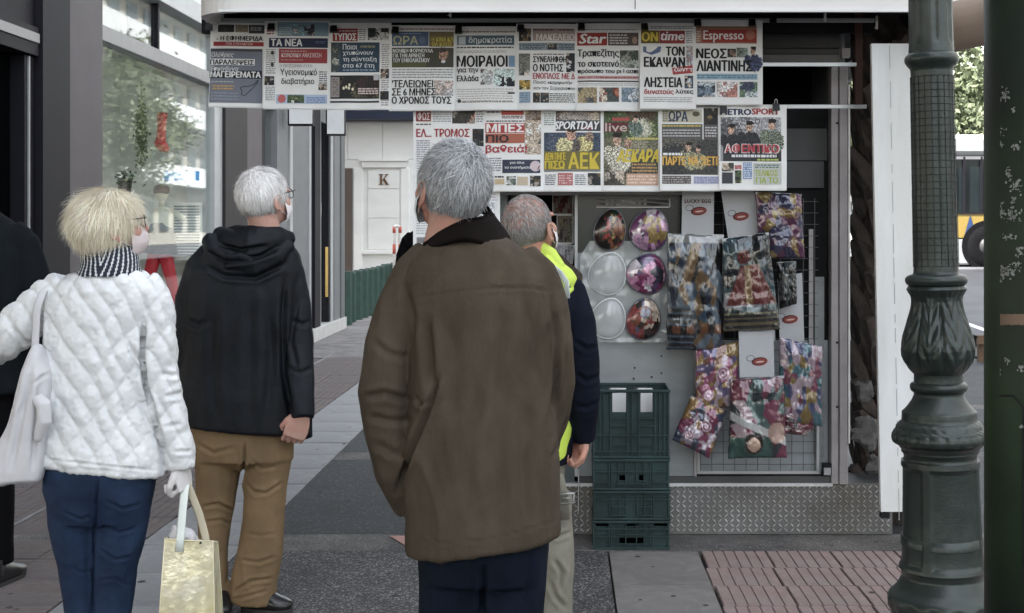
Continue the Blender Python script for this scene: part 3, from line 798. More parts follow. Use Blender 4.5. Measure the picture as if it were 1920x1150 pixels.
# rails
RD = 6.34
def rail(y, x0, x1, r=.010, D=RD):
    b = MB(); b.box(PX(x0, D), PX(x1, D), D, D + .016, PZ(y, D) - r, PZ(y, D) + r, bev=.002); b.build('rail', m_rail, kiosk)
rail(38, 385, 1640); rail(121, 1380, 1606); rail(200, 775, 1625)
b = MB(); b.box(PX(1606, RD), PX(1619, RD), RD + .02, RD + .05, PZ(205, RD), 2.58); b.build('rust_post', mat('rust_red', (0.045, 0.016, 0.012), .7, var=.3), kiosk)
for px, z0, z1 in ((1547, 20, 40), (1644, 30, 55), (844, 24, 32)):
    b = MB(); b.tube([P(px, z0, 6.2), P(px, z1, 6.2), P(px - 3, z1 - 4, 6.2)], .006, 8); tag(b.build('plastic_hook', m_white, kiosk, True))
# beige awning behind the canopy on the right
aw = MB(); a0 = PX(1745, 5.6)
aw.tube([(PX(1745, 6.1), 6.1, PZ(62, 6.1)), (PX(1800, 5.9), 5.9, PZ(48, 5.9)), (PX(1900, 5.6), 5.6, PZ(22, 5.6))], [(.12, .11)] * 3, 18)
tag(aw.build('rolled_awning', mat('beige_canvas', (0.30, 0.235, 0.19), .8, var=.12, vscale=4, bump=.3, bscale=200), None, True), 'beige rolled canvas awning hanging under the canopy between the posts', 'awning')

# ================================================================== NEWSPAPERS
m_paper = mat('newsprint', (0.78, 0.78, 0.78), 0.8, var=0.05, vscale=12, bump=.15, bscale=25)
m_ink = mat('printed_ink', (1, 1, 1), 0.7, attr='Col', var=0.0)
m_clip = mat('clip_black', (0.01, 0.01, 0.011), 0.35)
def lin(c):
    g_ = sum(c) / 3; c = [v * .74 + g_ * .26 for v in c]
    return tuple((v / 255 / 12.92 if v / 255 <= .04045 else ((v / 255 + .055) / 1.055) ** 2.4) * .92 for v in c)
BLK = (18, 18, 22); WHT = (236, 238, 240); RED = (178, 38, 42); NAVY = (28, 38, 78); DBL = (36, 62, 92); YEL = (226, 196, 40)
class Page:
    def __init__(s, x0, x1, y0, y1, D, seed=0, tilt=0.0, name='newspaper', bow=.010, paper=None):
        s.x0, s.x1, s.y0, s.y1, s.D, s.seed, s.tilt, s.bow = x0, x1, y0, y1, D, seed, tilt, bow
        s.b = MB(); s.rnd = random.Random(seed); s.layer = 0; s.paper = paper
        s.name = name
    def m(s, px, py, off=0.0):
        u = (px - s.x0) / (s.x1 - s.x0); v = (py - s.y0) / (s.y1 - s.y0)
        y = s.D - off - s.bow * math.sin(math.pi * min(1, max(0, u))) * (0.3 + .7 * v) - .010 * math.sin(4.2 * u + s.seed) * v - .012 * v * v - .0035 * math.sin(11 * u + 5 * v + s.seed * 2.1) * (.3 + v)
        cx, cy = (s.x0 + s.x1) / 2, s.y0
        dx, dy = px - cx, py - cy
        px2 = cx + dx * math.cos(s.tilt) - dy * math.sin(s.tilt); py2 = cy + dx * math.sin(s.tilt) + dy * math.cos(s.tilt)
        return (PX(px2, s.D), y, PZ(py2, s.D))
    def grid(s, x0, y0, x1, y1, col, off, step=4.5):
        nx = max(1, int((x1 - x0) / step)); ny = max(1, int((y1 - y0) / step)); s.b.col = col
        vs = [s.m(x0 + (x1 - x0) * i / nx, y0 + (y1 - y0) * j / ny, off) for j in range(ny + 1) for i in range(nx + 1)]
        s.b.add(vs, [(j * (nx + 1) + i, (j + 1) * (nx + 1) + i, (j + 1) * (nx + 1) + i + 1, j * (nx + 1) + i + 1) for j in range(ny) for i in range(nx)])
    def off(s): s.layer += 1; return .0012 + s.layer * .00006
    def rect(s, x0, y0, x1, y1, col): s.grid(x0, y0, x1, y1, lin(col), s.off())
    def text(s, t, x0, x1, y0, y1, col=BLK, bold=.018, ital=0.0, stretch=None):
        bold = bold * 1.05 + .003
        pts, Fs = fit_text(t, x0, x1, -y1, -y0, 0.0, ital); o = s.off() + .0007; s.b.col = lin(col)
        w = min(1.0, (x1 - x0) / max(1, len(t)) * bold * 2.0)
        sh = ((0, 0), (-w, 0), (w, 0), (0, w * .55), (0, -w * .55)) if w > .3 else ((-w * .7, 0), (w * .7, 0))
        for i_, (a, b_) in enumerate(sh): s.b.add([s.m(p[0] + a, -p[1] + b_, o + i_ * .00003) for p in pts], Fs)
    def photo(s, x0, y0, x1, y1, pal, cell=2.4, seed=None):
        rnd = random.Random(seed if seed is not None else s.rnd.random()); o = s.off()
        nx = max(2, int((x1 - x0) / cell)); ny = max(2, int((y1 - y0) / cell)); k = len(pal)
        blobs = [(rnd.random(), rnd.random(), rnd.uniform(.08, .4), rnd.randrange(k)) for _ in range(9)]
        for j in range(ny):
            for i in range(nx):
                u, v = (i + .5) / nx, (j + .5) / ny; c = pal[0]
                for bx, by, br, bc in blobs:
                    if (u - bx) ** 2 + ((v - by) * (y1 - y0) / (x1 - x0)) ** 2 < br * br * rnd.uniform(.5, 1.3): c = pal[bc]
                f = rnd.uniform(.72, 1.25); s.b.col = lin([min(255, q * f) for q in c])
                a, b_, c_, d = x0 + (x1 - x0) * i / nx, x0 + (x1 - x0) * (i + 1) / nx, y0 + (y1 - y0) * j / ny, y0 + (y1 - y0) * (j + 1) / ny
                s.b.add([s.m(a, c_, o), s.m(a, d, o), s.m(b_, d, o), s.m(b_, c_, o)], [(0, 1, 2, 3)])
    def blob(s, cx, cy, rx, ry, col, n=14):
        o = s.off(); s.b.col = lin(col)
        s.b.add([s.m(cx + rx * math.cos(6.283 * i / n), cy + ry * math.sin(6.283 * i / n), o) for i in range(n)], [tuple(range(n))])
    def poly(s, pts, col): 
        o = s.off(); s.b.col = lin(col); s.b.add([s.m(x, y, o) for x, y in pts], [tuple(range(len(pts)))])
    def fig(s, cx, cy, rx, ry, col, cell=1.9):
        o = s.off(); x = cx - rx
        while x < cx + rx:
            y = cy - ry
            while y < cy + ry:
                if ((x - cx) / rx) ** 2 + ((y - cy) / ry) ** 2 < s.rnd.uniform(.75, 1.1):
                    f = s.rnd.uniform(.55, 1.4); s.b.col = lin([min(255, q * f) for q in col])
                    s.b.add([s.m(x, y, o), s.m(x, y + cell, o), s.m(x + cell, y + cell, o), s.m(x + cell, y, o)], [(0, 1, 2, 3)])
                y += cell
            x += cell
    def man(s, cx, top, h, shirt, skin=(190, 150, 125), hair=(30, 25, 25)):
        s.fig(cx + h * .06, top + h * .66, h * .30, h * .36, shirt); s.fig(cx - h * .22, top + h * .52, h * .12, h * .2, shirt); s.fig(cx, top + h * .18, h * .11, h * .15, skin); s.fig(cx + 1, top + h * .06, h * .12, h * .07, hair)
    def lines(s, x0, y0, x1, y1, n, col=(120, 122, 128), th=.5):
        o = s.off(); s.b.col = lin(col)
        for k in range(n):
            y = y0 + (y1 - y0) * (k + .5) / n; h = (y1 - y0) / n * th / 2; x = x0
            while x < x1 - 1.5:
                w = min(x1 - x, s.rnd.uniform(2.5, 9)); s.b.add([s.m(x, y - h, o), s.m(x, y + h, o), s.m(x + w, y + h, o), s.m(x + w, y - h, o)], [(0, 1, 2, 3)]); x += w + s.rnd.uniform(.8, 1.6)
    def finish(s, label, group='newspapers hanging from the kiosk rails', cat='newspaper'):
        # the folded sheet: front, back, a few leaf edges
        p = s.b; s.b = MB(); nx, ny = 26, 32
        def sheet(off, dx, dy):
            return [s.m(s.x0 + (s.x1 - s.x0) * i / nx + (dx if i == nx else 0), s.y0 + (s.y1 - s.y0) * j / ny + (dy if j == ny else 0), off) for j in range(ny + 1) for i in range(nx + 1)]
        fs = [(j * (nx + 1) + i, (j + 1) * (nx + 1) + i, (j + 1) * (nx + 1) + i + 1, j * (nx + 1) + i + 1) for j in range(ny) for i in range(nx)]
        s.b.add(sheet(0, 0, 0), fs); s.b.add(sheet(-.003, 1.2, 1.2), fs); s.b.add(sheet(-.006, -1, 2), fs); s.b.add(sheet(-.009, 1.6, .6), fs)
        N = (nx + 1) * (ny + 1)
        edge = [i for i in range(nx + 1)] + [(j + 1) * (nx + 1) - 1 for j in range(1, ny + 1)] + [ny * (nx + 1) + i for i in range(nx - 1, -1, -1)] + [j * (nx + 1) for j in range(ny - 1, 0, -1)]
        s.b.f += [(edge[i], edge[(i + 1) % len(edge)], 3 * N + edge[(i + 1) % len(edge)], 3 * N + edge[i]) for i in range(len(edge))]
        s.b.m += [0] * len(edge); s.b.c += [None] * len(edge)
        root = s.b.build(s.name, s.paper or m_paper, None, fix=False)
        tag(root, label, cat, group)
        p.build('front_page' if s.name == 'newspaper' else 'print', m_ink, root, fix=False)
        return root
D1 = 6.30; GREY = (112, 118, 136)
PHO = [(70, 66, 62), (120, 100, 88), (160, 150, 140), (44, 50, 58), (188, 170, 150)]
PHB = [(60, 80, 100), (110, 130, 150), (180, 190, 200), (40, 50, 60), (200, 180, 160)]
PHD = [(38, 40, 44), (60, 52, 44), (24, 26, 30), (120, 96, 60), (150, 140, 130)]
PHG = [(74, 96, 60), (130, 140, 90), (40, 48, 40), (190, 190, 170), (90, 70, 50)]
p = Page(395, 498, 43, 201, D1, 1, .01)
p.photo(409, 47, 440, 61, PHD); p.rect(442, 47, 466, 61, (150, 140, 120)); p.lines(443, 48, 465, 60, 4, (90, 80, 40)); p.rect(467, 47, 497, 63, (45, 50, 58)); p.lines(470, 50, 492, 58, 3, (180, 180, 180))
p.text('- Η ΕΦΗΜΕΡΙΔΑ', 407, 493, 68, 77, BLK, .03); p.rect(401, 79, 495, 87, RED); p.text('ΤΩΝ ΣΥΝΤΑΚΤΩΝ', 424, 474, 80.5, 85, (230, 200, 200), .01)
p.rect(396, 93, 493, 194, GREY); p.rect(396, 92, 493, 97, (60, 66, 80)); p.text('Ολέθριες', 398, 440, 99, 110, WHT, .004, .25)
p.rect(395, 111, 479, 123, WHT); p.text('ΠΑΡΑΛΕΙΨΕΙΣ', 396, 477, 113, 122, BLK, .03); p.text('Επικίνδυνα', 397, 449, 125, 134, WHT, .004, .25)
p.rect(395, 133, 492, 148, (24, 24, 28)); p.text('ΜΑΓΕΙΡΕΜΑΤΑ', 397, 490, 135, 146, WHT, .03)
p.lines(398, 152, 440, 157, 1, (170, 175, 185), .4); p.lines(402, 160, 442, 170, 2, (210, 160, 60)); p.lines(400, 173, 450, 190, 3, (140, 150, 170), .3)
cy_ = [(453, 166), (457, 172), (455, 178), (462, 180), (468, 174), (476, 166), (484, 156), (486, 150), (480, 157), (474, 161), (466, 163), (458, 163)]
for a, b_ in zip(cy_, cy_[1:] + cy_[:1]):
    n_ = Vector((b_[1] - a[1], a[0] - b_[0])).normalized() * .7; p.poly([(a[0] - n_.x, a[1] - n_.y), (b_[0] - n_.x, b_[1] - n_.y), (b_[0] + n_.x, b_[1] + n_.y), (a[0] + n_.x, a[1] + n_.y)], (30, 34, 48))
p.finish('first newspaper from the left, grey front page with an island outline and ΜΑΓΕΙΡΕΜΑΤΑ in white')

p = Page(496, 617, 40, 204, D1 - .004, 2, .005)
p.rect(521, 42, 616, 68, (120, 158, 176)); p.photo(548, 46, 590, 68, [(120, 158, 176), (60, 50, 60), (190, 180, 180), (40, 50, 70)]); p.lines(523, 51, 548, 66, 4, (190, 210, 220)); p.lines(500, 52, 514, 66, 3, (160, 60, 60))
p.rect(505, 72, 615, 90, NAVY); p.text('ΤΑ ΝΕΑ', 509, 567, 74, 87, WHT, .03); p.lines(592, 77, 612, 82, 2, (90, 110, 160))
p.rect(524, 92, 614, 119, (176, 52, 58)); p.lines(528, 95, 576, 98, 1, (225, 180, 180)); p.text('ΚΟΙΝΩΝΙΚΗ ΑΝΑΣΧΕΣΗ', 529, 603, 100, 108, (235, 215, 215), .012); p.lines(528, 111, 570, 115, 1, (220, 160, 160), .3)
p.lines(500, 92, 518, 140, 12, (150, 155, 160)); p.blob(512, 100, 3, 4, (50, 50, 50)); p.blob(512, 122, 3, 4, (60, 60, 60)); p.photo(498, 144, 516, 161, PHD); p.lines(500, 163, 518, 190, 8, (150, 155, 160))
p.text('Η ΠΡΟΣΩΡΙΝΗ ΛΥΣΗ', 526, 586, 121.5, 127, (140, 142, 148), .005); p.text('Υγειονομικό', 527, 595, 129, 145, BLK, .018); p.text('διαβατήριο', 529, 590, 147, 161, BLK, .018)
p.lines(599, 133, 614, 158, 6, (90, 90, 95)); p.photo(598, 158, 614, 169, PHO); p.rect(520, 178, 615, 195, (170, 190, 220)); p.blob(530, 186, 8, 8, (210, 90, 90)); p.photo(541, 179, 572, 194, PHG); p.lines(576, 182, 612, 194, 3, (90, 120, 190), .5)
p.finish('second newspaper from the left, ΤΑ ΝΕΑ in white on a navy band')

p = Page(616, 732, 43, 205, D1 + .002, 3, 0)
p.rect(624, 54, 671, 78, (170, 44, 38)); p.text('ΤΥΠΟΣ', 627, 668, 63, 76, WHT, .03); p.lines(636, 57, 668, 60, 1, WHT); p.lines(673, 54, 686, 77, 6, (150, 150, 155)); p.photo(690, 53, 729, 76, [(30, 34, 44), (150, 60, 50), (60, 60, 80), (190, 190, 190)])
p.rect(621, 80, 712, 136, (40, 70, 96)); p.photo(621, 82, 638, 136, [(70, 80, 84), (120, 120, 110), (170, 170, 160)])
for i_, (t_, w_) in enumerate((('Ποιοι', 670), ('χτυπώνουν', 700), ('τη σύνταξη', 706), ('στα 67 έτη', 702))): p.text(t_, 643, w_, 83 + i_ * 12, 93.5 + i_ * 12, (235, 240, 244), .015)
p.lines(676, 84, 704, 92, 1, (150, 140, 110), .5); p.lines(643, 130, 705, 134, 1, (140, 170, 200), .5)
p.rect(620, 142, 712, 186, (26, 28, 32)); p.photo(638, 144, 711, 184, [(26, 30, 34), (34, 34, 34), (50, 48, 40), (90, 84, 60), (60, 40, 38)]); p.rect(621, 145, 637, 183, (150, 140, 138)); p.lines(623, 148, 636, 180, 9, (110, 100, 100))
for x_, y_ in ((645, 166), (650, 164), (656, 160), (655, 166), (662, 168)): p.blob(x_, y_, 2.2, 3, (236, 226, 190))
p.lines(672, 165, 710, 178, 3, (226, 200, 196), .6); p.rect(620, 190, 712, 193.5, (60, 64, 74)); p.rect(701, 140, 711, 151, (200, 200, 204))
p.lines(716, 82, 730, 200, 28, (160, 150, 156)); p.photo(714, 130, 730, 148, PHO); p.photo(714, 172, 730, 188, PHD)
p.finish('third newspaper from the left, dark blue box with στα 67 έτη in pale letters')

p = Page(730, 853, 48, 207, D1 - .008, 4, .004)
p.lines(735, 53, 851, 57, 1, (170, 90, 60)); p.rect(735, 60, 804, 87, (64, 92, 132)); p.text('ΩΡΑ', 738, 784, 68, 84, (190, 190, 140), .012); p.lines(740, 62, 790, 65, 1, (150, 170, 200)); p.blob(792, 76, 6, 7, (90, 110, 150))
p.rect(805, 60, 851, 88, (120, 104, 60)); p.text('Η ΚΙΝΑ ΚΛ', 810, 850, 70, 78, (230, 208, 60), .02); p.text('ΘΑ ΚΛΕΙΣ', 810, 848, 79, 87, (230, 208, 60), .02)
p.rect(735, 90, 851, 127, (70, 68, 58)); p.rect(735, 118, 800, 126, (96, 92, 50)); p.poly([(806, 127), (812, 112), (826, 104), (842, 106), (851, 112), (851, 127)], (36, 36, 44)); p.fig(831, 101, 9, 12, (170, 128, 104)); p.fig(829, 93, 9, 5, (70, 60, 56)); p.blob(832, 116, 4, 3, (220, 220, 225))
for i_, (t_, w_) in enumerate((('ΝΟΜΙΚΗ ΦΟΡΜΟΥΛΑ', 812), ('ΓΙΑ ΤΗΝ ΑΡΝΗΣΗ', 796), ('ΤΟΥ ΕΜΒΟΛΙΑΣΜΟΥ', 806))): p.text(t_, 737, w_, 92 + i_ * 9, 99.5 + i_ * 9, WHT, .025)
p.lines(736, 129, 850, 148, 4, (120, 124, 130), .35); p.photo(815, 152, 851, 180, [(190, 190, 192), (160, 150, 150), (200, 180, 170)])
for i_, (t_, w_) in enumerate((("'ΤΕΛΕΙΩΝΕΙ", 813), ('ΣΕ 6 ΜΗΝΕΣ', 818), ('Ο ΧΡΟΝΟΣ ΤΟΥΣ', 847))): p.text(t_, 736, w_, 151 + i_ * 15.5, 164.5 + i_ * 15.5, BLK, .028)
p.finish('fourth newspaper from the left, Ο ΧΡΟΝΟΣ ΤΟΥΣ in heavy black along its foot')

p = Page(851, 969, 50, 206, D1 + .002, 5, -.003)
p.lines(856, 57, 966, 63, 1, (150, 146, 120), .5); p.rect(857, 67, 964, 85, (70, 100, 120)); p.rect(860, 69, 873, 84, (190, 200, 206)); p.text('δημοκρατία', 879, 960, 69, 84, (226, 232, 236), .006); p.lines(857, 88, 964, 91, 1, (50, 54, 60), .8)
p.lines(857, 95, 950, 100, 2, (160, 150, 156), .4); p.text('ΜΟΙΡΑΙΟΙ', 857, 951, 105, 126, BLK, .035); p.rect(954, 105, 965, 126, (110, 150, 190)); p.text('για την', 857, 897, 129, 139, BLK, .03); p.text('Ελλάδα', 857, 897, 142, 153, BLK, .03)
p.photo(901, 130, 924, 160, [(200, 204, 206), (160, 130, 130), (220, 220, 220), (120, 100, 110)]); p.photo(926, 130, 965, 163, [(190, 210, 206), (70, 90, 90), (120, 140, 140), (220, 226, 226), (30, 34, 50)]); p.lines(857, 166, 962, 192, 6, (176, 170, 166), .35); p.rect(952, 174, 965, 177, BLK); p.blob(861, 190, 3.5, 3.5, (60, 60, 60)); p.lines(866, 190, 962, 194, 1, (120, 110, 100), .4)
p.finish('fifth newspaper from the left, ΜΟΙΡΑΙΟΙ in black over για την Ελλάδα')

p = Page(968, 1081, 45, 206, D1 - .005, 6, .003)
p.photo(973, 54, 996, 78, PHD); p.rect(999, 54, 1078, 77, (180, 156, 150)); p.lines(1000, 55, 1076, 58, 1, (60, 50, 50), .8); p.text('ΜΑΚΕΛΕΙΟ', 1006, 1077, 64, 76, (240, 230, 226), .02)
p.rect(973, 81, 1078, 95, (150, 168, 180)); p.lines(975, 82, 1076, 94, 4, (60, 76, 96), .6); p.photo(1027, 82, 1044, 94, PHO)
p.photo(973, 101, 994, 142, [(120, 120, 110), (200, 190, 180), (70, 80, 70)]); p.lines(1000, 101, 1058, 104, 1, (120, 50, 60), .6)
p.text('ΣΥΝΕΛΗΦΘΗ', 1000, 1062, 106, 118, BLK, .03); p.text('Ο ΝΟΤΗΣ', 1000, 1056, 121, 135, BLK, .03); p.text('ΕΝΟΠΛΟΣ ΜΕ Δ', 1000, 1078, 138, 149, (190, 60, 70), .028)
p.photo(1062, 100, 1078, 136, [(40, 40, 48), (170, 150, 140), (200, 200, 204)]); p.text('Ποιος «καρφωτή»', 1001, 1073, 152, 160, BLK, .012); p.text('σαν τον Σεργιανόπου', 1001, 1078, 163, 171, BLK, .012)
p.photo(974, 151, 995, 169, [(190, 150, 60), (60, 70, 50), (220, 200, 150)]); p.rect(974, 173, 995, 194, (150, 176, 200)); p.lines(975, 174, 994, 193, 5, (90, 120, 160)); p.photo(1000, 175, 1013, 194, PHD); p.photo(1014, 175, 1030, 194, PHO); p.lines(1031, 175, 1078, 194, 5, (80, 84, 70), .5)
p.finish('sixth newspaper from the left, Ο ΝΟΤΗΣ in black with a red line beneath')

p = Page(1080, 1201, 44, 207, D1, 7, -.002)
p.lines(1083, 54, 1196, 58, 1, (130, 134, 140), .4); p.rect(1082, 62, 1138, 86, (176, 40, 34)); p.text('Star', 1086, 1136, 64, 82, WHT, .035, .2); p.rect(1140, 62, 1197, 86, (90, 76, 80)); p.lines(1143, 64, 1178, 84, 4, (210, 206, 206), .5); p.blob(1190, 76, 5, 7, (170, 140, 120))
p.photo(1162, 95, 1197, 128, [(110, 120, 110), (170, 180, 170), (70, 80, 70), (150, 150, 140)]); p.text('Τραπεζίτης', 1083, 1160, 93, 110, BLK, .03); p.text('το σκοτεινό', 1083, 1160, 114, 126, BLK, .03); p.text('πρόσωπο του ριψασπι', 1083, 1197, 130, 140, BLK, .028)
p.rect(1083, 143, 1197, 149, (206, 150, 150)); p.lines(1084, 144, 1196, 148, 1, (160, 60, 66), .5); p.rect(1083, 152, 1197, 154.5, (70, 50, 54)); p.lines(1084, 156, 1196, 162, 2, (170, 170, 176), .4)
p.photo(1083, 165, 1119, 194, [(170, 150, 110), (120, 120, 70), (190, 170, 150), (90, 90, 90)]); p.photo(1123, 165, 1160, 192, [(70, 80, 80), (200, 110, 80), (220, 200, 180), (120, 50, 40)]); p.photo(1165, 165, 1197, 192, [(120, 140, 160), (60, 66, 80), (190, 196, 204)])
p.finish('seventh newspaper from the left, Star in white on a red block')

p = Page(1200, 1304, 43, 204, D1 - .009, 8, .004)
p.lines(1220, 49, 1298, 55, 2, (90, 100, 130), .5); p.rect(1202, 58, 1236, 82, (110, 90, 30)); p.text('ΟΝ', 1204, 1233, 61, 78, (236, 206, 50), .03); p.rect(1236.5, 58, 1284, 82, (166, 50, 52)); p.text('time', 1239, 1282, 60, 76, WHT, .03, .2); p.lines(1286, 58, 1298, 82, 6, (120, 124, 150))
p.poly([(1206, 88), (1240, 88), (1238, 98), (1222, 104), (1206, 98)], (90, 110, 160)); p.text('ΤΟΝ', 1249, 1283, 88, 105, BLK, .035); p.text('ΕΚΑΨΑΝ', 1208, 1284, 108, 126, BLK, .038); p.photo(1287, 86, 1299, 122, [(180, 180, 190), (190, 150, 150)])
p.poly([(1260, 128), (1299, 122), (1299, 137), (1262, 141)], (196, 60, 64)); p.text('ζωντα', 1264, 1298, 126, 136, WHT, .02, .1)
p.text('ΛΗΣΤΕΙΑ', 1208, 1279, 146, 164, BLK, .038); p.photo(1284, 142, 1300, 166, PHB); p.text('δυνατούς', 1208, 1263, 168, 179, (190, 60, 60), .028); p.text('λύτες', 1267, 1300, 168, 177, BLK, .028); p.lines(1207, 182, 1298, 193, 3, (160, 160, 166), .4)
p.finish('eighth newspaper from the left, ΤΟΝ ΕΚΑΨΑΝ above ΛΗΣΤΕΙΑ in black')

p = Page(1303, 1429, 38, 196, D1 - .003, 9, .006)
p.rect(1305, 50, 1419, 82, (176, 120, 92)); p.rect(1317, 56, 1419, 80, (184, 50, 44)); p.text('Espresso', 1319, 1394, 58, 80, WHT, .018); p.blob(1407, 66, 9, 9, (190, 110, 90)); p.lines(1306, 51, 1416, 54, 1, (130, 110, 60), .6); p.lines(1306, 58, 1314, 80, 5, (220, 200, 190))
p.text('ΝΕΟΣ', 1306, 1362, 92, 110, BLK, .045); p.text('ΛΙΑΝΤΙΝΗΣ', 1307, 1410, 114, 134, BLK, .042); p.photo(1364, 92, 1380, 108, [(60, 56, 50), (150, 120, 100)]); p.photo(1381, 90, 1402, 108, [(140, 156, 150), (110, 120, 110)]); p.man(1411, 86, 48, (60, 70, 110))
p.rect(1307, 139, 1420, 150, (140, 180, 204)); p.lines(1308, 141, 1418, 148, 2, (70, 110, 140), .5); p.photo(1308, 154, 1341, 183, PHB); p.photo(1344, 154, 1383, 183, [(210, 200, 200), (190, 120, 110), (100, 110, 120), (220, 220, 224)]); p.photo(1387, 154, 1420, 183, [(110, 140, 110), (60, 70, 100), (190, 200, 206)])
p.finish('ninth and last newspaper of the top row, Espresso on red above ΝΕΟΣ ΛΙΑΝΤΙΝΗΣ')

D2 = 6.325
p = Page(775, 909, 203, 466, D2 + .004, 10, 0, bow=.006)
p.rect(780, 206, 808, 228, (160, 46, 50)); p.text('ΦΩΣ', 783, 806, 211, 226, (236, 220, 220), .02); p.lines(780, 231, 808, 236, 1, (110, 90, 90)); p.lines(812, 208, 846, 230, 5, (150, 160, 176), .4); p.photo(848, 206, 891, 232, [(60, 56, 50), (180, 130, 110), (40, 36, 34), (150, 140, 130)]); p.lines(893, 208, 907, 230, 5, (130, 136, 150))
p.text('ΕΛ... ΤΡΟΜΟΣ', 781, 880, 242, 257, (176, 40, 48), .035); p.photo(886, 242, 907, 275, PHD); p.lines(781, 262, 806, 300, 9, (150, 150, 170)); p.lines(781, 300, 905, 440, 30, (160, 165, 180), .35)
for k in range(13): p.rect(782 + k * 1.7, 445, 783 + k * 1.7, 456, (60, 60, 64))
p.finish('long newspaper at the left of the second row, ΕΛ... ΤΡΟΜΟΣ in red, behind the grey-haired head')
p = Page(905, 936, 300, 432, D2 + .016, 33, 0, bow=.004)
p.photo(912, 380, 928, 412, [(200, 200, 206), (60, 70, 80), (130, 170, 170)]); p.lines(908, 362, 932, 378, 3, (190, 180, 196))
p.finish('narrow pale sheet peeping out between the grey-haired head and the bald head')
p = Page(907, 1017, 205, 358, D2 - .004, 11, 0)
p.lines(913, 209, 938, 212, 1, (60, 60, 70), .8); p.rect(940, 207, 982, 216, (200, 70, 60)); p.lines(941, 217, 980, 223, 2, (100, 40, 40), .6); p.photo(985, 207, 1014, 226, [(190, 170, 120), (150, 130, 120), (120, 90, 60)]); p.lines(912, 226, 990, 229, 1, (50, 50, 60), .7)
p.rect(910, 231, 984, 250, (196, 60, 58)); p.text('ΜΠΕΣ', 913, 982, 233, 248, (240, 236, 236), .04); p.rect(910, 251, 986, 269, (190, 96, 70)); p.text('ΠΙΟ', 912, 953, 254, 267, (40, 36, 44), .04)
p.photo(984, 226, 1014, 290, [(190, 170, 150), (110, 110, 100), (220, 216, 210), (160, 60, 60), (70, 90, 70)]); p.text('βαθειά!', 911, 988, 272, 290, (190, 50, 56), .03)
p.lines(911, 295, 940, 322, 6, (130, 130, 150)); p.rect(942, 300, 1013, 325, (50, 56, 84)); p.text('για όλα', 956, 983, 303, 309, WHT, .02); p.text('τα συστήματα', 946, 996, 312, 318, WHT, .02); p.blob(1004, 312, 10, 10, (210, 190, 196)); p.blob(1004, 312, 8, 8, (130, 50, 70))
p.lines(912, 330, 946, 334, 1, (50, 46, 50), .7); p.rect(912, 336, 946, 346, (206, 180, 140)); p.photo(950, 331, 968, 348, [(200, 200, 200), (100, 110, 100)]); p.rect(970, 332, 990, 348, (200, 180, 150)); p.photo(994, 330, 1014, 350, PHD)
p.finish('second-row newspaper with ΜΠΕΣ white on red and βαθειά in red letters')
p = Page(1015, 1131, 205, 358, D2 - .008, 12, 0)
p.lines(1020, 212, 1040, 236, 6, (130, 150, 140)); p.rect(1042, 209, 1126, 246, (70, 70, 76)); p.photo(1044, 210, 1124, 226, PHO); p.text('SPORTDAY', 1040, 1124, 228, 243, (236, 236, 240), .03, .25); p.lines(1088, 238, 1110, 243, 1, (190, 50, 60), .9)
p.rect(1020, 249, 1126, 284, (60, 76, 100)); p.photo(1022, 250, 1126, 284, [(60, 76, 100), (50, 60, 76), (90, 100, 120)])
p.fig(1058, 272, 17, 15, (206, 196, 140)); p.fig(1094, 270, 18, 16, (200, 184, 120)); p.fig(1070, 252, 9, 13, (186, 140, 116)); p.fig(1072, 240, 12, 8, (44, 36, 34)); p.fig(1104, 256, 8, 10, (150, 120, 100)); p.fig(1080, 274, 8, 12, (90, 80, 76))
p.rect(1020, 284, 1126, 319, (120, 110, 50)); p.text('ΔΕΝ ΠΗΓΕ', 1022, 1060, 287, 300, YEL, .05); p.text('ΠΙΣΩ', 1022, 1058, 302, 317, YEL, .05); p.text('ΑΕΚ', 1066, 1123, 287, 317, YEL, .06); p.rect(1020, 320, 1126, 322, BLK)
p.lines(1022, 327, 1042, 348, 6, (120, 124, 140)); p.rect(1046, 325, 1074, 348, (190, 100, 100)); p.lines(1048, 328, 1072, 346, 4, (230, 200, 200)); p.lines(1078, 327, 1098, 348, 6, (120, 124, 140)); p.photo(1102, 325, 1126, 348, PHD)
p.finish('second-row newspaper with two players in pale yellow above big yellow letters')
p = Page(1129, 1238, 205, 358, D2 - .003, 13, 0)
p.rect(1132, 209, 1234, 258, (96, 112, 80)); p.photo(1132, 209, 1234, 258, PHG); p.rect(1132, 230, 1178, 248, (110, 36, 44)); p.text('live', 1135, 1175, 231, 247, (200, 180, 170), .02); p.rect(1148, 221, 1180, 227, (196, 70, 66)); p.man(1190, 216, 40, (100, 120, 110))
p.rect(1132, 258, 1234, 348, (110, 108, 84)); p.photo(1132, 258, 1234, 348, [(110, 108, 84), (80, 80, 60), (140, 136, 110), (50, 50, 46), (190, 186, 170)]); p.man(1156, 248, 76, (190, 186, 168)); p.fig(1176, 268, 8, 10, (170, 130, 110))
p.text('ΑΕΚΑΡΑ', 1156, 1234, 281, 304, YEL, .045, .3); p.lines(1176, 258, 1233, 263, 1, (210, 200, 90), .7); p.rect(1174, 326, 1234, 348, (206, 160, 130)); p.lines(1176, 328, 1232, 346, 3, (236, 206, 190)); p.photo(1133, 320, 1170, 348, PHO); p.lines(1184, 306, 1232, 324, 3, (200, 150, 90))
p.finish('second-row newspaper with ΑΕΚΑΡΑ in slanting yellow letters')
p = Page(1237, 1351, 203, 357, D2 - .007, 14, 0)
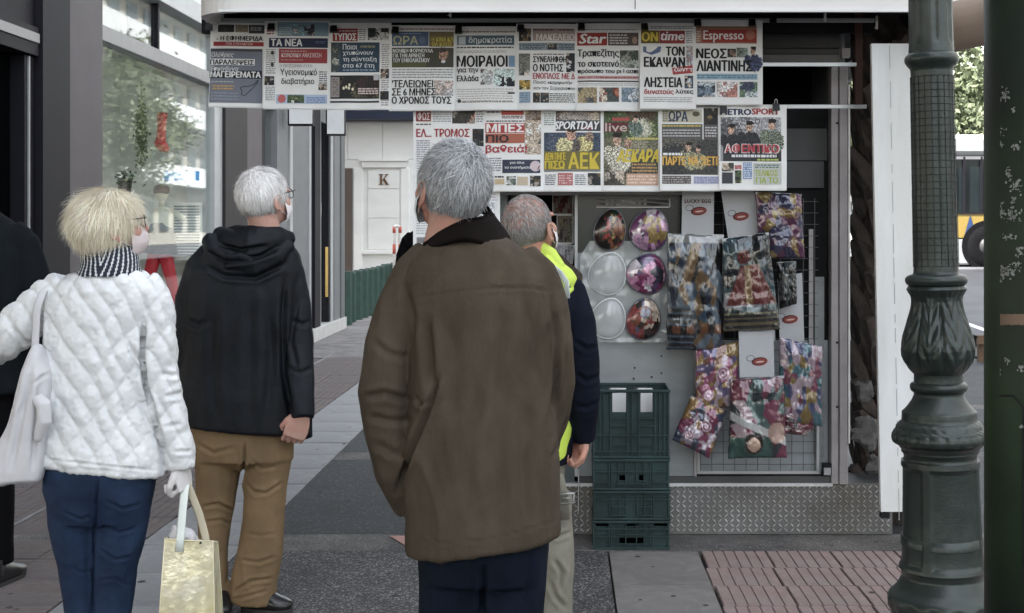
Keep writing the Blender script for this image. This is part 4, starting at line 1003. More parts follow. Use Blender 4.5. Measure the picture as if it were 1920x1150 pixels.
p.rect(1242, 206, 1316, 230, (190, 184, 160)); p.text('ΩΡΑ', 1254, 1289, 209, 228, (40, 52, 92), .025); p.blob(1305, 214, 7, 5, (90, 80, 60)); p.lines(1242, 208, 1252, 228, 6, (120, 120, 110)); p.rect(1319, 203, 1346, 262, (90, 84, 84)); p.photo(1320, 203, 1346, 234, PHD); p.lines(1322, 237, 1344, 258, 4, (200, 200, 206))
p.rect(1241, 233, 1317, 262, (90, 90, 88)); p.lines(1242, 235, 1314, 238, 1, (220, 190, 70), .9); p.lines(1243, 242, 1312, 258, 3, (200, 200, 204), .4); p.photo(1241, 262, 1346, 328, [(66, 66, 64), (84, 82, 74), (54, 54, 56), (100, 96, 84)])
p.man(1290, 266, 52, (150, 150, 116)); p.man(1308, 272, 46, (160, 150, 110)); p.lines(1243, 287, 1280, 292, 1, (236, 236, 236), .9); p.text("ΠΑΡΤΕ ΝΑ 'ΧΕΤΕ", 1242, 1349, 294, 310, (236, 176, 60), .04)
p.rect(1241, 330, 1295, 345, (90, 84, 84)); p.lines(1242, 331, 1294, 344, 3, (170, 160, 160)); p.rect(1300, 331, 1347, 345, (170, 176, 206)); p.lines(1301, 332, 1346, 344, 3, (120, 126, 170))
p.finish('second-row newspaper with an orange line across a dark football photo')
p = Page(1349, 1474, 197, 356, D2 - .012, 15, .006)
p.text('METRO', 1351, 1408, 205, 216, (44, 50, 92), .035); p.text('SPORT', 1410, 1461, 204, 215, (186, 56, 60), .035); p.rect(1351, 220, 1465, 303, (150, 150, 156)); p.photo(1351, 220, 1465, 272, [(150, 150, 158), (170, 170, 176), (120, 120, 126), (96, 96, 100)]); p.rect(1356, 270, 1465, 303, (50, 52, 56))
p.man(1370, 232, 60, (40, 42, 48)); p.man(1404, 226, 64, (46, 46, 52)); p.man(1446, 222, 66, (110, 120, 104)); p.fig(1434, 256, 9, 14, (120, 130, 110)); p.blob(1420, 228, 5, 5, (60, 60, 64)); p.blob(1420, 228, 3.5, 3.5, (180, 180, 184))
p.text('ΑΦΕΝΤΙΚΟ', 1359, 1461, 270, 288, (240, 230, 232), .085); p.text('ΑΦΕΝΤΙΚΟ', 1360, 1460, 271, 287, (200, 50, 62), .035)
p.lines(1372, 290, 1456, 296, 1, (226, 226, 230), .8); p.lines(1420, 298, 1460, 302, 1, (180, 200, 90), .9); p.photo(1354, 306, 1376, 322, PHO); p.rect(1354, 324, 1374, 345, (60, 62, 70)); p.lines(1378, 310, 1390, 318, 2, (200, 60, 70), .8); p.photo(1378, 320, 1390, 344, PHG); p.rect(1393, 305, 1410, 336, (110, 140, 190)); p.lines(1394, 306, 1409, 335, 7, (210, 220, 236)); p.rect(1413, 306, 1465, 346, (190, 196, 190)); p.lines(1416, 308, 1460, 316, 2, (90, 120, 110), .6); p.text('ΤΕΛΙΚΟΣ', 1416, 1458, 319, 330, (170, 186, 50), .03); p.text('ΓΙΑ ΤΟ', 1418, 1458, 333, 344, (170, 186, 50), .03)
p.finish('last newspaper of the second row at the right, METROSPORT above ΑΦΕΝΤΙΚΟ in red')
# clips
clip0 = MB(); clip0.add([(-.017, 0, 0), (.017, 0, 0), (.017, -.010, .004), (-.017, -.010, .004), (-.015, -.002, .034), (.015, -.002, .034), (.015, .004, .034), (-.015, .004, .034)], [(0, 1, 2, 3), (3, 2, 5, 4), (4, 5, 6, 7), (0, 3, 4, 7), (1, 6, 5, 2), (0, 7, 6, 1)])
cme = clip0.mesh('binder_clip'); cme.materials.append(m_clip)
cpos = [(392, 58), (509, 58), (626, 62), (741, 64), (860, 64), (976, 60), (1090, 58), (1209, 58), (1308, 50), (1410, 50), (1449, 46), (1455, 208), (1356, 212)]
bp_ = ['at the left end of the top rail', 'between the first and second newspaper of the top row', 'at the top left corner of the dark blue newspaper', 'at the top left corner of the ΩΡΑ newspaper in the top row', 'over the join left of ΜΟΙΡΑΙΟΙ', 'over the join right of ΜΟΙΡΑΙΟΙ', 'at the top left corner of the Star newspaper', 'at the top left corner of the newspaper with ΛΗΣΤΕΙΑ', 'at the top left corner of the Espresso newspaper', 'at the top right corner of the Espresso newspaper', 'alone on the top rail right of the last newspaper', 'at the top right corner of METROSPORT', 'at the top left corner of METROSPORT']
for (px, py), lb in zip(cpos, bp_):
    o = bpy.data.objects.new('binder_clip', cme); COL.objects.link(o); o.location = P(px, py, D1 - .022 if py < 100 else D2 - .035); o.scale = (1, 1.6, 1.05)
    o.rotation_euler = (0, R(random.uniform(-4, 4)), 0)
    tag(o, 'black binder clip ' + lb, 'clip', 'binder clips holding the newspapers')
b = MB(); b.tube([P(1455, 196, D2 - .03) + Vector((-.006, 0, 0)), P(1455, 188, D2 - .03) + Vector((-.006, 0, 0)), P(1455, 186, D2 - .03), P(1455, 188, D2 - .03) + Vector((.006, 0, 0)), P(1455, 196, D2 - .03) + Vector((.006, 0, 0))], .0014, 6)
tag(b.build('wire_hook', m_rail), 'small wire loop above the clip of METROSPORT', 'hook')

# magazines behind the left window
def mag(x0, x1, y0, y1, D, pal, seed, label, tilt=0.0, bgc=(120, 110, 100)):
    p = Page(x0, x1, y0, y1, D, seed, tilt, 'magazine', bow=.003)
    p.rect(x0 + 1, y0 + 1, x1 - 1, y1 - 1, bgc); p.photo(x0 + 2, y0 + 2, x1 - 2, y1 - 2, pal)
    p.finish(label, 'magazines behind the left kiosk window', 'magazine')
mag(938, 990, 362, 400, 6.75, [(20, 44, 70), (60, 90, 120), (30, 30, 40)], 50, 'dark blue magazine cover above the bald head, left side')
mag(1036, 1074, 366, 402, 6.76, [(90, 30, 30), (50, 24, 26), (120, 90, 60)], 51, 'dark red magazine at the top right of the left window')
mag(1044, 1074, 404, 456, 6.72, [(110, 110, 80), (60, 40, 50), (150, 120, 90), (30, 30, 30)], 52, 'magazine with yellow edge beside the pale window bar')
mag(1040, 1076, 458, 492, 6.70, [(170, 166, 180), (200, 200, 206), (140, 140, 150)], 53, 'pale grey leaflet under the magazine with yellow edge', .1, (190, 190, 196))
mag(936, 948, 400, 440, 6.72, [(110, 110, 90), (60, 50, 40)], 54, 'sliver of a tan magazine left of the bald head')
rk = MB(); a = P(1040, 468, 6.40); b_ = P(1092, 515, 6.40)
rk.add([a, b_, b_ + Vector((0, 0, -.05)), a + Vector((0, 0, -.05)), a + Vector((0, .14, .0)), b_ + Vector((0, .14, 0)), b_ + Vector((0, .14, -.05)), a + Vector((0, .14, -.05))], [(0, 1, 2, 3), (4, 7, 6, 5), (0, 4, 5, 1), (3, 2, 6, 7), (0, 3, 7, 4), (1, 5, 6, 2)])
tag(rk.build('rack_shelf', mat('dark_brown_wood', (0.035, 0.02, 0.014), .6, var=.3)), 'dark brown slanting shelf beside the yellow vest shoulder', 'shelf')

# ================================================================== TOYS AND CARDS on the kiosk front
m_foil = mat('foil_print', (1, 1, 1), 0.25, attr='Col', var=0.0, metal=0.25, spec=0.8, coat=0.8)
m_card = mat('grey_card', (0.40, 0.41, 0.43), 0.7, var=0.06)
def bag(c, D, cf, seed, label, cat='toy bag', nx=44, ny=60, amp=.0075, name='foil_bag', puff=.022, group='toy bags hanging on the kiosk window'):
    """c: four corners (px) tl,tr,br,bl; cf(u,v,rnd)->rgb"""
    rnd = random.Random(seed); vs = []; N = (nx + 1) * (ny + 1)
    uv = np.array([(i / nx, j / ny) for j in range(ny + 1) for i in range(nx + 1)])
    w = np.abs(vnoise(np.stack([uv[:, 0] * 5 + seed, uv[:, 1] * 6, uv[:, 0] * 0 + seed], 1))) + .6 * np.abs(vnoise(np.stack([uv[:, 0] * 12, uv[:, 1] * 9 + seed, uv[:, 0] * 0], 1), 3))
    w2 = vnoise(np.stack([uv[:, 0] * 22, uv[:, 1] * 26, uv[:, 0] * 0 + seed], 1), 5)
    for s_ in (1, -1):
        for k, (u, v) in enumerate(uv):
            top = [(c[0][a] * (1 - u) + c[1][a] * u) for a in (0, 1)]; bot = [(c[3][a] * (1 - u) + c[2][a] * u) for a in (0, 1)]
            px, py = top[0] * (1 - v) + bot[0] * v, top[1] * (1 - v) + bot[1] * v
            e = (min(u, 1 - u) * 4, min(v, 1 - v) * 6); pf = min(1, e[0]) ** .5 * min(1, e[1]) ** .5
            y = D - s_ * (puff * pf) - .016 * pf * abs(math.sin(5.1 * u + 2.3 * v * (1 if seed % 2 else -1) + seed)) * (1 if s_ > 0 else 0) - (w[k] * amp + w2[k] * amp * .25) * (1 if s_ > 0 else .2)
            vs.append((PX(px, D) + w2[k] * .0015, y, PZ(py, D)))
    b = MB(); b.v = vs
    for s_, o in ((1, 0), (-1, N)):
        for j in range(ny):
            for i in range(nx):
                a = o + j * (nx + 1) + i; f = (a, a + nx + 1, a + nx + 2, a + 1)
                b.f.append(f if s_ > 0 else f[::-1]); b.m.append(0)
                b.c.append(None)
    edge = [i for i in range(nx + 1)] + [(j + 1) * (nx + 1) - 1 for j in range(1, ny + 1)] + [ny * (nx + 1) + i for i in range(nx - 1, -1, -1)] + [j * (nx + 1) for j in range(ny - 1, 0, -1)]
    for i in range(len(edge)):
        a, q_ = edge[i], edge[(i + 1) % len(edge)]; b.f.append((a, q_, N + q_, N + a)); b.m.append(0); b.c.append(None)
    o = b.build(name, m_foil, None, fix=False); o.data.shade_smooth()
    at = o.data.color_attributes.new('Col', 'FLOAT_COLOR', 'POINT'); arr = []
    for k, (u, v) in enumerate(uv):
        c_ = lin(cf(u, v, rnd)); m_ = sum(c_) / 3; arr += [*[.80 * (q_ * .80 + m_ * .20) for q_ in c_], 1.0]
    arr += [.2, .2, .21, 1.0] * N; at.data.foreach_set('color', arr)
    tag(o, label, cat, group)
    # hang hole strip, a heat-sealed header
    hd = MB(); t0, t1 = Vector(P(*c[0], D)), Vector(P(*c[1], D)); dn = (Vector(P(*c[3], D)) - t0).normalized() * .012
    y_ = Vector((0, -.008, 0)); hd.add([t0 + y_, t1 + y_, t1 + dn + y_, t0 + dn + y_, t0 + y_ * .1, t1 + y_ * .1, t1 + dn + y_ * .1, t0 + dn + y_ * .1], [(0, 3, 2, 1), (0, 1, 5, 4), (3, 7, 6, 2), (4, 5, 6, 7)])
    hd.build('sealed_edge', mat('clear_plastic_edge', (0.42, 0.44, 0.46), .15, spec=.9), o)
    return o
def palf(pal, f=7, seed=0, swirl=0):
    rs = random.Random(seed); pts = [(rs.random(), rs.random(), rs.choice(pal)) for _ in range(f * f)]
    def fn(u, v, r):
        if swirl:
            for cu, cv, rr in ((.62, .45, .16), (.3, .75, .12)):
                d = math.hypot(u - cu, (v - cv) * 1.3)
                if d < rr: return pal[0] if math.sin(d * 90 + math.atan2(v - cv, u - cu)) > 0 else (220, 190, 210)
        c = min(pts, key=lambda p: (p[0] - u) ** 2 + (p[1] - v) ** 2)[2]; k = r.uniform(.95, 1.05)
        return [min(255, q_ * k) for q_ in c]
    return fn
BD = 6.40
P_BLUE = [(24, 44, 72), (40, 76, 110), (16, 26, 40), (90, 110, 130), (120, 84, 40), (30, 30, 36)]
P_MIX = [(150, 50, 90), (180, 140, 40), (200, 170, 190), (90, 70, 130), (60, 110, 130), (150, 70, 60)]
P_PINK = [(140, 40, 80), (70, 110, 110), (190, 160, 170), (40, 60, 70), (120, 30, 60)]
fA = palf(P_BLUE, 9, 2)
def cfA2(u, v, r):
    base = fA(u, v, r)
    if .62 < v < .8 and u < .45: return (60, 90, 116) if int(v * 40) % 2 else (14, 24, 36)
    if .78 < v < .86: return (130, 66, 30) if (u * 4) % 1 > .4 else (24, 24, 28)
    if v > .86 and u < .5: return (70, 96, 120) if int(v * 40) % 2 else (16, 26, 40)
    if v < .07: return (150, 152, 150)
    if abs((u - .45) + (v - .2) * .5) < .09 and v < .45: return (126, 90, 44)
    return base
fB = palf([(20, 44, 60), (34, 80, 96), (14, 26, 36), (60, 90, 100)], 8, 4)
def cfB(u, v, r):
    k = r.uniform(.85, 1.15)
    if v < .30 and (u - .42) ** 2 + ((v - .22) * 1.7) ** 2 < .020: return (110 * k, 34, 26)
    if .30 < v < .72 and abs(u - .52) < .16 + (v - .3) * .75: return (124 * k, 34, 28) if abs(u - .48) > .06 else (150, 110, 60)
    if .62 < v < .74 and u < .7: return (150, 152, 166)
    if v > .8: return (110 * k, 100, 60) if int(v * 34) % 2 else (30, 40, 44)
    return fB(u, v, r)
bag(((1252, 438), (1357, 440), (1353, 657), (1249, 655)), BD - .03, cfA2, 2, 'large dark blue foil toy bag with brown streaks, right of the toy eggs')
bag(((1354, 448), (1441, 436), (1463, 618), (1356, 622)), BD - .06, cfB, 3, 'blue foil toy bag with a red figure shape, beside the dark blue bag')
bag(((1416, 360), (1502, 364), (1509, 484), (1424, 484)), BD, palf([(40, 40, 96), (110, 40, 90), (150, 110, 40), (60, 60, 110), (170, 140, 60), (90, 40, 80)], 7, 5), 4, 'purple and orange toy bag at the top right of the window')
bag(((1456, 492), (1492, 490), (1494, 570), (1462, 580)), BD - .02, palf([(20, 26, 30), (50, 70, 70), (90, 96, 100), (14, 16, 18)], 5, 6), 5, 'small black clear-edged toy bag left of the thin window post')
bag(((1305, 655), (1385, 640), (1384, 760), (1302, 772)), BD - .02, palf([(170, 60, 110), (170, 130, 50), (190, 160, 180), (100, 80, 140), (150, 90, 60)], 8, 7, 1), 6, 'pink and yellow toy bag with swirls under the dark blue bag')
bag(((1296, 742), (1362, 770), (1330, 860), (1260, 824)), BD - .035, palf([(150, 40, 90), (170, 120, 40), (190, 170, 190), (70, 80, 110)], 8, 8, 1), 7, 'tilted pink and yellow toy bag at the lower left of the window')
fK = palf(P_PINK, 7, 9)
def cfK(u, v, r):
    if (u - .42) ** 2 + ((v - .82) * 1.2) ** 2 < .012: return (206, 160, 130)
    if (u - .42) ** 2 + ((v - .80) * 1.2) ** 2 < .026: return (50, 30, 30)
    if (u - .82) ** 2 + ((v - .68) * 1.2) ** 2 < .024: return (196, 150, 130)
    if v > .72 and u < .75: return (40, 100, 90)
    if abs(v - .45 - u * .35) < .05: return (200, 206, 206)
    return fK(u, v, r)
bag(((1370, 712), (1470, 704), (1475, 858), (1365, 860)), BD - .07, cfK, 8, 'pink and green toy bag with a pale face shape, lowest in the window', puff=.03)
bag(((1462, 632), (1541, 650), (1541, 800), (1458, 790)), BD - .03, palf([(60, 70, 130), (150, 120, 40), (140, 40, 80), (40, 110, 130), (180, 150, 170)], 8, 10), 9, 'yellow, blue and pink toy bag at the right edge of the window')
bag(((1448, 760), (1540, 780), (1512, 818), (1462, 812)), BD - .012, palf([(150, 40, 70), (110, 40, 60), (190, 170, 170), (60, 50, 60)], 6, 11), 10, 'crumpled crimson toy bag under the yellow and blue one')
def card(c, D, ovals, label, txt=None):
    b = MB(); pts = [P(*q_, D) for q_ in c]; bk = [p_ + Vector((0, .003, 0)) for p_ in pts]
    b.add(pts + bk, [(0, 3, 2, 1), (4, 5, 6, 7)] + [(i, (i + 1) % 4, 4 + (i + 1) % 4, 4 + i) for i in range(4)])
    o = b.build('display_card', m_card); tag(o, label, 'card', 'grey toy cards with red oval')
    p = MB()
    def disc(cx, cy, rx, ry, col, off, a=-.12):
        p.col = lin(col); n = 20; p.add([P(cx + rx * math.cos(t) * math.cos(a) - ry * math.sin(t) * math.sin(a), cy + rx * math.cos(t) * math.sin(a) + ry * math.sin(t) * math.cos(a), D - off) for t in [6.283 * i / n for i in range(n)]], [tuple(range(n))])
    for (cx, cy) in ovals:
        disc(cx - 17, cy - 6, 8, 6, (110, 110, 118), .0005); disc(cx - 17, cy - 6, 6.5, 4.6, (176, 178, 186), .0008)
        disc(cx + 2, cy + .5, 17.5, 9, (190, 170, 172), .0010); disc(cx, cy, 15, 8, (80, 20, 20), .0013); disc(cx + 1, cy, 12.5, 6, (150, 50, 44), .0016); disc(cx + 1, cy + .6, 8, 1.6, (206, 170, 160), .0020)
    if txt:
        pts, Fs = fit_text(txt[0], txt[1], txt[2], -txt[4], -txt[3], .03); p.col = lin((90, 34, 44)); p.add([P(q_[0], -q_[1], D - .0022) for q_ in pts], Fs)
    p.build('card_print', m_ink, o, fix=False)
CDp = 6.46
card(((1279, 358), (1339, 358), (1338, 441), (1278, 440)), CDp, [(1310, 396)], 'grey card with small dark red lettering over its red oval', ('LUCKY EGG', 1284, 1333, 374, 381))
card(((1352, 358), (1414, 358), (1426, 440), (1366, 452)), CDp - .01, [(1389, 406)], 'grey card with red oval, tilted, beside the purple and orange bag')
card(((1458, 520), (1504, 512), (1508, 640), (1462, 640)), CDp - .02, [(1481, 599)], 'grey card with red oval below the small black bag')
card(((1385, 622), (1450, 622), (1452, 706), (1387, 708)), CDp - .115, [(1424, 678)], 'grey card with red oval in the middle of the lower toy bags')
card(((1384, 600), (1452, 600), (1454, 640), (1386, 640)), CDp - .05, [(1420, 630)], 'grey card half hidden under the bag with a red figure')
# string of small prints above the eggs
p = Page(1118, 1255, 372, 388, 6.53, 60, 0, 'header_card', bow=0); p.rect(1118, 372, 1255, 388, (120, 120, 120)); p.photo(1120, 374, 1253, 386, [(130, 130, 126), (60, 60, 60), (100, 80, 70)], 5)
p.finish('long narrow header card above the toy eggs', 'cards on the kiosk', 'card')
# toy eggs in blister sheet
m_clear = mat('clear_blister', (0.62, 0.65, 0.65), 0.10, var=.1, spec=1.0, coat=1.0, alpha=.42)
bl = MB(); nx, ny = 34, 40; x0, x1, y0, y1 = 1088, 1252, 452, 642
uv = np.array([(i / nx, j / ny) for j in range(ny + 1) for i in range(nx + 1)])
eggs_clear = ((1140, 513), (1141, 597))
w = np.abs(vnoise(np.stack([uv[:, 0] * 9, uv[:, 1] * 11, uv[:, 0] * 0], 1), 2))
vs = []
for k, (u, v) in enumerate(uv):
    px, py = x0 + (x1 - x0) * u, y0 + (y1 - y0) * v
    if v < .15 and u < .25: px += (.15 - v) * 120 * (1 - u * 4)
    vs.append((PX(px, 6.5), 6.505 - .012 * w[k], PZ(py, 6.5)))
bl.add(vs, [(j * (nx + 1) + i, (j + 1) * (nx + 1) + i, (j + 1) * (nx + 1) + i + 1, j * (nx + 1) + i + 1) for j in range(ny) for i in range(nx)])
o = bl.build('blister_sheet', m_clear, None, True, fix=False); tag(o, 'crinkled clear plastic sheet behind the lower toy eggs', 'packaging')
def egg(cx, cy, rx, ry, rot, pal, seed, label, clear=False):
    c = P(cx, cy, 6.49); k = 6.49 / F; b = MB(); n, m = 28, 9; rs_ = random.Random(seed)
    blobs = [(rs_.uniform(-1, 1), rs_.uniform(-1, 1), rs_.uniform(.12, .4), rs_.choice(pal)) for _ in range(34)]
    vs = []
    def pt(rr, th):
        x, z = rr * math.cos(th), rr * math.sin(th); x *= (1 - .16 * z)
        X, Z = x * rx * k, z * ry * k; y = -.034 * math.sqrt(max(0, 1 - rr * rr))
        return Vector((c.x + X * math.cos(rot) - Z * math.sin(rot), c.y + y, c.z + X * math.sin(rot) + Z * math.cos(rot)))
    for i in range(m + 1):
        rr = math.sin(math.pi / 2 * i / m)
        for q_ in range(n): vs.append(pt(rr, 2 * math.pi * q_ / n))
    b.v = [tuple(v) for v in vs]
    for i in range(m):
        for q_ in range(n):
            q2 = (q_ + 1) % n; b.f.append((i * n + q_, i * n + q2, (i + 1) * n + q2, (i + 1) * n + q_)); b.m.append(0)
            rr = math.sin(math.pi / 2 * (i + .5) / m); th = 2 * math.pi * (q_ + .5) / n; u, v = rr * math.cos(th), rr * math.sin(th); col = pal[0]
            for bx, by, br, bc in blobs:
                if (u - bx) ** 2 + (v - by) ** 2 < br * br: col = bc
            f = rs_.uniform(.8, 1.2); b.c.append(lin([min(255, t * f) for t in col]) if not clear else None)
    o = b.build('toy_egg', m_clear if clear else m_foil, None, True, fix=False); bm = bmesh.new(); bm.from_mesh(o.data); bmesh.ops.remove_doubles(bm, verts=bm.verts, dist=1e-5); bm.to_mesh(o.data); bm.free()
    tag(o, label, 'toy egg', 'toy egg packs')
    r = MB(); ring = [pt(1.0, 2 * math.pi * q_ / 32) + Vector((0, .002, 0)) for q_ in range(33)]; r.tube(ring, .0045, 8, cap=False)
    r.build('rim', mat('tray_edge', (.6, .63, .63), .15, coat=.8) if clear else mat('egg_rim', (0.10, 0.11, 0.14), .2, coat=.5), o, True)
egg(1144, 431, 29, 39, -.18, [(60, 36, 26), (120, 60, 30), (40, 60, 50), (150, 120, 70), (30, 24, 22), (150, 50, 50)], 1, 'brown and orange printed toy egg, top left of the six')
egg(1218, 431, 35, 40, -.35, [(120, 60, 110), (180, 130, 170), (60, 70, 90), (150, 120, 60), (200, 190, 200)], 2, 'lilac printed toy egg, top right of the six')
egg(1140, 513, 34, 40, -.35, [(150, 150, 150)], 3, 'empty clear plastic egg shell above the other empty one', True)
egg(1213, 513, 37, 38, -.45, [(130, 40, 90), (190, 120, 160), (90, 60, 110), (200, 190, 200), (60, 60, 80)], 4, 'magenta printed toy egg in the middle row')
egg(1141, 597, 32, 38, -.3, [(150, 150, 150)], 5, 'empty clear plastic egg shell at the lower left of the six', True)
egg(1207, 598, 32, 39, -.2, [(110, 50, 36), (160, 110, 80), (90, 90, 120), (190, 170, 150), (50, 40, 36), (150, 60, 60)], 6, 'brown printed toy egg with pale spots, bottom right of the six')

# ================================================================== CRATES
m_crate = mat('green_crate_plastic', (0.013, 0.026, 0.027), 0.5, spec=.3, var=0.22, vscale=7, col2=(0.022, 0.045, 0.046), bump=.1)
CF = 6.25; XC0, XC1 = PX(1112, CF), PX(1255, CF); CW = XC1 - XC0; CDp2 = .27
def panel(b, w, h, t, holes, M):
    xs = sorted({0, w} | {q_ for o in holes for q_ in (o[0], o[1])}); zs = sorted({0, h} | {q_ for o in holes for q_ in (o[2], o[3])})
    for i in range(len(xs) - 1):
        for j in range(len(zs) - 1):
            cx, cz = (xs[i] + xs[i + 1]) / 2, (zs[j] + zs[j + 1]) / 2
            if any(o[0] < cx < o[1] and o[2] < cz < o[3] for o in holes): continue
            b.box(xs[i], xs[i + 1], 0, t, zs[j], zs[j + 1], M)
def crate(z0, h, holes, ribs, label, dx=0.0, bars=()):
    e = empty('crate', ((XC0 + XC1) / 2 + dx, CF + CDp2 / 2, z0), label, 'crate', 'green crates stacked before the kiosk')
    T = Matrix.Translation((XC0 + dx, CF, z0))
    S = [T, Matrix.Translation((XC1 + dx, CF + CDp2, z0)) @ Matrix.Rotation(math.pi, 4, 'Z')]
    for M in S:
        b = MB(); panel(b, CW, h - .002, .006, holes, M); b.build('wall', m_crate, e)
        b = MB()
        for (x, w) in ribs: b.box(x * CW, x * CW + w, -.013, -.0005, .012, h - .014, M)
        for (z, x0, x1) in bars: b.box(x0 * CW, x1 * CW, -.016, -.0015, z, z + .006, M)
        b.build('ribbing', m_crate, e)
        b = MB(); b.box(-.003, CW + .003, -.018, .009, h - .014, h - .0025, M, bev=.002); b.box(-.002, CW + .002, -.016, .009, .0, .011, M, bev=.002); b.build('rim', m_crate, e)
    for sx in (XC0 + dx, XC1 + dx - .006):
        b = MB(); b.box(sx, sx + .006, CF + .0095, CF + CDp2 - .0095, z0, z0 + h - .003); b.build('side_wall', m_crate, e)
    b = MB(); b.box(XC0 + dx + .007, XC1 + dx - .007, CF + .01, CF + CDp2 - .01, z0 + .001, z0 + .007); b.build('floor', m_crate, e)
rb = [(.0, .008), (.205, .005), (.235, .005), (.33, .004), (.42, .005), (.56, .005), (.66, .004), (.745, .005), (.775, .005), (.975, .008)]
crate(0.0, .1385, [(CW * .33, CW * .67, .028, .054), (CW * .04, CW * .22, .108, .124), (CW * .41, CW * .60, .108, .124), (CW * .80, CW * .97, .108, .124)], rb, 'bottom green plastic crate of the stack, on the pavement', 0, ((.06, .02, .32), (.06, .68, .98), (.07, .34, .66), (.095, .02, .98)))
crate(0.139, .1385, [], rb, 'second green crate from the bottom of the stack', .003, ((.02, .22, .42), (.06, .22, .42), (.02, .60, .78), (.06, .60, .78), (.095, .02, .98)))
crate(0.278, .1485, [(CW * .345, CW * .42, .045, .07), (CW * .60, CW * .68, .045, .07)], rb, 'third green crate from the bottom with two small square holes', 0, ((.028, .3, .72), (.085, .02, .98), (.035, .02, .22), (.035, .78, .98)))
hw = [(CW * .25, CW * .43, .215, .305), (CW * .62, CW * .78, .215, .305), (CW * .26, CW * .42, .188, .21), (CW * .63, CW * .77, .188, .21)]
crate(0.427, .323, hw[:2], [(.0, .008), (.08, .005), (.13, .005), (.22, .007), (.44, .006), (.50, .005), (.59, .006), (.80, .007), (.86, .005), (.92, .005), (.975, .008)], 'tall top green crate of the stack with two upright openings', .001, ((.06, .22, .44), (.06, .60, .80), (.105, .02, .98), (.03, .02, .98), (.185, .22, .44), (.185, .60, .80), (.15, .22, .44), (.15, .6, .8)))
b = MB(); b.box(XC0 + .085, XC0 + .16, CF + .10, CF + .115, .62, .742); b.box(XC0 + .215, XC0 + .285, CF + .10, CF + .115, .62, .742)
tag(b.build('opening_backing', m_paper), 'added white sheets in the tall top crate, standing in for the pale panel behind', 'paper')  # added so the openings look white, in place of the kiosk panel beyond

# cable and bits beside crates
b = MB(); b.tube([P(1085, 880, 6.5), P(1084.5, 955, 6.5), P(1083, 965, 6.48)], .003, 6); tag(b.build('cable', m_alul, None, True), 'thin pale cable hanging down beside the crate stack', 'cable')
# white board, slightly leaning
D_ = 6.05
wb = empty('white_board', (PX(1650, D_), D_, .2), 'tall white board leaning slightly between palm trunk and lamp post', 'board')
b = MB(); 
def wq(px, py): return P(px, py, D_)
a = [wq(1634, 82), wq(1750, 82), wq(1768, 960), wq(1652, 960)]
b.add(a + [v + Vector((0, .03, 0)) for v in a], [(0, 3, 2, 1), (4, 5, 6, 7), (0, 1, 5, 4), (1, 2, 6, 5), (2, 3, 7, 6), (3, 0, 4, 7)])
b.build('panel', mat('board_white', (0.70, 0.72, 0.73), .5, col2=(0.62, 0.625, 0.61), var=.07, vscale=3, stretch=(3, 1, .5)), wb)
b = MB()
yy = 86
rr_ = random.Random(5)
while yy < 940:
    L_ = rr_.uniform(15, 60); f0, f1 = (yy - 82) / 878, (yy + L_ - 82) / 878
    b.quad(wq(1667 + 18 * f0, yy) + Vector((0, -.0008, 0)), wq(1668.3 + 18 * f0, yy) + Vector((0, -.0008, 0)), wq(1668.3 + 18 * f1, yy + L_) + Vector((0, -.0008, 0)), wq(1667 + 18 * f1, yy + L_) + Vector((0, -.0008, 0)))
    yy += L_ + rr_.uniform(5, 30)
b.build('seam', mat('seam_grey', (.3, .32, .33), .7), wb)
b = MB(); b.box(PX(1652, D_) , PX(1668, D_), D_ - .004, D_ + .035, PZ(972, D_), PZ(961, D_)); b.build('foot', m_kdark, wb)

# palm trunk with old leaf bases
pc = Vector((PX(1676, 6.95), 6.95, 0)); pr = .21
palm = empty('palm_trunk', pc, 'rough brown palm trunk with old leaf bases between kiosk and white board', 'tree')
m_palm = mat('palm_bark', (0.035, 0.027, 0.023), .95, var=.5, vscale=10, col2=(0.085, 0.067, 0.058), stretch=(3, 3, 1), bump=1, bscale=60)
b = MB(); b.tube([pc, pc + Vector((0, 0, 1)), pc + Vector((0, 0, 2.58))], [pr, pr * .9, pr * .9], 20); b.build('trunk', m_palm, palm, True)
lb = MB(); lb.add([(-.055, 0, -.02), (.055, 0, -.02), (.045, -.03, .05), (-.045, -.03, .05), (0, -.05, .04), (-.03, -.075, .12), (.03, -.075, .12), (0, -.085, .11), (-.022, -.06, .125), (.022, -.06, .125)],
                  [(0, 1, 4), (0, 4, 3), (1, 2, 4), (3, 4, 7, 5), (4, 2, 6, 7), (5, 7, 6, 9, 8), (3, 5, 8), (2, 9, 6), (0, 3, 8, 9, 2, 1)])
lme = lb.mesh('leaf_base'); lme.materials.append(m_palm)
k = 0
for r_ in range(17):
    for j in range(8):
        a = 2 * math.pi * (j + .5 * (r_ % 2)) / 8 + .1 * r_; 
        if math.sin(a) > .35: continue
        o = bpy.data.objects.new('leaf_base', lme); COL.objects.link(o); o.parent = palm
        o.location = (math.cos(a) * pr * .88, math.sin(a) * pr * .88, .1 + r_ * .145 + random.uniform(-.02, .02)); s_ = random.uniform(1.1, 1.6)
        o.scale = (s_ * 1.1, s_ * random.uniform(.5, .95), s_ * 1.35); o.rotation_euler = (R(random.uniform(-22, 0)), R(random.uniform(-32, -8)), a + math.pi / 2)
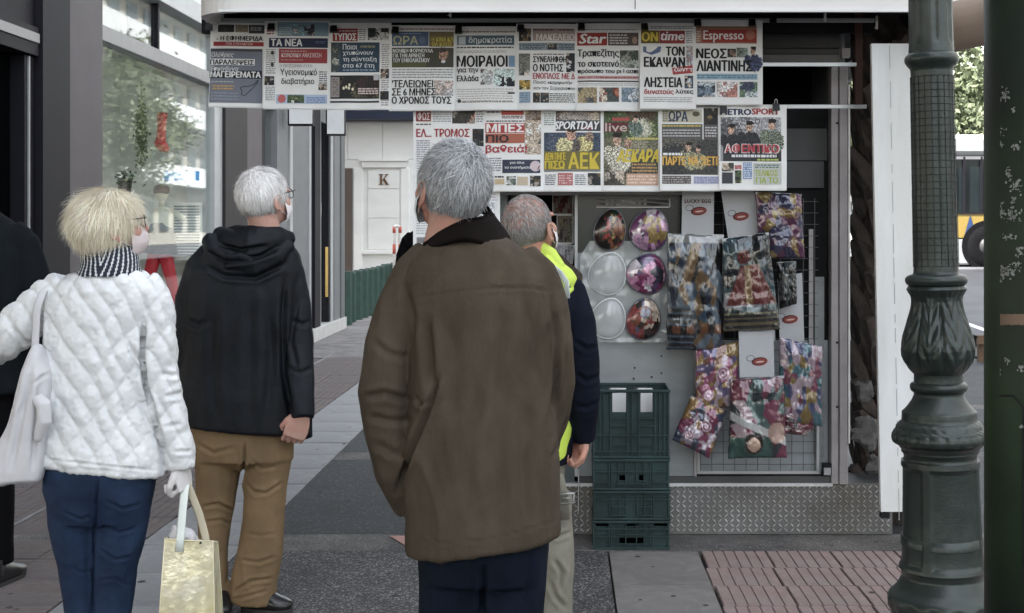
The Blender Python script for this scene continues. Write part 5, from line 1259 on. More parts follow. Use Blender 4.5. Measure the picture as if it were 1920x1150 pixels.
# crumpled papers stuck in the palm
for px, py, s_, lb_ in ((1622, 735, .05, 'crumpled grey paper stuck in the palm trunk, upper of three'), (1625, 815, .07, 'larger crumpled pale bag caught low on the palm trunk'), (1640, 868, .05, 'pale folded paper at the foot of the palm beside the board')):
    b = MB(); b.ell(P(px, py, 6.66), (s_, s_ * .5, s_ * 1.1), n=12, m=9)
    V = np.array(b.v); d = vnoise(V * 45 + px) * .016; cpt = np.array(P(px, py, 6.66)); V = V + (V - cpt) * (d / s_)[:, None] * 2.2; b.v = [tuple(v) for v in V]
    tag(b.build('crumpled_paper', mat('dirty_paper', (0.085, 0.082, 0.08), .85, var=.3, vscale=30)), lb_, 'paper')

# ================================================================== LAMP POST (cast iron)
LD = 4.87; kL = F / LD
lx = PX(1770, LD)
lamp = empty('lamp_post', (lx, LD, 0), 'dark green cast iron lamp post with leaf-wrapped bulb standing right of the kiosk', 'lamp post')
m_iron = mat('green_cast_iron', (0.020, 0.029, 0.026), 0.34, var=0.25, vscale=7, col2=(0.055, 0.068, 0.062), thr=(.52, .78), bump=.25, bscale=90, metal=0.15)
def LZ(py): return H - (py - CY) / kL
def hw_(p): return p / kL
def lpart(name, prof, n=64, fn=None, sub=1):
    pr_ = []
    for (a, b_) in zip(prof, prof[1:]):
        for s_ in range(sub): t = s_ / sub; pr_.append((hw_(a[1] + (b_[1] - a[1]) * t), LZ(a[0] + (b_[0] - a[0]) * t)))
    pr_.append((hw_(prof[-1][1]), LZ(prof[-1][0])))
    b = MB(); b.lathe(pr_, n, (lx, LD), fn); o = b.build(name, m_iron, lamp, False); smooth_angle(o, 50); return o
def flute(th, i, r, z):
    c = math.cos(8 * th + .4)
    t = min(1, max(0, (z - LZ(84)) / .03)); return r - .009 * max(0, c - .35) * t ** .5
lpart('upper_shaft', [(-400, 39), (0, 40), (70, 40.5), (85, 41), (100, 42)], 96, flute, 10)
lpart('collar', [(100, 42.5), (104, 47), (109, 49.5), (115, 49.5), (120, 47), (124, 44), (128, 40), (134, 39)])
def flute2(th, i, r, z): return r - .005 * max(0, math.cos(8 * th + .4) - .2) * min(1, max(0, (LZ(150) - z) / .05), max(0, (z - LZ(495)) / .05))
lpart('ribbed_shaft', [(134, 39), (145, 38.8), (300, 39.5), (495, 40.5), (510, 41.5), (514, 43)], 96, flute2, 12)
lpart('collar', [(514, 45), (517, 53), (522, 57), (527, 57), (532, 55), (536, 50)])
def leaf(th, i, r, z):
    t = (LZ(538) - z) / (LZ(538) - LZ(700)); N_ = 8
    a = ((th + math.pi / 2 + .12) * N_ / (2 * math.pi)) % 1 - .5       # -.5..+.5 across one leaf
    d = abs(a) * 2
    vein = math.exp(-(d / .10) ** 2) * .0045; rib = .0035 * math.cos(26 * (t * 1.0 + d * .30)) * (1 - d) ** .4 * min(1, d * 5)
    gap = -.010 * math.exp(-((1 - d) / .16) ** 2) * min(1, max(0, t * 4)); lip = .006 * max(0, 1 - abs(t - .02) * 14) * math.cos(d * 1.4)
    f = min(1, t * 5, (1 - t) * 7); f = max(0, f)
    return r + (vein + rib + gap) * f + lip
lpart('leaf_bulb', [(536, 50), (542, 53), (548, 51), (556, 47), (564, 46), (575, 47), (588, 50), (600, 54), (615, 59), (630, 63), (645, 66), (655, 67), (668, 65.5), (680, 61), (690, 55), (697, 49), (700, 46)], 192, leaf, 5)
lpart('neck', [(700, 45), (705, 44.5), (716, 45), (718, 50), (722, 52.5), (728, 52.5), (733, 50), (735, 46), (740, 45.5), (750, 50), (760, 57), (768, 64), (771, 68), (774, 68.5), (787, 69), (789, 70)], 64, None, 2)
lpart('egg_moulding', [(789, 70), (795, 77), (803, 80), (806, 83), (809, 84)], 96, lambda th, i, r, z: r + .003 * math.cos(28 * th) * math.sin(i * .8), 4)
lpart('egg_moulding', [(809, 85), (813, 87.5), (820, 88.5), (827, 87.5), (831, 82), (834, 76)], 160, lambda th, i, r, z: r - .006 * abs(math.sin(10 * th)) ** 6, 3)
lpart('neck', [(834, 76), (838, 74), (840, 72), (843, 70.5), (846, 71), (849, 68), (853, 66.5), (858, 66), (862, 68)])
def facet(th, i, r, z):
    t = min(1, max(0, (LZ(872) - z) / .012), max(0, (z - LZ(1058)) / .012)); t = max(0, t)
    a = (th + math.pi * .75 - .15) % (math.pi / 2) - math.pi / 4      # 4 panels
    d = abs(a) / (math.pi / 4)
    rec = .0075 * (1 - 1 / (1 + math.exp(-(d - .83) * 60)))
    return r + .004 - rec * t
lpart('panelled_base', [(862, 69), (872, 70), (900, 70.5), (960, 72), (1040, 75), (1060, 77), (1064, 78)], 192, facet, 9)
lpart('base_band', [(1002, 73.6), (1003, 74.8), (1020, 75.6), (1021, 74.4)], 48)
lpart('foot', [(1064, 79), (1070, 76), (1078, 74), (1090, 80), (1100, 86), (1106, 92), (1112, 99), (1120, 102), (1132, 102), (1142, 97), (1150, 94), (1160, 99), (1175, 108), (1196, 110), (1199.5, 110)], 96, lambda th, i, r, z: r + (.003 * math.cos(14 * th) if z < LZ(1118) and z > LZ(1145) else 0), 3)
b = MB()
for k in range(28):
    z = LZ(145 + k * 13.1); r = hw_(39.2 + k * .06) + .0016
    b.tube([(lx + r * math.cos(t), LD + r * math.sin(t), z) for t in [2 * math.pi * i / 40 for i in range(41)]], .0013, 4, cap=False)
for k in range(20):
    a = 2 * math.pi * k / 20
    b.tube([(lx + (hw_(y_) + .0014) * math.cos(a), LD + (hw_(y_) + .0014) * math.sin(a), LZ(z_)) for z_, y_ in ((145, 38.9), (320, 39.7), (500, 40.7))], .0012, 4)
b.build('wire_mesh_sleeve', mat('dark_wire', (0.012, 0.018, 0.017), .6), lamp)
# the whole post leans a little to the left: turn the root, not the parts
lamp.rotation_euler = (0, -0.0215, 0)

# ================================================================== GREEN POST at the right edge
GD = 2.6; gx = PX(1848, GD) + .115
gp_ = empty('green_post', (gx, GD, 0), 'thick dark green painted post with peeled sticker scraps at the right edge', 'post')
m_gp = mat('dark_green_paint', (0.012, 0.026, 0.012), 0.5, var=0.3, vscale=4, spec=.3, col2=(0.008, 0.013, 0.010), bump=.15, bscale=50)
b = MB(); b.tube([(gx + .003, GD, 0), (gx + .002, GD, 1.2), (gx, GD, 3.2)], .115, 48); b.build('shaft', m_gp, gp_, True)
b = MB()
def gpt(px, py, off=.0015):
    X = PX(px, GD); 
    for _ in range(6):
        dx = max(-.1149, min(.1149, X - gx)); Y = GD - math.sqrt(.115 ** 2 - dx * dx); X = PX(px, Y)
    Y -= off; return (PX(px, Y), Y, PZ(py, Y))
dr = [(1858, 760), (1870, 742), (1900, 742), (1918, 762), (1918, 1100)]
for a, c_ in zip(dr, dr[1:]):
    steps = 8
    b.tube([gpt(a[0] + (c_[0] - a[0]) * s_ / steps, a[1] + (c_[1] - a[1]) * s_ / steps, .0) for s_ in range(steps + 1)], .0018, 5)
b.build('service_door_joint', m_kdark, gp_)
m_st = mat('sticker_scrap', (0.22, 0.23, 0.22), .8, var=.35, vscale=60)
rs_ = random.Random(12)
cl = [(1862, 85, 9, 16), (1857, 90, 5, 8), (1872, 145, 3, 12), (1861, 168, 6, 12), (1884, 180, 9, 14), (1900, 205, 3, 6), (1865, 250, 16, 18), (1858, 262, 9, 18), (1905, 275, 10, 6), (1877, 272, 5, 5), (1892, 325, 6, 14), (1905, 350, 12, 12), (1878, 395, 9, 12), (1900, 405, 16, 12), (1890, 445, 20, 5), (1912, 470, 8, 12), (1885, 510, 17, 16), (1905, 500, 12, 10), (1900, 375, 5, 8), (1888, 675, 7, 7), (1870, 700, 6, 10), (1915, 690, 6, 8), (1915, 800, 4, 3)]
b = MB()
for cx, cy, rx, ry in cl:
    for _ in range(int(4 + rx * ry / 6)):
        px, py = cx + rs_.gauss(0, rx * .5), cy + rs_.gauss(0, ry * .5)
        if px < 1853 or px > 1918: continue
        n_ = rs_.randint(4, 7); a0 = rs_.random() * 6; sx, sy = rs_.uniform(.8, 4.2), rs_.uniform(.8, 4.4)
        pts = [gpt(px + sx * rs_.uniform(.5, 1.1) * math.cos(a0 + 6.283 * i / n_), py + sy * rs_.uniform(.5, 1.1) * math.sin(a0 + 6.283 * i / n_), .0016 + rs_.random() * .0006) for i in range(n_)]
        b.add(pts, [tuple(range(n_))])
tag(b.build('sticker_remnant', m_st, gp_), kind='stuff')
b = MB(); n_ = 8
for i in range(n_):
    xa, xb = 1875 + i * 6, 1881 + i * 6
    b.add([gpt(xa, 589), gpt(xa, 610), gpt(xb, 610 - (i % 3)), gpt(xb, 589 + (i % 2))], [(0, 1, 2, 3)])
b.build('tape_strip', mat('tan_tape', (0.17, 0.115, 0.08), .7, var=.2), gp_)

# pink flyer on the ground behind the man in brown
b = MB(); z_ = .004
a = [(PX(730, 6.5), 6.5), (PX(790, 6.5), 6.5), (PX(800, 6.28), 6.28), (PX(765, 6.28), 6.28)]
b.add([(x, y, z_) for x, y in a] + [(x, y, z_ + .002) for x, y in a], [(0, 1, 2, 3), (4, 7, 6, 5)] + [(i, (i + 1) % 4, 4 + (i + 1) % 4, 4 + i) for i in range(4)])
tag(b.build('flyer', mat('pink_paper', (0.45, 0.26, 0.22), .8)), 'pinkish paper flyer lying on the pavement behind the man in the brown coat', 'paper')
# ================================================================== PEOPLE
def remesh(mb, voxel, smooth=3, name='m'):
    me = mb.mesh(name); bm = bmesh.new(); bm.from_mesh(me); bmesh.ops.recalc_face_normals(bm, faces=bm.faces); bm.to_mesh(me); bm.free()
    o = bpy.data.objects.new(name, me); COL.objects.link(o)
    r = o.modifiers.new('r', 'REMESH'); r.mode = 'VOXEL'; r.voxel_size = voxel
    if smooth:
        s = o.modifiers.new('s', 'SMOOTH'); s.factor = .5; s.iterations = smooth
    out = bpy.data.meshes.new_from_object(o.evaluated_get(bpy.context.evaluated_depsgraph_get()))
    bpy.data.objects.remove(o); bpy.data.meshes.remove(me)
    out.name = name; out.materials.clear()
    return out
def co_no(me):
    n = len(me.vertices); c = np.empty(n * 3); me.vertices.foreach_get('co', c); v = np.empty(n * 3); me.vertices.foreach_get('normal', v)
    return c.reshape(-1, 3), v.reshape(-1, 3)
def relief(me, fn):
    c, n = co_no(me); d = fn(c, n); c = c + n * d[:, None]; me.vertices.foreach_set('co', c.ravel()); me.update()
def creases(lst, ws=1.0, ds=1.0):
    lst = [(a, b * ws, c * ds) for a, b, c in lst]
    def fn(c, n):
        px = CX + c[:, 0] * F / c[:, 1]; py = CY + (H - c[:, 2]) * F / c[:, 1]; w = np.clip(-n[:, 1] * 1.8 + .25, 0, 1); out = np.zeros(len(c))
        for pts, wd, dp in lst:
            d = np.full(len(c), 1e9)
            tt = np.zeros(len(c)); L_ = len(pts) - 1
            for i, (a, b) in enumerate(zip(pts, pts[1:])):
                ax, ay = a; bx, by = b; dx, dy = bx - ax, by - ay; l2 = dx * dx + dy * dy
                t = np.clip(((px - ax) * dx + (py - ay) * dy) / l2, 0, 1); e = np.hypot(px - ax - t * dx, py - ay - t * dy)
                m = e < d; d[m] = e[m]; tt[m] = (i + t[m]) / L_
            fade = np.clip(np.minimum(tt, 1 - tt) * 5 + .15, 0, 1)
            out += 1.35 * w * fade * dp * (-np.exp(-(d / wd) ** 2) + .45 * np.exp(-((d - 2.1 * wd) / (1.1 * wd)) ** 2))
        return out
    return fn
def cloth(sc, amp, seed=0, sharp=1.4):
    """soft folds: ridged noise stretched along the garment; sc=(x,y,z) frequency per metre"""
    def fn(c, n):
        p = c * np.array(sc) + .6 * np.stack([vnoise(c * 5, seed + 9), vnoise(c * 5 + 7, seed + 9), vnoise(c * 5 + 3, seed)], 1)
        a = 1 - np.abs(vnoise(p, seed)) * 2; b = 1 - np.abs(vnoise(p * 2.1 + 5, seed + 1)) * 2
        return amp * (np.sign(a) * np.abs(a) ** sharp * .7 + b * .3)
    return fn
def where_z(fn, z0, z1, soft=.05):
    return lambda c, n: fn(c, n) * np.clip((c[:, 2] - z0) / soft, 0, 1) * np.clip((z1 - c[:, 2]) / soft, 0, 1)
def garment(name, mb, voxel, m, parent, fns=(), smooth=4):
    me = remesh(mb, voxel, smooth, name)
    for f in fns: relief(me, f)
    return link(name, me, m, parent, True)
class Fig:
    def __init__(s, D): s.D = D
    def ring(s, py, xl, xr, ry, dy=0.0, tilt=0.0):
        D = s.D; return (PX((xl + xr) / 2, D), D + dy, PZ(py, D), (xr - xl) / 2 * D / F, ry, tilt)
    def pt(s, px, py, dy=0.0):
        D = s.D + dy; return P(px, py, D)
def head_matrix(c, yaw, pitch=0, roll=0, sc=1.0):
    return Matrix.Translation(c) @ Euler((R(pitch), R(roll), R(yaw)), 'XYZ').to_matrix().to_4x4() @ Matrix.Scale(sc, 4)
def head_mb(mb, M, neck_to=None, nr=.056):
    h = MB()
    h.ell((0, -.010, .022), (.075, .094, .089), n=24, m=16)
    h.ell((0, .030, -.030), (.060, .062, .080), n=20, m=14)
    h.ell((0, .038, -.078), (.044, .046, .034), n=18, m=12)
    for sx in (-1, 1):
        h.ell((sx * .044, .060, -.030), (.022, .024, .028))          # cheek
        h.ell((sx * .030, .083, .016), (.026, .014, .010))           # brow
        Mr = Matrix.Rotation(R(sx * 22), 3, 'Z') @ Matrix.Rotation(R(-10), 3, 'X')
        h.ell((sx * .079, -.006, -.018), (.007, .019, .031), Mr)      # ear
        h.tube([(sx * (.078 + .008), -.006 - .020 * math.cos(a), -.018 + .032 * math.sin(a)) for a in [math.pi * (i / 8 * 1.25 - .35) for i in range(9)]], .0042, 6)
        h.ell((sx * .078, .004, -.046), (.006, .009, .010))
    h.tube([(0, .084, .014), (0, .100, -.010), (0, .108, -.026), (0, .094, -.036)], [.008, .011, .014, .009], 10)
    h.ell((0, .092, -.062), (.022, .010, .007)); h.ell((0, .089, -.071), (.019, .010, .007))
    h.tube([(0, -.030, -.03), (0, -.022, -.10), (0, -.02, -.15)], [.058, nr, nr * 1.06], 20)
    h.xform(M)
    if neck_to is not None: h.tube([M @ Vector((0, -.02, -.10)), neck_to], [nr, nr * 1.15], 20)
    o = len(mb.v); mb.v += h.v; mb.f += [tuple(o + i for i in f) for f in h.f]; mb.m += h.m; mb.c += h.c
def hand_mb(M, curl=(.5, .7, .6), side=1, sc=1.0, spread=1.0, thumb=1.0):
    """wrist at the origin, fingers along -Z, palm faces +Y; thumb towards side*X"""
    h = MB()
    h.tube([(0, 0, .02), (0, 0, 0), (0, .002, -.03), (0, .003, -.06), (0, .003, -.088)], [(.027, .02), (.028, .019), (.038, .017), (.043, .015), (.040, .012)], 18, side=(1, 0, 0))
    h.ell((side * .024, .012, -.032), (.017, .015, .030))
    for k, (u, L_) in enumerate(((.030, .074), (.010, .083), (-.010, .077), (-.029, .060))):
        p = Vector((u * side, .003, -.078)); a = 0; pts = [p - Vector((0, 0, -.02)), p.copy()]; fan = u * .10 * spread
        for s_, f in zip(curl, (.45, .30, .25)):
            a += s_ * (1 + .12 * k); p = p + Vector((fan * f * side, math.sin(a) * L_ * f, -math.cos(a) * L_ * f)); pts.append(p.copy())
        h.tube(pts, [.0085, .0092, .0088, .0080, .0066], 10); h.ell(pts[-1], (.0064, .0064, .0064)); h.ell(pts[2], (.0092, .0092, .0092)); h.ell(pts[1], (.0098, .0098, .0098))
    t = [Vector((side * .022, .008, -.012)), Vector((side * .040, .014, -.038)), Vector((side * (.040 + .010 * thumb), .026, -.066)), Vector((side * (.036 + .004 * thumb), .036, -.090))]
    h.tube(t, [.015, .013, .0105, .008], 12); h.ell(t[-1], (.0078, .0078, .0078))
    h.xform(M @ Matrix.Scale(sc, 4)); return h
def dir_matrix(wrist, down, palm):
    """matrix whose -Z runs along 'down' and whose +Y faces 'palm'"""
    z = -Vector(down).normalized(); y = Vector(palm); y = (y - y.dot(z) * z).normalized(); x = y.cross(z)
    m = Matrix((x, y, z)).transposed().to_4x4(); m.translation = wrist; return m
def join_meshes(name, mes, m):
    bm = bmesh.new()
    for me in mes: bm.from_mesh(me)
    out = bpy.data.meshes.new(name); bm.to_mesh(out); bm.free(); out.materials.clear()
    for me in mes: bpy.data.meshes.remove(me)
    return out
m_hair = None
def hair(M, parent, tone, keep, n=5000, L_=.035, lift=.004, rad=(.0785, .0975, .0925), cen=(0, -.010, .022), wh=(0, -.055, .10), grav=.5, seed=1, width=.0013, puff=None, base=.55, jit=.35, name='hair', shell=True, cols=None):
    rs = np.random.RandomState(seed); r = np.array(rad); c0 = np.array(cen)
    d = rs.normal(size=(n * 4, 3)); d /= np.linalg.norm(d, axis=1)[:, None]; p = d * r
    k = keep(p, rs); p = p[k][:n]; d = d[k][:n]; n = len(p)
    nm = p / r ** 2; nm /= np.linalg.norm(nm, axis=1)[:, None]
    flow = p - (np.array(wh) - c0); flow = flow + np.array([0, 0, -grav * .1]) + rs.normal(size=(n, 3)) * jit * .06
    flow += np.stack([vnoise(p * 28, 3), vnoise(p * 28, 4), vnoise(p * 28, 5)], 1) * jit * .05
    flow -= (flow * nm).sum(1)[:, None] * nm; flow /= np.linalg.norm(flow, axis=1)[:, None] + 1e-6
    Ls = L_ * rs.uniform(.6, 1.25, (n, 1)); lf = lift * rs.uniform(.3, 1.6, (n, 1)); S = 5; sd_ = np.cross(nm, flow); sd_ += rs.normal(size=(n, 3)) * .25
    V = np.empty((n, (S + 1) * 2, 3)); q = p.copy(); dr = flow.copy(); 
    for s_ in range(S + 1):
        t = s_ / S; w = width * (1 - t * .85) * 1.0
        qq = q.copy(); 
        # keep clear of the scalp
        rr = np.linalg.norm(qq / r, axis=1)[:, None]; ext = 1 + (lf * (t ** .6) + .001) / .09; qq = np.where(rr < ext, qq / rr * ext, qq)
        if puff is not None: qq = puff(qq, t)
        V[:, 2 * s_] = qq + sd_ * w; V[:, 2 * s_ + 1] = qq - sd_ * w
        q = q + dr * Ls / S; dr = dr + np.array([0, 0, -grav]) * .22 + rs.normal(size=(n, 3)) * .09; dr /= np.linalg.norm(dr, axis=1)[:, None]
    V = V.reshape(-1, 3) + c0
    V = (np.array(M.to_3x3()) @ V.T).T + np.array(M.translation)
    idx = np.arange(n)[:, None] * (S + 1) * 2; fs = []
    for s_ in range(S): fs.append(np.concatenate([idx + 2 * s_, idx + 2 * s_ + 1, idx + 2 * s_ + 3, idx + 2 * s_ + 2], 1))
    Fc = np.stack(fs, 1).reshape(-1, 4); Vl = V.tolist(); Fl = Fc.tolist()
    cn = cols(p, rs) if cols is not None else np.full((n, 1), 1.0)
    tn = np.array(tone)[None, :] * rs.uniform(1 - base, 1 + base, (n, 1)) * cn * (1 + .34 * vnoise(p * [34, 34, 22], 11))[:, None]
    fcol = np.repeat(tn, S, axis=0)
    if shell:
        a, b_ = 44, 30; o = len(Vl); g_ = []
        for i in range(b_ + 1):
            ph = math.pi * i / b_
            for j in range(a): th = 2 * math.pi * j / a; g_.append((math.sin(ph) * math.cos(th), math.sin(ph) * math.sin(th), math.cos(ph)))
        G = np.array(g_) * r * 1.005; kk = keep(G, np.random.RandomState(0), True) if True else None
        if puff is not None: G = puff(G, .35)
        G = G + c0; G = (np.array(M.to_3x3()) @ G.T).T + np.array(M.translation); Vl += G.tolist(); ex = []
        for i in range(b_):
            for j in range(a):
                q_ = [i * a + j, (i + 1) * a + j, (i + 1) * a + (j + 1) % a, i * a + (j + 1) % a]
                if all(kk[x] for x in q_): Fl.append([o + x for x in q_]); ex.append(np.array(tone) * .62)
        if ex: fcol = np.concatenate([fcol, np.array(ex)])
    me = bpy.data.meshes.new(name); me.from_pydata(Vl, [], Fl); ca = me.color_attributes.new('Col', 'FLOAT_COLOR', 'CORNER')
    arr = np.ones((len(Fl) * 4, 4)); arr[:, :3] = np.repeat(np.clip(fcol, 0, 1), 4, axis=0); ca.data.foreach_set('color', arr.ravel()); me.update()
    return link(name, me, mat('hair_strands', (1, 1, 1), .5, attr='Col', var=0, spec=.35), parent)
def keep_short(p, rs, grid=False, bald=0.0, dens=.12, nape=-.095):
    x, y, z = p[:, 0], p[:, 1] + -.010, p[:, 2] + .022
    k = z > nape + .022 + .0 * x
    lim = np.where(z > .06, .075, np.where(z > .0, .045, -.012)); k &= y < lim
    if bald:
        inb = (z > .035) & (np.hypot(x, (y + .02) * .85) < bald)
        k &= ~inb | ((rs.rand(len(x)) < dens) & (not grid))
    return k
skin_bump = dict(var=.10, vscale=18, bump=.25, bscale=220)
m_skin = mat('skin', (0.42, 0.235, 0.175), .55, col2=(0.46, 0.21, 0.16), **skin_bump)
m_skin2 = mat('pale_skin', (0.50, 0.31, 0.25), .55, col2=(0.50, 0.25, 0.20), **skin_bump)
m_mask = mat('face_mask_cloth', (0.62, 0.68, 0.72), .8, bump=.3, bscale=180)
m_maskw = mat('white_mask_cloth', (0.72, 0.68, 0.68), .8, bump=.3, bscale=180)
m_eye = mat('eye_white', (0.6, .6, .58), .2, var=0); m_frame = mat('spectacle_frame', (0.02, 0.018, 0.018), .3)
def extras(M, parent, mask=None, glasses=False):
    for sx in (-1, 1):
        b = MB(); b.ell((sx * .031, .0775, -.002), (.0125, .0125, .0125)); b.xform(M); e = b.build('eye', m_eye, parent, True)
        b = MB(); b.ell((sx * .031, .0885, -.002), (.0055, .003, .0055)); b.xform(M); b.build('iris', m_frame, e, True)
    if mask:
        b = MB(); nx, ny = 18, 10; vs = []
        for j in range(ny + 1):
            for i in range(nx + 1):
                th = R(-80 + 160 * i / nx); ph = R(42 - 96 * j / ny)
                w = 1 - .10 * abs(th) ; rr = 1.0 + .012 * math.cos(j * 2.2)
                vs.append(Vector((.069 * math.sin(th) * math.cos(ph * .75) * rr, .030 + .083 * math.cos(th) * math.cos(ph) * rr, -.055 + .060 * math.sin(ph))))
        b.add(vs, [(j * (nx + 1) + i, j * (nx + 1) + i + 1, (j + 1) * (nx + 1) + i + 1, (j + 1) * (nx + 1) + i) for j in range(ny) for i in range(nx)])
        b.xform(M); mo = b.build('face_mask', mask, parent, True, fix=False)
        for sx in (-1, 1):
            b = MB(); b.tube([(sx * .060, .050, -.030), (sx * .074, .022, -.006), (sx * .084, -.008, .010), (sx * .085, -.024, -.006), (sx * .083, -.022, -.034), (sx * .078, .006, -.050), (sx * .058, .046, -.076)], .0018, 6); b.xform(M); b.build('ear_loop', m_maskw, mo, True)
    if glasses:
        b = MB()
        for sx in (-1, 1):
            b.tube([(sx * .082, -.018, -.002), (sx * .081, .0, .010), (sx * .078, .05, .012), (sx * .070, .098, .012)], .0022, 6)
            b.tube([(sx * (.036 + .026 * math.cos(a)), .100 - .006 * abs(math.cos(a)), .000 + .019 * math.sin(a)) for a in [2 * math.pi * i / 20 for i in range(21)]], .0018, 6, cap=False)
        b.tube([(-.010, .101, .004), (.010, .101, .004)], .002, 6); b.xform(M); b.build('glasses', m_frame, parent, True)
def shoe(heel, toe, m, parent, w=.046, sole=None):
    heel, toe = Vector(heel), Vector(toe); d = (toe - heel); s_ = Vector((0, 0, 1)).cross(d).normalized(); b = MB(); L_ = d.length
    pts = [heel + d * t + Vector((0, 0, z)) for t, z in ((0, .05), (.10, .055), (.3, .055), (.5, .046), (.7, .037), (.86, .032), (.96, .028), (1.0, .025))]
    b.tube(pts, [(w * .45, .035), (w * .72, .048), (w * .78, .055), (w * .86, .044), (w * 1.0, .033), (w * .9, .026), (w * .6, .02), (w * .2, .01)], 16, side=s_)
    b.tube([heel + d * .08 + Vector((0, 0, .06)), heel + d * .13 + Vector((0, 0, .12))], [.045, .04], 14)
    me = remesh(b, .005, 2, 'shoe'); o = link('shoe', me, m, parent, True)
    b = MB(); n = 24; ring = []
    for i in range(n):
        a = 2 * math.pi * i / n; t = .5 + .52 * math.cos(a); ww = w * (.84 + .22 * math.cos(a)) * math.sin(a); ring.append(heel + d * t + s_ * ww)
    b.add([(v.x, v.y, .001) for v in ring] + [(v.x, v.y, .018) for v in ring], [tuple(range(n))[::-1], tuple(range(n, 2 * n))] + [(i, (i + 1) % n, n + (i + 1) % n, n + i) for i in range(n)])
    b.build('sole', sole or mat('shoe_sole', (0.03, .03, .03), .8), o)
def person(label, skin, head, fig, torso, legs, arms, hands, neck_to, group=None):
    """one continuous body mesh (head, neck, trunk, limbs, hands)"""
    hm = MB(); head_mb(hm, head, neck_to); m1 = remesh(hm, .0042, 2, 'head')
    b = MB(); b.rings([(t[0], t[1], t[2], t[3] * .84, t[4] * .84, t[5]) for t in torso])
    for l in legs + arms: b.tube(l[0], [r * .66 for r in l[1]], l[2])
    m2 = remesh(b, .013, 2, 'trunk'); ms = [m1, m2]
    for h in hands: ms.append(remesh(h, .0030, 2, 'hand'))
    me = join_meshes('person', ms, skin); o = link('person', me, skin, None, True); tag(o, label, 'person', group)
    return o

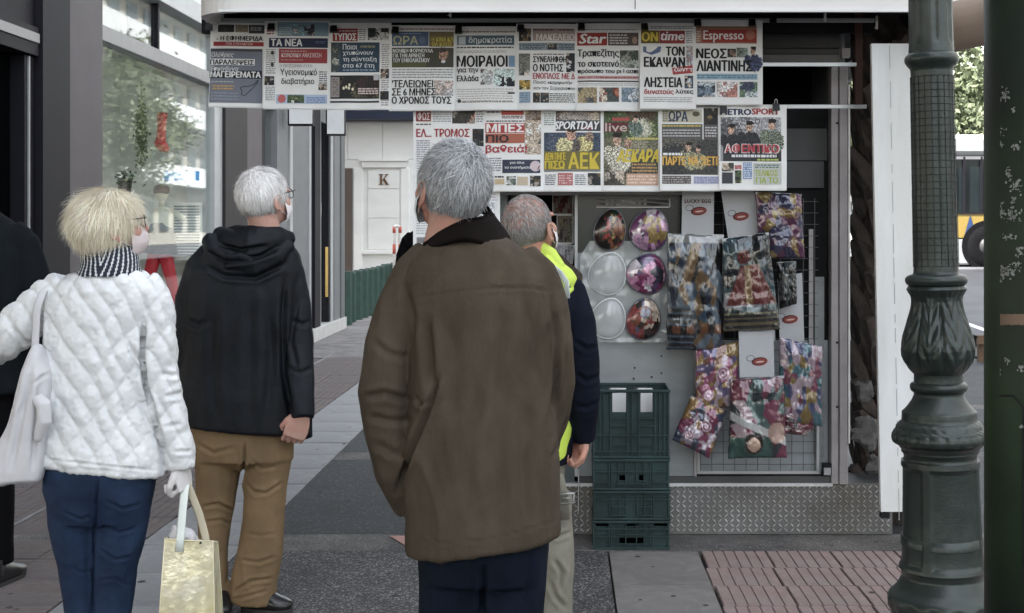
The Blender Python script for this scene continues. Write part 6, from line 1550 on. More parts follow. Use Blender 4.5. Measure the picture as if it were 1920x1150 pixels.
# ---------------------------------------------------------------- man in the brown coat
def build_brown():
    f = Fig(F / 760); D = f.D
    hc = P(848, 354, D); M = head_matrix(hc, 33, 14, 3, 1.0)
    body = person('grey-haired man in a brown corduroy-collared coat, seen from behind in the middle', m_skin, M, f,
        [f.ring(470, 810, 955, .07), f.ring(520, 775, 1015, .10), f.ring(700, 785, 1020, .11), f.ring(900, 800, 1010, .11), f.ring(1000, 800, 1010, .10)],
        [([f.pt(850, 980), f.pt(850, 1250), f.pt(850, 1500)], [.075, .055, .04], 12), ([f.pt(960, 980), f.pt(955, 1250), f.pt(950, 1500)], [.075, .055, .04], 12)],
        [([f.pt(785, 525), f.pt(732, 720), f.pt(775, 920, .06)], [.045, .04, .03], 10), ([f.pt(1005, 525), f.pt(1026, 710), f.pt(985, 880, .10)], [.045, .04, .03], 10)],
        [hand_mb(dir_matrix(f.pt(785, 925, .07), (.35, .15, -1), (1, .2, 0)), side=-1), hand_mb(dir_matrix(f.pt(985, 900, .11), (-.3, .3, -1), (-1, 0, 0)), side=1)],
        f.pt(872, 470))
    extras(M, body, m_mask)
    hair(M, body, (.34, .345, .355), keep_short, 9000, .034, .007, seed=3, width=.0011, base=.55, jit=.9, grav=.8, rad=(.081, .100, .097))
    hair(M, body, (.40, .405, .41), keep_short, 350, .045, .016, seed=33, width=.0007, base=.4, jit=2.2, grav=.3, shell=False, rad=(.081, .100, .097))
    # coat
    b = MB()
    b.rings([f.ring(440, 838, 922, .055, .0), f.ring(450, 818, 950, .078), f.ring(460, 802, 970, .095), f.ring(474, 788, 990, .108), f.ring(493, 770, 1014, .12), f.ring(520, 758, 1032, .13), f.ring(560, 758, 1036, .138),
             f.ring(640, 768, 1034, .14), f.ring(740, 768, 1038, .142), f.ring(850, 764, 1044, .145), f.ring(930, 764, 1048, .148, 0, .04), f.ring(985, 765, 1050, .15, 0, .11), f.ring(1016, 766, 1050, .15, 0, .15), f.ring(1018, 775, 1040, .14, 0, .15)], 40, 2.4)
    b.tube([f.pt(812, 478), f.pt(783, 520), f.pt(758, 575), f.pt(737, 645), f.pt(724, 735, -.01), f.pt(733, 800, .0), f.pt(747, 880, .02), f.pt(775, 950, .05)], [.045, .060, .066, .067, .064, .062, .057, .045], 24)
    b.tube([f.pt(975, 478), f.pt(1000, 515), f.pt(1015, 570), f.pt(1024, 640), f.pt(1029, 712, .02), f.pt(1020, 785, .05), f.pt(1002, 850, .09), f.pt(985, 900, .12)], [.045, .056, .061, .063, .063, .060, .055, .045], 24)
    cr = creases([
        ([(878, 545), (940, 540), (1000, 541), (1036, 548)], 2.6, .0030), ([(775, 560), (830, 552), (878, 545)], 2.6, .0022),
        ([(800, 600), (806, 680), (812, 755)], 8, .010), ([(826, 700), (800, 780), (770, 850), (744, 925)], 5, .015),
        ([(1036, 560), (1045, 640), (1042, 720), (1030, 800)], 5, .010), ([(1068, 780), (1052, 830), (1040, 860)], 6, .008),
        ([(985, 760), (980, 860), (985, 980)], 11, .006), ([(905, 720), (880, 820), (868, 930)], 14, .006), ([(845, 600), (850, 700), (842, 780)], 12, .005), ([(930, 560), (935, 640), (915, 720)], 12, .004),
        ([(985, 560), (1000, 640), (1005, 720)], 9, .005), ([(700, 640), (730, 665), (770, 672)], 6, .005), ([(684, 745), (720, 738), (770, 752)], 6, .007), ([(690, 780), (730, 790), (775, 790)], 6, .005), ([(700, 830), (735, 850), (760, 855)], 7, .004),
        ([(780, 745), (790, 760), (802, 752)], 4, .006), ([(760, 540), (775, 600), (772, 660)], 6, .005),
        ([(768, 1020), (840, 1018), (910, 1014), (1000, 990), (1046, 975)], 1.8, .0025), ([(1052, 620), (1062, 690), (1060, 740)], 6, .004)])
    m_coat = mat('brown_twill', (0.058, 0.0455, 0.033), .82, var=.18, vscale=7, col2=(0.074, 0.058, 0.043), bump=.45, bscale=150, spec=.12, stretch=(2.2, 2.2, 1))
    coat = garment('coat', b, .0062, m_coat, body, [cloth((11, 9, 2.6), .0075, 3), cloth((30, 24, 9), .0012, 5), cr], 5)
    # corduroy collar
    c = MB(); n = 48; T = 9; vs = []
    cx, cy = f.pt(876, 430).x, D + .0
    for t in range(T + 1):
        for i in range(n):
            a = 2 * math.pi * i / n; s_ = t / T; up = s_ < .5; q = s_ * 2 if up else (s_ - .5) * 2
            rx0, ry0 = .056, .058; rx1, ry1 = .112, .100
            if up: rx, ry, off = rx0 + (rx1 - rx0 + .004) * q, ry0 + (ry1 - ry0 + .004) * q, .006
            else: rx, ry, off = rx1 + .004 - (rx1 - rx0 - .004) * q, ry1 + .004 - (ry1 - ry0 - .004) * q, -.006
            drop = (q if up else 1 - q); z = PZ(398, D) - drop * (.030 + .062 * abs(math.cos(a)) ** 1.6) + off
            vs.append((cx + rx * math.cos(a) + .004 * 0, cy + ry * math.sin(a), z + .03 * (ry * math.sin(a)) / .08))
    c.add(vs, [(t * n + i, t * n + (i + 1) % n, ((t + 1) % (T + 1)) * n + (i + 1) % n, ((t + 1) % (T + 1)) * n + i) for t in range(T + 1) for i in range(n)])
    c.build('collar', mat('corduroy_collar', (0.009, 0.0065, 0.006), .9, spec=.08, var=.2, wave=(120, 'X'), bump=.5), body, True)
    # jeans
    b = MB(); b.rings([f.ring(930, 800, 1020, .11), f.ring(1000, 786, 1026, .12), f.ring(1040, 785, 1025, .12), f.ring(1085, 790, 1020, .11)], 32)
    b.tube([f.pt(846, 1020), f.pt(846, 1150), f.pt(848, 1300), f.pt(850, 1460), f.pt(850, 1545)], [.083, .080, .068, .062, .062], 24)
    b.tube([f.pt(964, 1020), f.pt(959, 1150), f.pt(954, 1300), f.pt(950, 1460), f.pt(950, 1545)], [.083, .078, .066, .062, .062], 24)
    m_jn = mat('dark_jeans', (0.0045, 0.007, 0.014), .85, var=.25, vscale=9, bump=.4, bscale=500, col2=(0.007, 0.011, 0.022), spec=.1)
    garment('jeans', b, .008, m_jn, body, [cloth((9, 7, 5), .005, 8), creases([([(906, 1060), (905, 1150)], 5, .014), ([(1000, 1040), (985, 1150)], 6, .005)])])
    for px in (850, 950): shoe(f.pt(px, 1560, -.07) * 1, f.pt(px, 1560, .20), mat('black_leather', (0.012, .012, .013), .3, spec=.6), body)
    for ch in body.children:
        pass
build_brown()

# ---------------------------------------------------------------- woman in the white quilted jacket
def build_woman():
    f = Fig(F / 600); D = f.D
    M = head_matrix(P(208, 423, D), -60, 8, 0, .97)
    Mh = dir_matrix(f.pt(343, 868, .0), (.10, .02, -1), (-1, .25, 0))
    body = person('blonde woman in a white quilted jacket, striped scarf and blue jeans, holding two bags', m_skin2, M, f,
        [f.ring(530, 130, 275, .07), f.ring(580, 100, 275, .085), f.ring(700, 100, 270, .09), f.ring(860, 95, 290, .10), f.ring(900, 95, 285, .10)],
        [([f.pt(140, 880), f.pt(150, 1100), f.pt(164, 1290)], [.06, .035, .028], 12), ([f.pt(232, 880), f.pt(214, 1100), f.pt(206, 1290)], [.06, .035, .028], 12)],
        [([f.pt(110, 560), f.pt(-15, 645), f.pt(20, 640, .2)], [.04, .035, .028], 10), ([f.pt(288, 560), f.pt(305, 700), f.pt(342, 862)], [.04, .034, .026], 10)],
        [], f.pt(205, 525))
    extras(M, body, mat('pink_mask', (0.60, 0.52, 0.52), .8), True)
    # gloved hand (a thin pale glove) as its own mesh, hand inside is the glove's own shape
    gl = remesh(hand_mb(Mh, (1.0, 1.2, .9), side=-1, sc=.98), .0028, 2, 'glove')
    link('glove', gl, mat('pale_glove', (0.62, 0.60, 0.60), .6, bump=.3, bscale=150), body, True)
    def keepw(p, rs, grid=False):
        x, y, z = p[:, 0], p[:, 1] - .010, p[:, 2] + .022
        k = z > -.075; lim = np.where(z > .05, .085, np.where(z > .0, .058, .018)); return k & (y < lim)
    def puff(q, t):
        q = q.copy(); q = q * (1 + .055 * t * vnoise(q * 26, 7)[:, None]); back = np.clip(-q[:, 1] / .09, -.6, 1); s_ = 1 + .15 * (t ** .5) * (.55 + .45 * back)
        s_ = s_ - .16 * np.clip((-q[:, 2] - .03) / .05, 0, 1.3) * t
        q[:, 0] *= s_; q[:, 1] *= s_ + .06 * t; q[:, 2] *= 1 + .10 * t; return q
    hair(M, body, (.80, .71, .56), keepw, 16000, .075, .004, seed=8, width=.0009, puff=puff, base=.34, jit=.38, grav=.55, wh=(0, .03, .115), rad=(.079, .097, .094), cols=lambda p, rs: np.where(rs.rand(len(p), 1) < .25, .65, 1.08))
    hair(M, body, (.80, .76, .68), keepw, 260, .05, .014, seed=28, width=.0006, puff=puff, base=.2, jit=1.6, grav=.4, shell=False, wh=(0, .03, .115), rad=(.083, .102, .096))
    # striped scarf
    s = MB(); n, T = 168, 30; cx, cy = f.pt(205, 500).x, D
    for t in range(T + 1):
        q = t / T
        for i in range(n):
            a = 2 * math.pi * i / n; rr = .070 + .034 * q ** 1.2 + .004 * math.sin(q * 5 + a * 2)
            s.v.append((cx + rr * 1.05 * math.cos(a), cy + rr * .9 * math.sin(a), PZ(462, D) - q * .092 + .012 * math.cos(a) * (1 - q)))
    for t in range(T):
        for i in range(n):
            a = 2 * math.pi * (i + .5) / n; d = abs(((a - 1.5 * math.pi + math.pi) % (2 * math.pi)) - math.pi); st = (d * 5.6 + t / T * 1.9) % 1 < .30
            s.f.append((t * n + i, t * n + (i + 1) % n, (t + 1) * n + (i + 1) % n, (t + 1) * n + i)); s.m.append(0); s.c.append((.55, .56, .58) if st else (.010, .014, .028))
    s.build('scarf', mat('striped_knit', (1, 1, 1), .85, attr='Col', var=.1, bump=.4, bscale=300), body, True, fix=False)
    # jacket
    b = MB()
    b.rings([f.ring(508, 165, 250, .058), f.ring(515, 148, 268, .075), f.ring(525, 120, 285, .088), f.ring(545, 96, 300, .098), f.ring(580, 82, 296, .105), f.ring(640, 84, 280, .108), f.ring(700, 82, 276, .108), f.ring(760, 72, 282, .11), f.ring(820, 66, 296, .115), f.ring(855, 65, 308, .12, 0, -.06), f.ring(876, 67, 312, .12, 0, -.11), f.ring(879, 78, 302, .11, 0, -.11)], 44, 2.2)
    b.tube([f.pt(125, 535), f.pt(95, 560), f.pt(48, 600), f.pt(5, 635), f.pt(-22, 652, .04), f.pt(-10, 650, .14), f.pt(20, 640, .26)], [.05, .062, .063, .061, .06, .055, .045], 24)
    b.tube([f.pt(268, 530), f.pt(284, 560), f.pt(293, 620), f.pt(300, 690), f.pt(312, 760), f.pt(328, 820), f.pt(338, 868, .0)], [.045, .056, .055, .053, .050, .046, .041], 24)
    b.tube([f.pt(338, 866), f.pt(339, 878)], [.045, .043], 24)
    k = 1 / D * F
    def quilt(c, n_):
        px = CX + c[:, 0] * F / c[:, 1]; py = CY + (H - c[:, 2]) * F / c[:, 1]
        wob = 7 * vnoise(np.stack([px / 60, py / 60, px * 0], 1), 2)
        # long diagonals from upper left to lower right, and counter diagonals fading in and out
        front = np.clip(-n_[:, 1] * 2 + .4, 0, 1)
        ang = c[:, 1] * 300
        u = (px * .86 - py * .50 + ang * .5 + wob) / 33.0; v = (px * .80 + py * .60 - ang * .5 + wob * .8) / 46.0
        du = np.abs(u - np.round(u)) * 33; dv = np.abs(v - np.round(v)) * 46
        pil = np.minimum(du, 13) / 13; pil2 = np.minimum(dv, 15) / 15
        h = .0110 * (pil ** .38) * (.35 + .65 * pil2 ** .6) - .003
        pk = .0019 * vnoise(c * [75, 75, 42], 4) + .0016 * vnoise(c * 120, 6)
        hem = np.clip((c[:, 2] - PZ(868, D)) / .01, 0, 1)
        return h * (.25 + .75 * hem) + pk
    cr = creases([([(270, 600), (266, 660), (272, 720), (292, 790), (308, 850)], 5, .016), ([(78, 560), (76, 620), (78, 680)], 4, .008), ([(72, 860), (180, 872), (305, 884)], 2, .003),
                  ([(20, 610), (45, 640), (75, 650)], 4, .006), ([(300, 700), (325, 705), (338, 700)], 4, .005), ([(306, 745), (330, 740), (345, 735)], 4, .005), ([(315, 800), (340, 795)], 4, .004), ([(240, 640), (255, 670), (268, 680)], 4, .005), ([(325, 848), (360, 846)], 3, .004)])
    jk = garment('jacket', b, .0048, mat('white_quilted_nylon', (0.66, 0.67, 0.68), .42, var=.05, vscale=10, bump=.5, bscale=55, spec=.5), body, [cloth((9, 8, 3), .005, 12), quilt, cr], 2)
    # jeans
    b = MB(); b.rings([f.ring(830, 95, 292, .105), f.ring(880, 86, 292, .118), f.ring(915, 86, 286, .122), f.ring(950, 98, 280, .115), f.ring(975, 108, 276, .10)], 36)
    b.tube([f.pt(138, 910), f.pt(140, 980), f.pt(148, 1060), f.pt(153, 1150), f.pt(160, 1240), f.pt(165, 1310)], [.083, .078, .062, .048, .045, .038], 24)
    b.tube([f.pt(236, 915), f.pt(228, 980), f.pt(216, 1060), f.pt(211, 1150), f.pt(207, 1240), f.pt(205, 1310)], [.083, .080, .068, .056, .048, .038], 24)
    garment('jeans', b, .0062, mat('blue_jeans', (0.011, 0.021, 0.048), .8, var=.28, vscale=8, col2=(0.020, 0.036, 0.074), bump=.4, bscale=500, spec=.15), body,
            [cloth((12, 11, 5), .0030, 21), cloth((30, 30, 18), .0010, 22), creases([([(182, 900), (179, 960), (176, 1060), (174, 1150)], 4, .016), ([(200, 940), (230, 955), (265, 945)], 4, .006), ([(190, 985), (225, 1000), (255, 990)], 4, .005), ([(185, 1030), (215, 1050), (245, 1045)], 4, .006), ([(120, 960), (150, 975), (172, 968)], 4, .005), ([(135, 1060), (150, 1075), (170, 1070)], 4, .004), ([(200, 885), (205, 900), (240, 902), (270, 890)], 1.8, .003), ([(180, 1090), (215, 1085), (243, 1100)], 4, .004)], .65, .85)], 3)
    for px in (165, 208): shoe(f.pt(px, 1322, -.07), f.pt(px, 1322, .17), mat('black_leather', (0.012, .012, .013), .3), body, .04)
    # tote bag on the left shoulder
    t = MB(); D2_ = D - .10
    g2 = Fig(D2_)
    t.rings([g2.ring(648, 66, 74, .02), g2.ring(665, 58, 82, .035), g2.ring(695, 46, 94, .05), g2.ring(740, 34, 92, .055), g2.ring(790, 18, 90, .06), g2.ring(840, 2, 86, .062), g2.ring(880, -12, 82, .060), g2.ring(900, -16, 76, .055), g2.ring(906, -8, 66, .035)], 30, 2.4)
    me = remesh(t, .0062, 3, 'tote_bag'); relief(me, cloth((16, 10, 3.2), .007, 31)); relief(me, creases([([(60, 690), (40, 780), (20, 880)], 5, .008), ([(80, 700), (68, 800), (60, 890)], 5, .008), ([(92, 700), (60, 720), (30, 790)], 3, .004)]))
    bg_ = link('tote_bag', me, mat('white_cotton', (0.55, 0.54, 0.56), .85, var=.06, bump=.3, bscale=300), None, True); tag(bg_, 'sagging white cotton tote bag on the left arm of the blonde woman', 'bag')
    s = MB(); s.tube([g2.pt(64, 690), g2.pt(66, 640), g2.pt(69, 580), g2.pt(80, 548, .02), g2.pt(100, 530, .12), g2.pt(95, 560, .24)], [(.012, .002)] * 6, 8, side=(1, 0, 0)); s.build('strap', mat('white_cotton', ()), bg_, True) if False else s.build('strap', _M['white_cotton'], bg_, True)
    r_ = MB(); r_.tube([g2.pt(70, 745, -.05), g2.pt(82, 760, -.06), g2.pt(84, 790, -.06), g2.pt(68, 826, -.05)], [(.016, .014), (.022, .018), (.022, .018), (.010, .010)], 14)
    me = remesh(r_, .004, 2, 'rolled_flap'); relief(me, cloth((40, 30, 12), .003, 33)); link('rolled_flap', me, _M['white_cotton'], bg_, True)
    # gold paper carrier
    gd = empty('gold_carrier_bag', f.pt(358, 1230), 'shiny pale gold carrier bag hanging from the gloved hand of the blonde woman', 'bag')
    m_gold = mat('gold_woven_film', (0.66, 0.58, 0.34), .24, metal=.35, var=.14, vscale=9, col2=(0.76, 0.72, 0.56), bump=.6, bscale=45, spec=.7)
    nx, ny = 24, 34; rs_ = random.Random(4)
    def face(name, p0, p1, q0, q1, m, seed, amp=.005):
        uv = np.array([(i / nx, j / ny) for j in range(ny + 1) for i in range(nx + 1)]); P0, P1, Q0, Q1 = [np.array(v) for v in (p0, p1, q0, q1)]
        pos = (P0[None] * (1 - uv[:, :1]) + P1[None] * uv[:, :1]) * (1 - uv[:, 1:]) + (Q0[None] * (1 - uv[:, :1]) + Q1[None] * uv[:, :1]) * uv[:, 1:]
        nn = np.cross(P1 - P0, Q0 - P0); nn /= np.linalg.norm(nn); e = np.minimum(1, np.minimum(uv[:, 0], 1 - uv[:, 0]) * 8)
        w = amp * (vnoise(np.stack([uv[:, 0] * 4, uv[:, 1] * 2.5, uv[:, 0] * 0 + seed], 1), seed) + .5 * vnoise(np.stack([uv[:, 0] * 10, uv[:, 1] * 5, uv[:, 0] * 0], 1), seed + 1)) * e
        pos = pos + nn[None] * w[:, None]; b = MB(); b.add(pos.tolist(), [(j * (nx + 1) + i, (j + 1) * (nx + 1) + i, (j + 1) * (nx + 1) + i + 1, j * (nx + 1) + i + 1) for j in range(ny) for i in range(nx)])
        return b.build(name, m, gd, True, fix=False)
    fl, fr, bl_, br_ = f.pt(309, 1010, -.10), f.pt(399, 1015, -.06), f.pt(318, 1004, .02), f.pt(408, 1016, .05)
    FL, FR, BL, BR = f.pt(292, 1240, -.13), f.pt(404, 1240, -.08), f.pt(306, 1235, .06), f.pt(424, 1235, .10)
    face('front_panel', fl, fr, FL, FR, m_gold, 3); face('back_panel', br_, bl_, BR, BL, m_gold, 5)
    face('side_panel', bl_, fl, BL, FL, mat('gold_side_print', (0.50, 0.52, 0.40), .3, metal=.35, var=.2, col2=(0.30, 0.50, 0.45), vscale=26, thr=(.5, .56)), 7); face('side_panel', fr, br_, FR, BR, m_gold, 9, .008)
    b = MB(); b.quad(FL, FR, BR, BL); b.build('bottom_panel', m_gold, gd)
    for a, c_ in ((fl, fr), (fr, br_), (br_, bl_), (bl_, fl)):
        b = MB(); b.tube([a, (a + c_) / 2 + Vector((0, 0, -.003)), c_], .0022, 6); b.build('rim', mat('gold_edge', (.66, .60, .42), .4), gd, True)
    for a, c_ in ((fl, FL), (fr, FR), (br_, BR)):
        b = MB(); b.tube([a, (a + c_) / 2, c_], .0018, 6); b.build('edge_seam', _M['gold_edge'], gd, True)
    b = MB(); hp_ = f.pt(347, 912, -.012)
    b.tube([f.pt(336, 1035, -.095), f.pt(338, 1008, -.09), f.pt(342, 960, -.05), hp_, f.pt(350, 908, .0)], [(.013, .0018)] * 5, 8, side=(1, 0, .0)); b.build('handle', mat('pale_strap', (0.62, 0.66, 0.62), .5), gd, True)
    b = MB(); b.tube([f.pt(388, 1035, -.055), f.pt(385, 1006, -.03), f.pt(374, 965, -.01), f.pt(358, 925, -.0), f.pt(351, 908, .01)], [(.012, .0015)] * 5, 8, side=(1, 0, -.2)); b.build('handle', mat('sand_strap', (0.42, 0.37, 0.27), .5), gd, True)
    b = MB(); t_ = f.pt(376, 1018, -.075); b.ell(t_, (.004, .003, .004)); b.build('rivet', m_frame, gd, True)
    b = MB(); me_ = MB(); b.tube([f.pt(325, 1020, -.03), f.pt(332, 1000, -.03), f.pt(350, 1006, -.01), f.pt(365, 1022, .0)], [.02, .028, .026, .018], 10)
    me = remesh(b, .004, 2, 'tissue'); relief(me, cloth((50, 40, 40), .004, 40)); o = link('tissue_paper', me, mat('tissue_white', (.62, .60, .62), .8), None, True); tag(o, 'white tissue paper sticking out of the gold carrier bag', 'paper')
build_woman()

# ---------------------------------------------------------------- man in the black hooded coat
def build_dark():
    f = Fig(F / 478); D = f.D
    M = head_matrix(P(496, 372, D), -38, 12, 0, 1.0)
    Mh = dir_matrix(f.pt(567, 778, -.13), (-.36, .0, -.93), (-.3, 1, -.2))
    body = person('white-haired man in a black hooded coat and tan trousers, looking up at the newspapers', m_skin2, M, f,
        [f.ring(455, 420, 530, .07), f.ring(500, 375, 545, .09), f.ring(600, 370, 545, .10), f.ring(760, 375, 545, .10), f.ring(820, 375, 540, .10)],
        [([f.pt(410, 800), f.pt(404, 960), f.pt(401, 1050), f.pt(406, 1115)], [.07, .05, .045, .04], 12), ([f.pt(505, 800), f.pt(495, 960), f.pt(480, 1080), f.pt(470, 1115)], [.07, .05, .045, .04], 12)],
        [([f.pt(385, 500), f.pt(355, 650), f.pt(370, 790, .05)], [.04, .035, .028], 10), ([f.pt(545, 510), f.pt(562, 650, -.03), f.pt(567, 778, -.12)], [.04, .034, .026], 10)],
        [hand_mb(Mh, (.6, .9, .6), side=-1, sc=1.08), hand_mb(dir_matrix(f.pt(372, 795, .06), (0, 0, -1), (1, 0, 0)), side=1)], f.pt(478, 460))
    extras(M, body, m_maskw, True)
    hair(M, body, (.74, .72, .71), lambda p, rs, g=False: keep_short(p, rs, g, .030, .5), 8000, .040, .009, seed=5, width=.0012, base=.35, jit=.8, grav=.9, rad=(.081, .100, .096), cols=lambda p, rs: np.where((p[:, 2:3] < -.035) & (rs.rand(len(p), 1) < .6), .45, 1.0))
    hair(M, body, (.66, .65, .64), keep_short, 350, .045, .016, seed=35, width=.0007, base=.3, jit=2.2, grav=.3, shell=False, rad=(.081, .100, .096))
    b = MB()
    b.rings([f.ring(432, 455, 505, .05), f.ring(445, 425, 528, .075), f.ring(458, 392, 548, .09), f.ring(478, 366, 562, .105), f.ring(510, 350, 568, .118), f.ring(560, 346, 566, .125), f.ring(640, 344, 562, .13), f.ring(720, 342, 566, .135), f.ring(775, 345, 576, .14, 0, -.04), f.ring(802, 350, 582, .142, 0, -.08), f.ring(805, 358, 575, .132, 0, -.08)], 40, 2.3)
    b.tube([f.pt(398, 472), f.pt(374, 505), f.pt(357, 560), f.pt(352, 640), f.pt(358, 720, .03), f.pt(372, 800, .07)], [.045, .056, .06, .056, .05, .042], 22)
    b.tube([f.pt(530, 478), f.pt(545, 510), f.pt(556, 570), f.pt(561, 650, -.03), f.pt(565, 720, -.09), f.pt(568, 784, -.13)], [.045, .053, .056, .054, .049, .041], 22)
    b.tube([f.pt(572, 780, .03), f.pt(576, 822, .03)], [(.028, .03), (.022, .02)], 12)
    # fallen hood
    b.tube([f.pt(392, 448, -.03), f.pt(402, 470, -.07), f.pt(436, 490, -.10), f.pt(480, 500, -.11), f.pt(520, 482, -.085), f.pt(544, 458, -.03)], [.030, .038, .034, .033, .032, .022], 16)
    b.tube([f.pt(412, 440, .02), f.pt(430, 452, -.05), f.pt(470, 458, -.09), f.pt(515, 452, -.06), f.pt(545, 446, .02)], [.03, .042, .045, .040, .026], 16)
    b.tube([f.pt(438, 438, .01), f.pt(455, 438, -.05), f.pt(485, 440, -.08), f.pt(515, 440, -.05), f.pt(530, 440, .0)], [.03, .032, .032, .03, .026], 14)
    cr = creases([([(385, 470), (420, 492), (470, 487), (520, 468)], 4, .012), ([(410, 458), (450, 470), (500, 462)], 3.5, .010), ([(378, 495), (420, 518), (480, 522), (535, 495)], 4, .008), ([(535, 520), (530, 600), (532, 700), (548, 780)], 5, .010),
                  ([(470, 560), (468, 680), (465, 800)], 9, .005), ([(400, 560), (398, 700), (405, 790)], 8, .006), ([(545, 600), (570, 610), (582, 600)], 4, .004), ([(540, 690), (565, 700), (585, 690)], 4, .004), ([(560, 560), (545, 640), (560, 700)], 4, .004), ([(500, 540), (508, 660), (500, 790)], 8, .005), ([(352, 600), (372, 612), (390, 600)], 5, .004)])
    garment('coat', b, .0062, mat('black_parka_shell', (0.0035, 0.0048, 0.0075), .55, var=.3, vscale=6, col2=(0.007, 0.010, 0.014), bump=.5, bscale=240, spec=.22), body, [cloth((12, 10, 3), .004, 41), cloth((30, 30, 14), .0015, 43), cr], 3)
    b = MB(); b.rings([f.ring(770, 362, 545, .11), f.ring(815, 360, 550, .12), f.ring(860, 366, 548, .118), f.ring(862, 372, 544, .100), f.ring(878, 392, 524, .055)], 34)
    b.tube([f.pt(410, 835), f.pt(406, 910), f.pt(402, 973), f.pt(400, 1031), f.pt(402, 1090), f.pt(406, 1118)], [.096, .080, .064, .054, .052, .054], 24)
    b.tube([f.pt(503, 835), f.pt(499, 910), f.pt(495, 973), f.pt(489, 1031), f.pt(476, 1085), f.pt(472, 1128)], [.096, .080, .078, .086, .088, .088], 24)
    m_ch = mat('tan_chino', (0.205, 0.140, 0.078), .85, var=.12, vscale=9, col2=(0.17, 0.115, 0.064), bump=.4, bscale=420, spec=.2)
    garment('trousers', b, .0062, m_ch, body, [cloth((11, 11, 4), .0045, 51), cloth((26, 26, 14), .0012, 52), creases([([(458, 830), (456, 890), (448, 930)], 4, .018), ([(470, 920), (500, 925), (530, 905)], 4, .007), ([(462, 905), (480, 928), (500, 925)], 4, .006), ([(380, 950), (410, 945), (440, 960)], 4, .008), ([(385, 980), (415, 975), (435, 985)], 4, .006), ([(365, 830), (400, 850), (440, 840)], 5, .005), ([(440, 1110), (470, 1090), (512, 1085)], 4, .009), ([(450, 1050), (485, 1055), (515, 1045)], 4, .005), ([(436, 1125), (465, 1118), (500, 1108)], 3.5, .007), ([(470, 860), (490, 880), (520, 875)], 4, .005), ([(460, 1000), (490, 1005), (520, 1000)], 4, .003)], .7, .8)], 4)
    bl = mat('black_leather', (0.012, .012, .013), .3)
    shoe(Vector((PX(452, D), D + .01, 0)), Vector((PX(549, D), D - .02, 0)), bl, body, .05)
    shoe(Vector((PX(408, D), D + .05, 0)), Vector((PX(428, D), D - .12, 0)) , bl, body, .048)
    b = MB(); c_ = Mh @ Vector((.010, .0, -.095)); b.tube([Mh @ Vector((.010 + .0105 * math.cos(a), .018 + .0105 * math.sin(a), -.098)) for a in [2 * math.pi * i / 14 for i in range(15)]], .0016, 6, cap=False); b.build('ring', mat('silver', (.7, .7, .68), .2, metal=1), body, True)
build_dark()

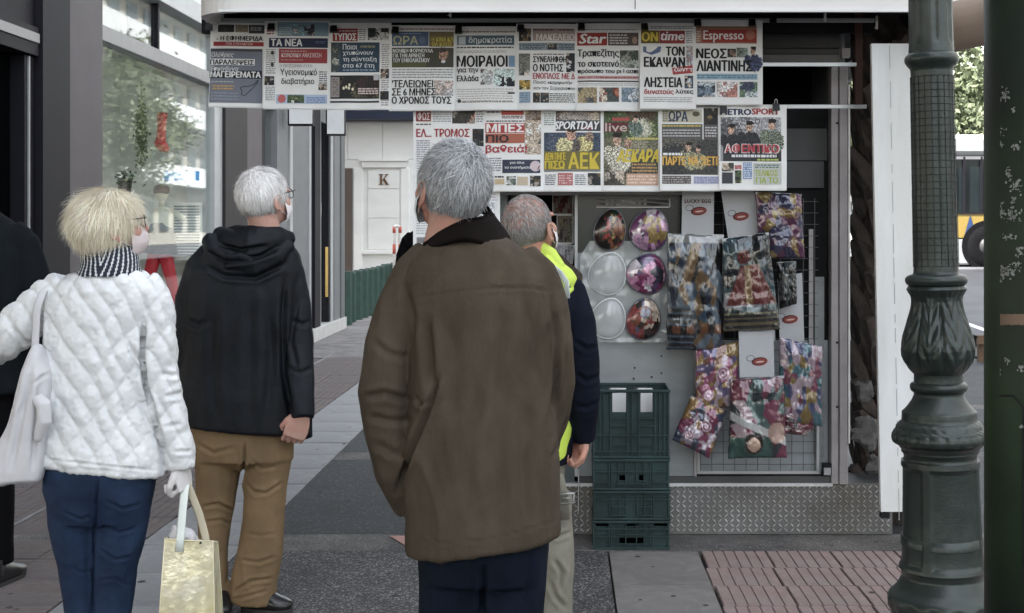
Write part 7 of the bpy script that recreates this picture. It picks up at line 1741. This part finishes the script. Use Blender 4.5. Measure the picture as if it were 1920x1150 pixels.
# ---------------------------------------------------------------- man in the yellow vest
def build_vest():
    f = Fig(F / 530); D = f.D
    M = head_matrix(P(992, 427, D), -30, 20, -2, 1.05)
    Mh = dir_matrix(f.pt(1094, 818, .0), (-.30, .0, -1), (-.75, -.65, 0))
    body = person('balding man in a yellow high-visibility vest over navy jacket, partly behind the brown coat', m_skin, M, f,
        [f.ring(500, 950, 1040, .07), f.ring(540, 905, 1080, .09), f.ring(700, 905, 1070, .10), f.ring(860, 910, 1065, .10), f.ring(920, 915, 1065, .10)],
        [([f.pt(955, 900), f.pt(955, 1050), f.pt(955, 1195)], [.07, .05, .035], 12), ([f.pt(1035, 900), f.pt(1040, 1050), f.pt(1042, 1195)], [.07, .05, .035], 12)],
        [([f.pt(915, 550), f.pt(895, 690), f.pt(905, 820)], [.04, .035, .028], 10), ([f.pt(1075, 550), f.pt(1098, 690), f.pt(1094, 818)], [.04, .034, .027], 10)],
        [hand_mb(Mh, (.8, 1.0, .7), side=-1, sc=1.02), hand_mb(dir_matrix(f.pt(905, 825), (0, 0, -1), (1, 0, 0)), side=1)], f.pt(1000, 500))
    extras(M, body, m_maskw)
    hair(M, body, (.25, .235, .225), lambda p, rs, g=False: keep_short(p, rs, g, .074, .42), 7500, .016, .002, seed=6, width=.0009, base=.6, jit=.6, grav=.8, shell=False, rad=(.0775, .0965, .0915))
    b = MB(); b.rings([f.ring(482, 975, 1035, .06), f.ring(500, 945, 1055, .08), f.ring(520, 915, 1078, .10), f.ring(560, 905, 1085, .115), f.ring(700, 905, 1078, .12), f.ring(850, 910, 1072, .12), f.ring(868, 915, 1068, .12)], 34)
    b.tube([f.pt(1050, 520), f.pt(1072, 548), f.pt(1088, 600, -.03), f.pt(1096, 680, -.06), f.pt(1098, 740, -.06), f.pt(1094, 790, -.03), f.pt(1093, 822)], [.045, .052, .052, .051, .050, .046, .043], 24)
    b.tube([f.pt(940, 520), f.pt(915, 560), f.pt(900, 640), f.pt(897, 740), f.pt(905, 825)], [.045, .05, .052, .05, .042], 20)
    garment('jacket', b, .0065, mat('navy_fleece', (0.006, 0.008, 0.016), .85, spec=.1, var=.3, bump=.5, bscale=200), body, [cloth((9, 9, 9), .004, 61), creases([([(1078, 640), (1100, 655), (1122, 650)], 4, .006), ([(1080, 700), (1100, 715), (1126, 705)], 4, .006), ([(1078, 760), (1100, 765), (1120, 755)], 4, .005)])])
    b = MB(); b.rings([f.ring(478, 978, 1040, .066), f.ring(490, 952, 1052, .082), f.ring(506, 925, 1072, .098), f.ring(522, 915, 1082, .110), f.ring(545, 912, 1080, .122), f.ring(600, 916, 1066, .126), f.ring(760, 916, 1066, .134), f.ring(800, 914, 1076, .134), f.ring(850, 916, 1066, .134), f.ring(884, 920, 1048, .125)], 36)
    m_vest = mat('neon_yellow_vest', (0.52, 0.66, 0.09), .6, var=.06, bump=.3, bscale=260)
    vest = garment('safety_vest', b, .006, m_vest, body, [cloth((10, 9, 4), .004, 65), creases([([(1012, 486), (1030, 505), (1046, 525)], 3, .004), ([(1050, 560), (1060, 545), (1075, 535)], 3, .004)])])
    b = MB(); b.tube([f.pt(1012, 462, -.03), f.pt(1030, 478, -.03), f.pt(1044, 500, -.04), f.pt(1046, 524, -.06)], [(.022, .014), (.030, .02), (.030, .02), (.018, .012)], 14); me = remesh(b, .005, 2, 'vest_collar'); link('vest_collar', me, m_vest, vest, True)
    b = MB(); b.tube([f.pt(1034, 500, -.115), f.pt(1050, 512, -.100), f.pt(1062, 530, -.118), f.pt(1064, 560, -.135)], [(.012, .003)] * 4, 10); b.build('reflective_tape', mat('silver_tape', (.5, .54, .56), .4, metal=.2), vest, True)
    b = MB(); b.rings([f.ring(840, 912, 1062, .11), f.ring(900, 908, 1056, .12), f.ring(940, 908, 1068, .12), f.ring(960, 912, 1072, .11)], 30)
    b.tube([f.pt(955, 930), f.pt(955, 1020), f.pt(955, 1100), f.pt(955, 1215)], [.088, .072, .066, .062], 22)
    b.tube([f.pt(1026, 930), f.pt(1032, 990), f.pt(1040, 1060), f.pt(1040, 1130), f.pt(1042, 1215)], [.086, .074, .068, .062, .060], 22)
    m_cg = mat('grey_khaki_canvas', (0.19, 0.18, 0.145), .85, var=.18, vscale=9, bump=.4, bscale=400)
    tr_ = garment('cargo_trousers', b, .0062, m_cg, body, [cloth((9, 9, 7), .006, 71), creases([([(1022, 1000), (1045, 1008), (1070, 998)], 3, .008), ([(1040, 1050), (1055, 1075), (1050, 1110)], 4, .009), ([(1030, 1090), (1042, 1120), (1060, 1140)], 4, .007)])])
    b = MB(); b.tube([f.pt(1048, 890, -.10), f.pt(1056, 925, -.095), f.pt(1060, 975, -.09)], [(.016, .004)] * 3, 8, side=(1, 0, 0)); b.build('strap', m_cg, tr_, True)
    b = MB(); c_ = f.pt(1063, 935, -.105); b.tube([c_ + Vector((.024 * x, 0, .018 * z)) for x, z in ((-1, -1), (1, -.8), (1, 1), (-1, .8), (-1, -1))], .0045, 8); b.tube([c_ + Vector((-.018, 0, .001)), c_ + Vector((.018, 0, .001))], .003, 6); b.build('buckle', mat('buckle_metal', (.35, .36, .36), .35, metal=.8), tr_, True)
    for px in (955, 1042): shoe(f.pt(px, 1222, -.07), f.pt(px, 1222, .20), mat('black_leather', (0.012, .012, .013), .3), body)
build_vest()

# ---------------------------------------------------------------- man cut by the left edge, and a figure far down the pavement
def build_plain(D, cx, k, label, coatm, hairc, seed, bald=False, trm=None, far=False, sh=.225, top=1.80):
    """a standing figure seen from behind; cx in metres, everything in metres"""
    s = top / 1.80; Pm = lambda x, z, dy=0: Vector((cx + x * s, D + dy, z * s))
    Rg = lambda z, rx, ry: (cx, D, z * s, rx * s, ry * s, 0)
    M = head_matrix(Pm(0, 1.685), 8, 5, 0, s)
    hands = [hand_mb(dir_matrix(Pm(.285, .86), (0, .1, -1), (-1, 0, 0)), side=-1, sc=s), hand_mb(dir_matrix(Pm(-.285, .86), (0, .1, -1), (1, 0, 0)), side=1, sc=s)]
    body = person(label, m_skin2, M, None, [Rg(1.48, .10, .07), Rg(1.40, .17, .09), Rg(1.1, .16, .10), Rg(.92, .16, .1)],
                  [([Pm(.10, .95), Pm(.10, .5), Pm(.10, .1)], [.07, .05, .035], 10), ([Pm(-.10, .95), Pm(-.10, .5), Pm(-.10, .1)], [.07, .05, .035], 10)],
                  [([Pm(.2, 1.40), Pm(.26, 1.12), Pm(.285, .86)], [.04, .035, .027], 10), ([Pm(-.2, 1.40), Pm(-.26, 1.12), Pm(-.285, .86)], [.04, .035, .027], 10)], hands, Pm(0, 1.48))
    extras(M, body, m_maskw)
    hair(M, body, hairc, keep_short, 1500 if far else 3000, .03, .005, seed=seed, width=.0018, base=.4)
    b = MB(); b.rings([Rg(1.56, .06, .06), Rg(1.53, .09, .08), Rg(1.49, .15, .10), Rg(1.44, .19, .115), Rg(1.36, sh, .125), Rg(1.15, .215, .135), Rg(.95, .215, .14), Rg(.80, .225, .145), Rg(.79, .21, .135)], 34)
    b.tube([Pm(.15, 1.46), Pm(.20, 1.40), Pm(.245, 1.25), Pm(.265, 1.10), Pm(.28, .88)], [.05 * s, .062 * s, .064 * s, .06 * s, .045 * s], 20)
    b.tube([Pm(-.15, 1.46), Pm(-.20, 1.40), Pm(-.245, 1.25), Pm(-.265, 1.10), Pm(-.28, .88)], [.05 * s, .062 * s, .064 * s, .06 * s, .045 * s], 20)
    garment('coat', b, .012 if far else .008, coatm, body, [cloth((9, 8, 3), .006, seed)])
    b = MB(); b.rings([Rg(.98, .16, .11), Rg(.88, .17, .12), Rg(.80, .165, .11)], 24)
    b.tube([Pm(.085, .85), Pm(.09, .5), Pm(.092, .09)], [.088 * s, .07 * s, .062 * s], 18); b.tube([Pm(-.085, .85), Pm(-.09, .5), Pm(-.092, .09)], [.088 * s, .07 * s, .062 * s], 18)
    garment('trousers', b, .012 if far else .008, trm, body, [cloth((8, 8, 6), .005, seed + 3)])
    for x in (.095, -.095): shoe(Vector((cx + x * s, D - .09, 0)), Vector((cx + x * s * 1.3, D + .19, 0)), mat('black_leather', (0.012, .012, .013), .3), body)
m_ns = mat('charcoal_wool', (0.007, 0.009, 0.011), .9, spec=.1, var=.3, bump=.4, bscale=200); m_bt = mat('black_trousers', (0.004, 0.004, 0.005), .85, spec=.08, var=.2)
build_plain(5.62, PX(-48, 5.62), 0, 'person in a black coat cut off by the left edge beside the shop door', m_ns, (.10, .09, .08), 81, trm=m_bt, top=1.85)
build_plain(13.5, PX(800, 13.5), 0, 'dark figure far down the pavement, mostly hidden behind the long newspaper', m_bt, (.05, .04, .04), 91, trm=m_bt, far=True, top=1.78)
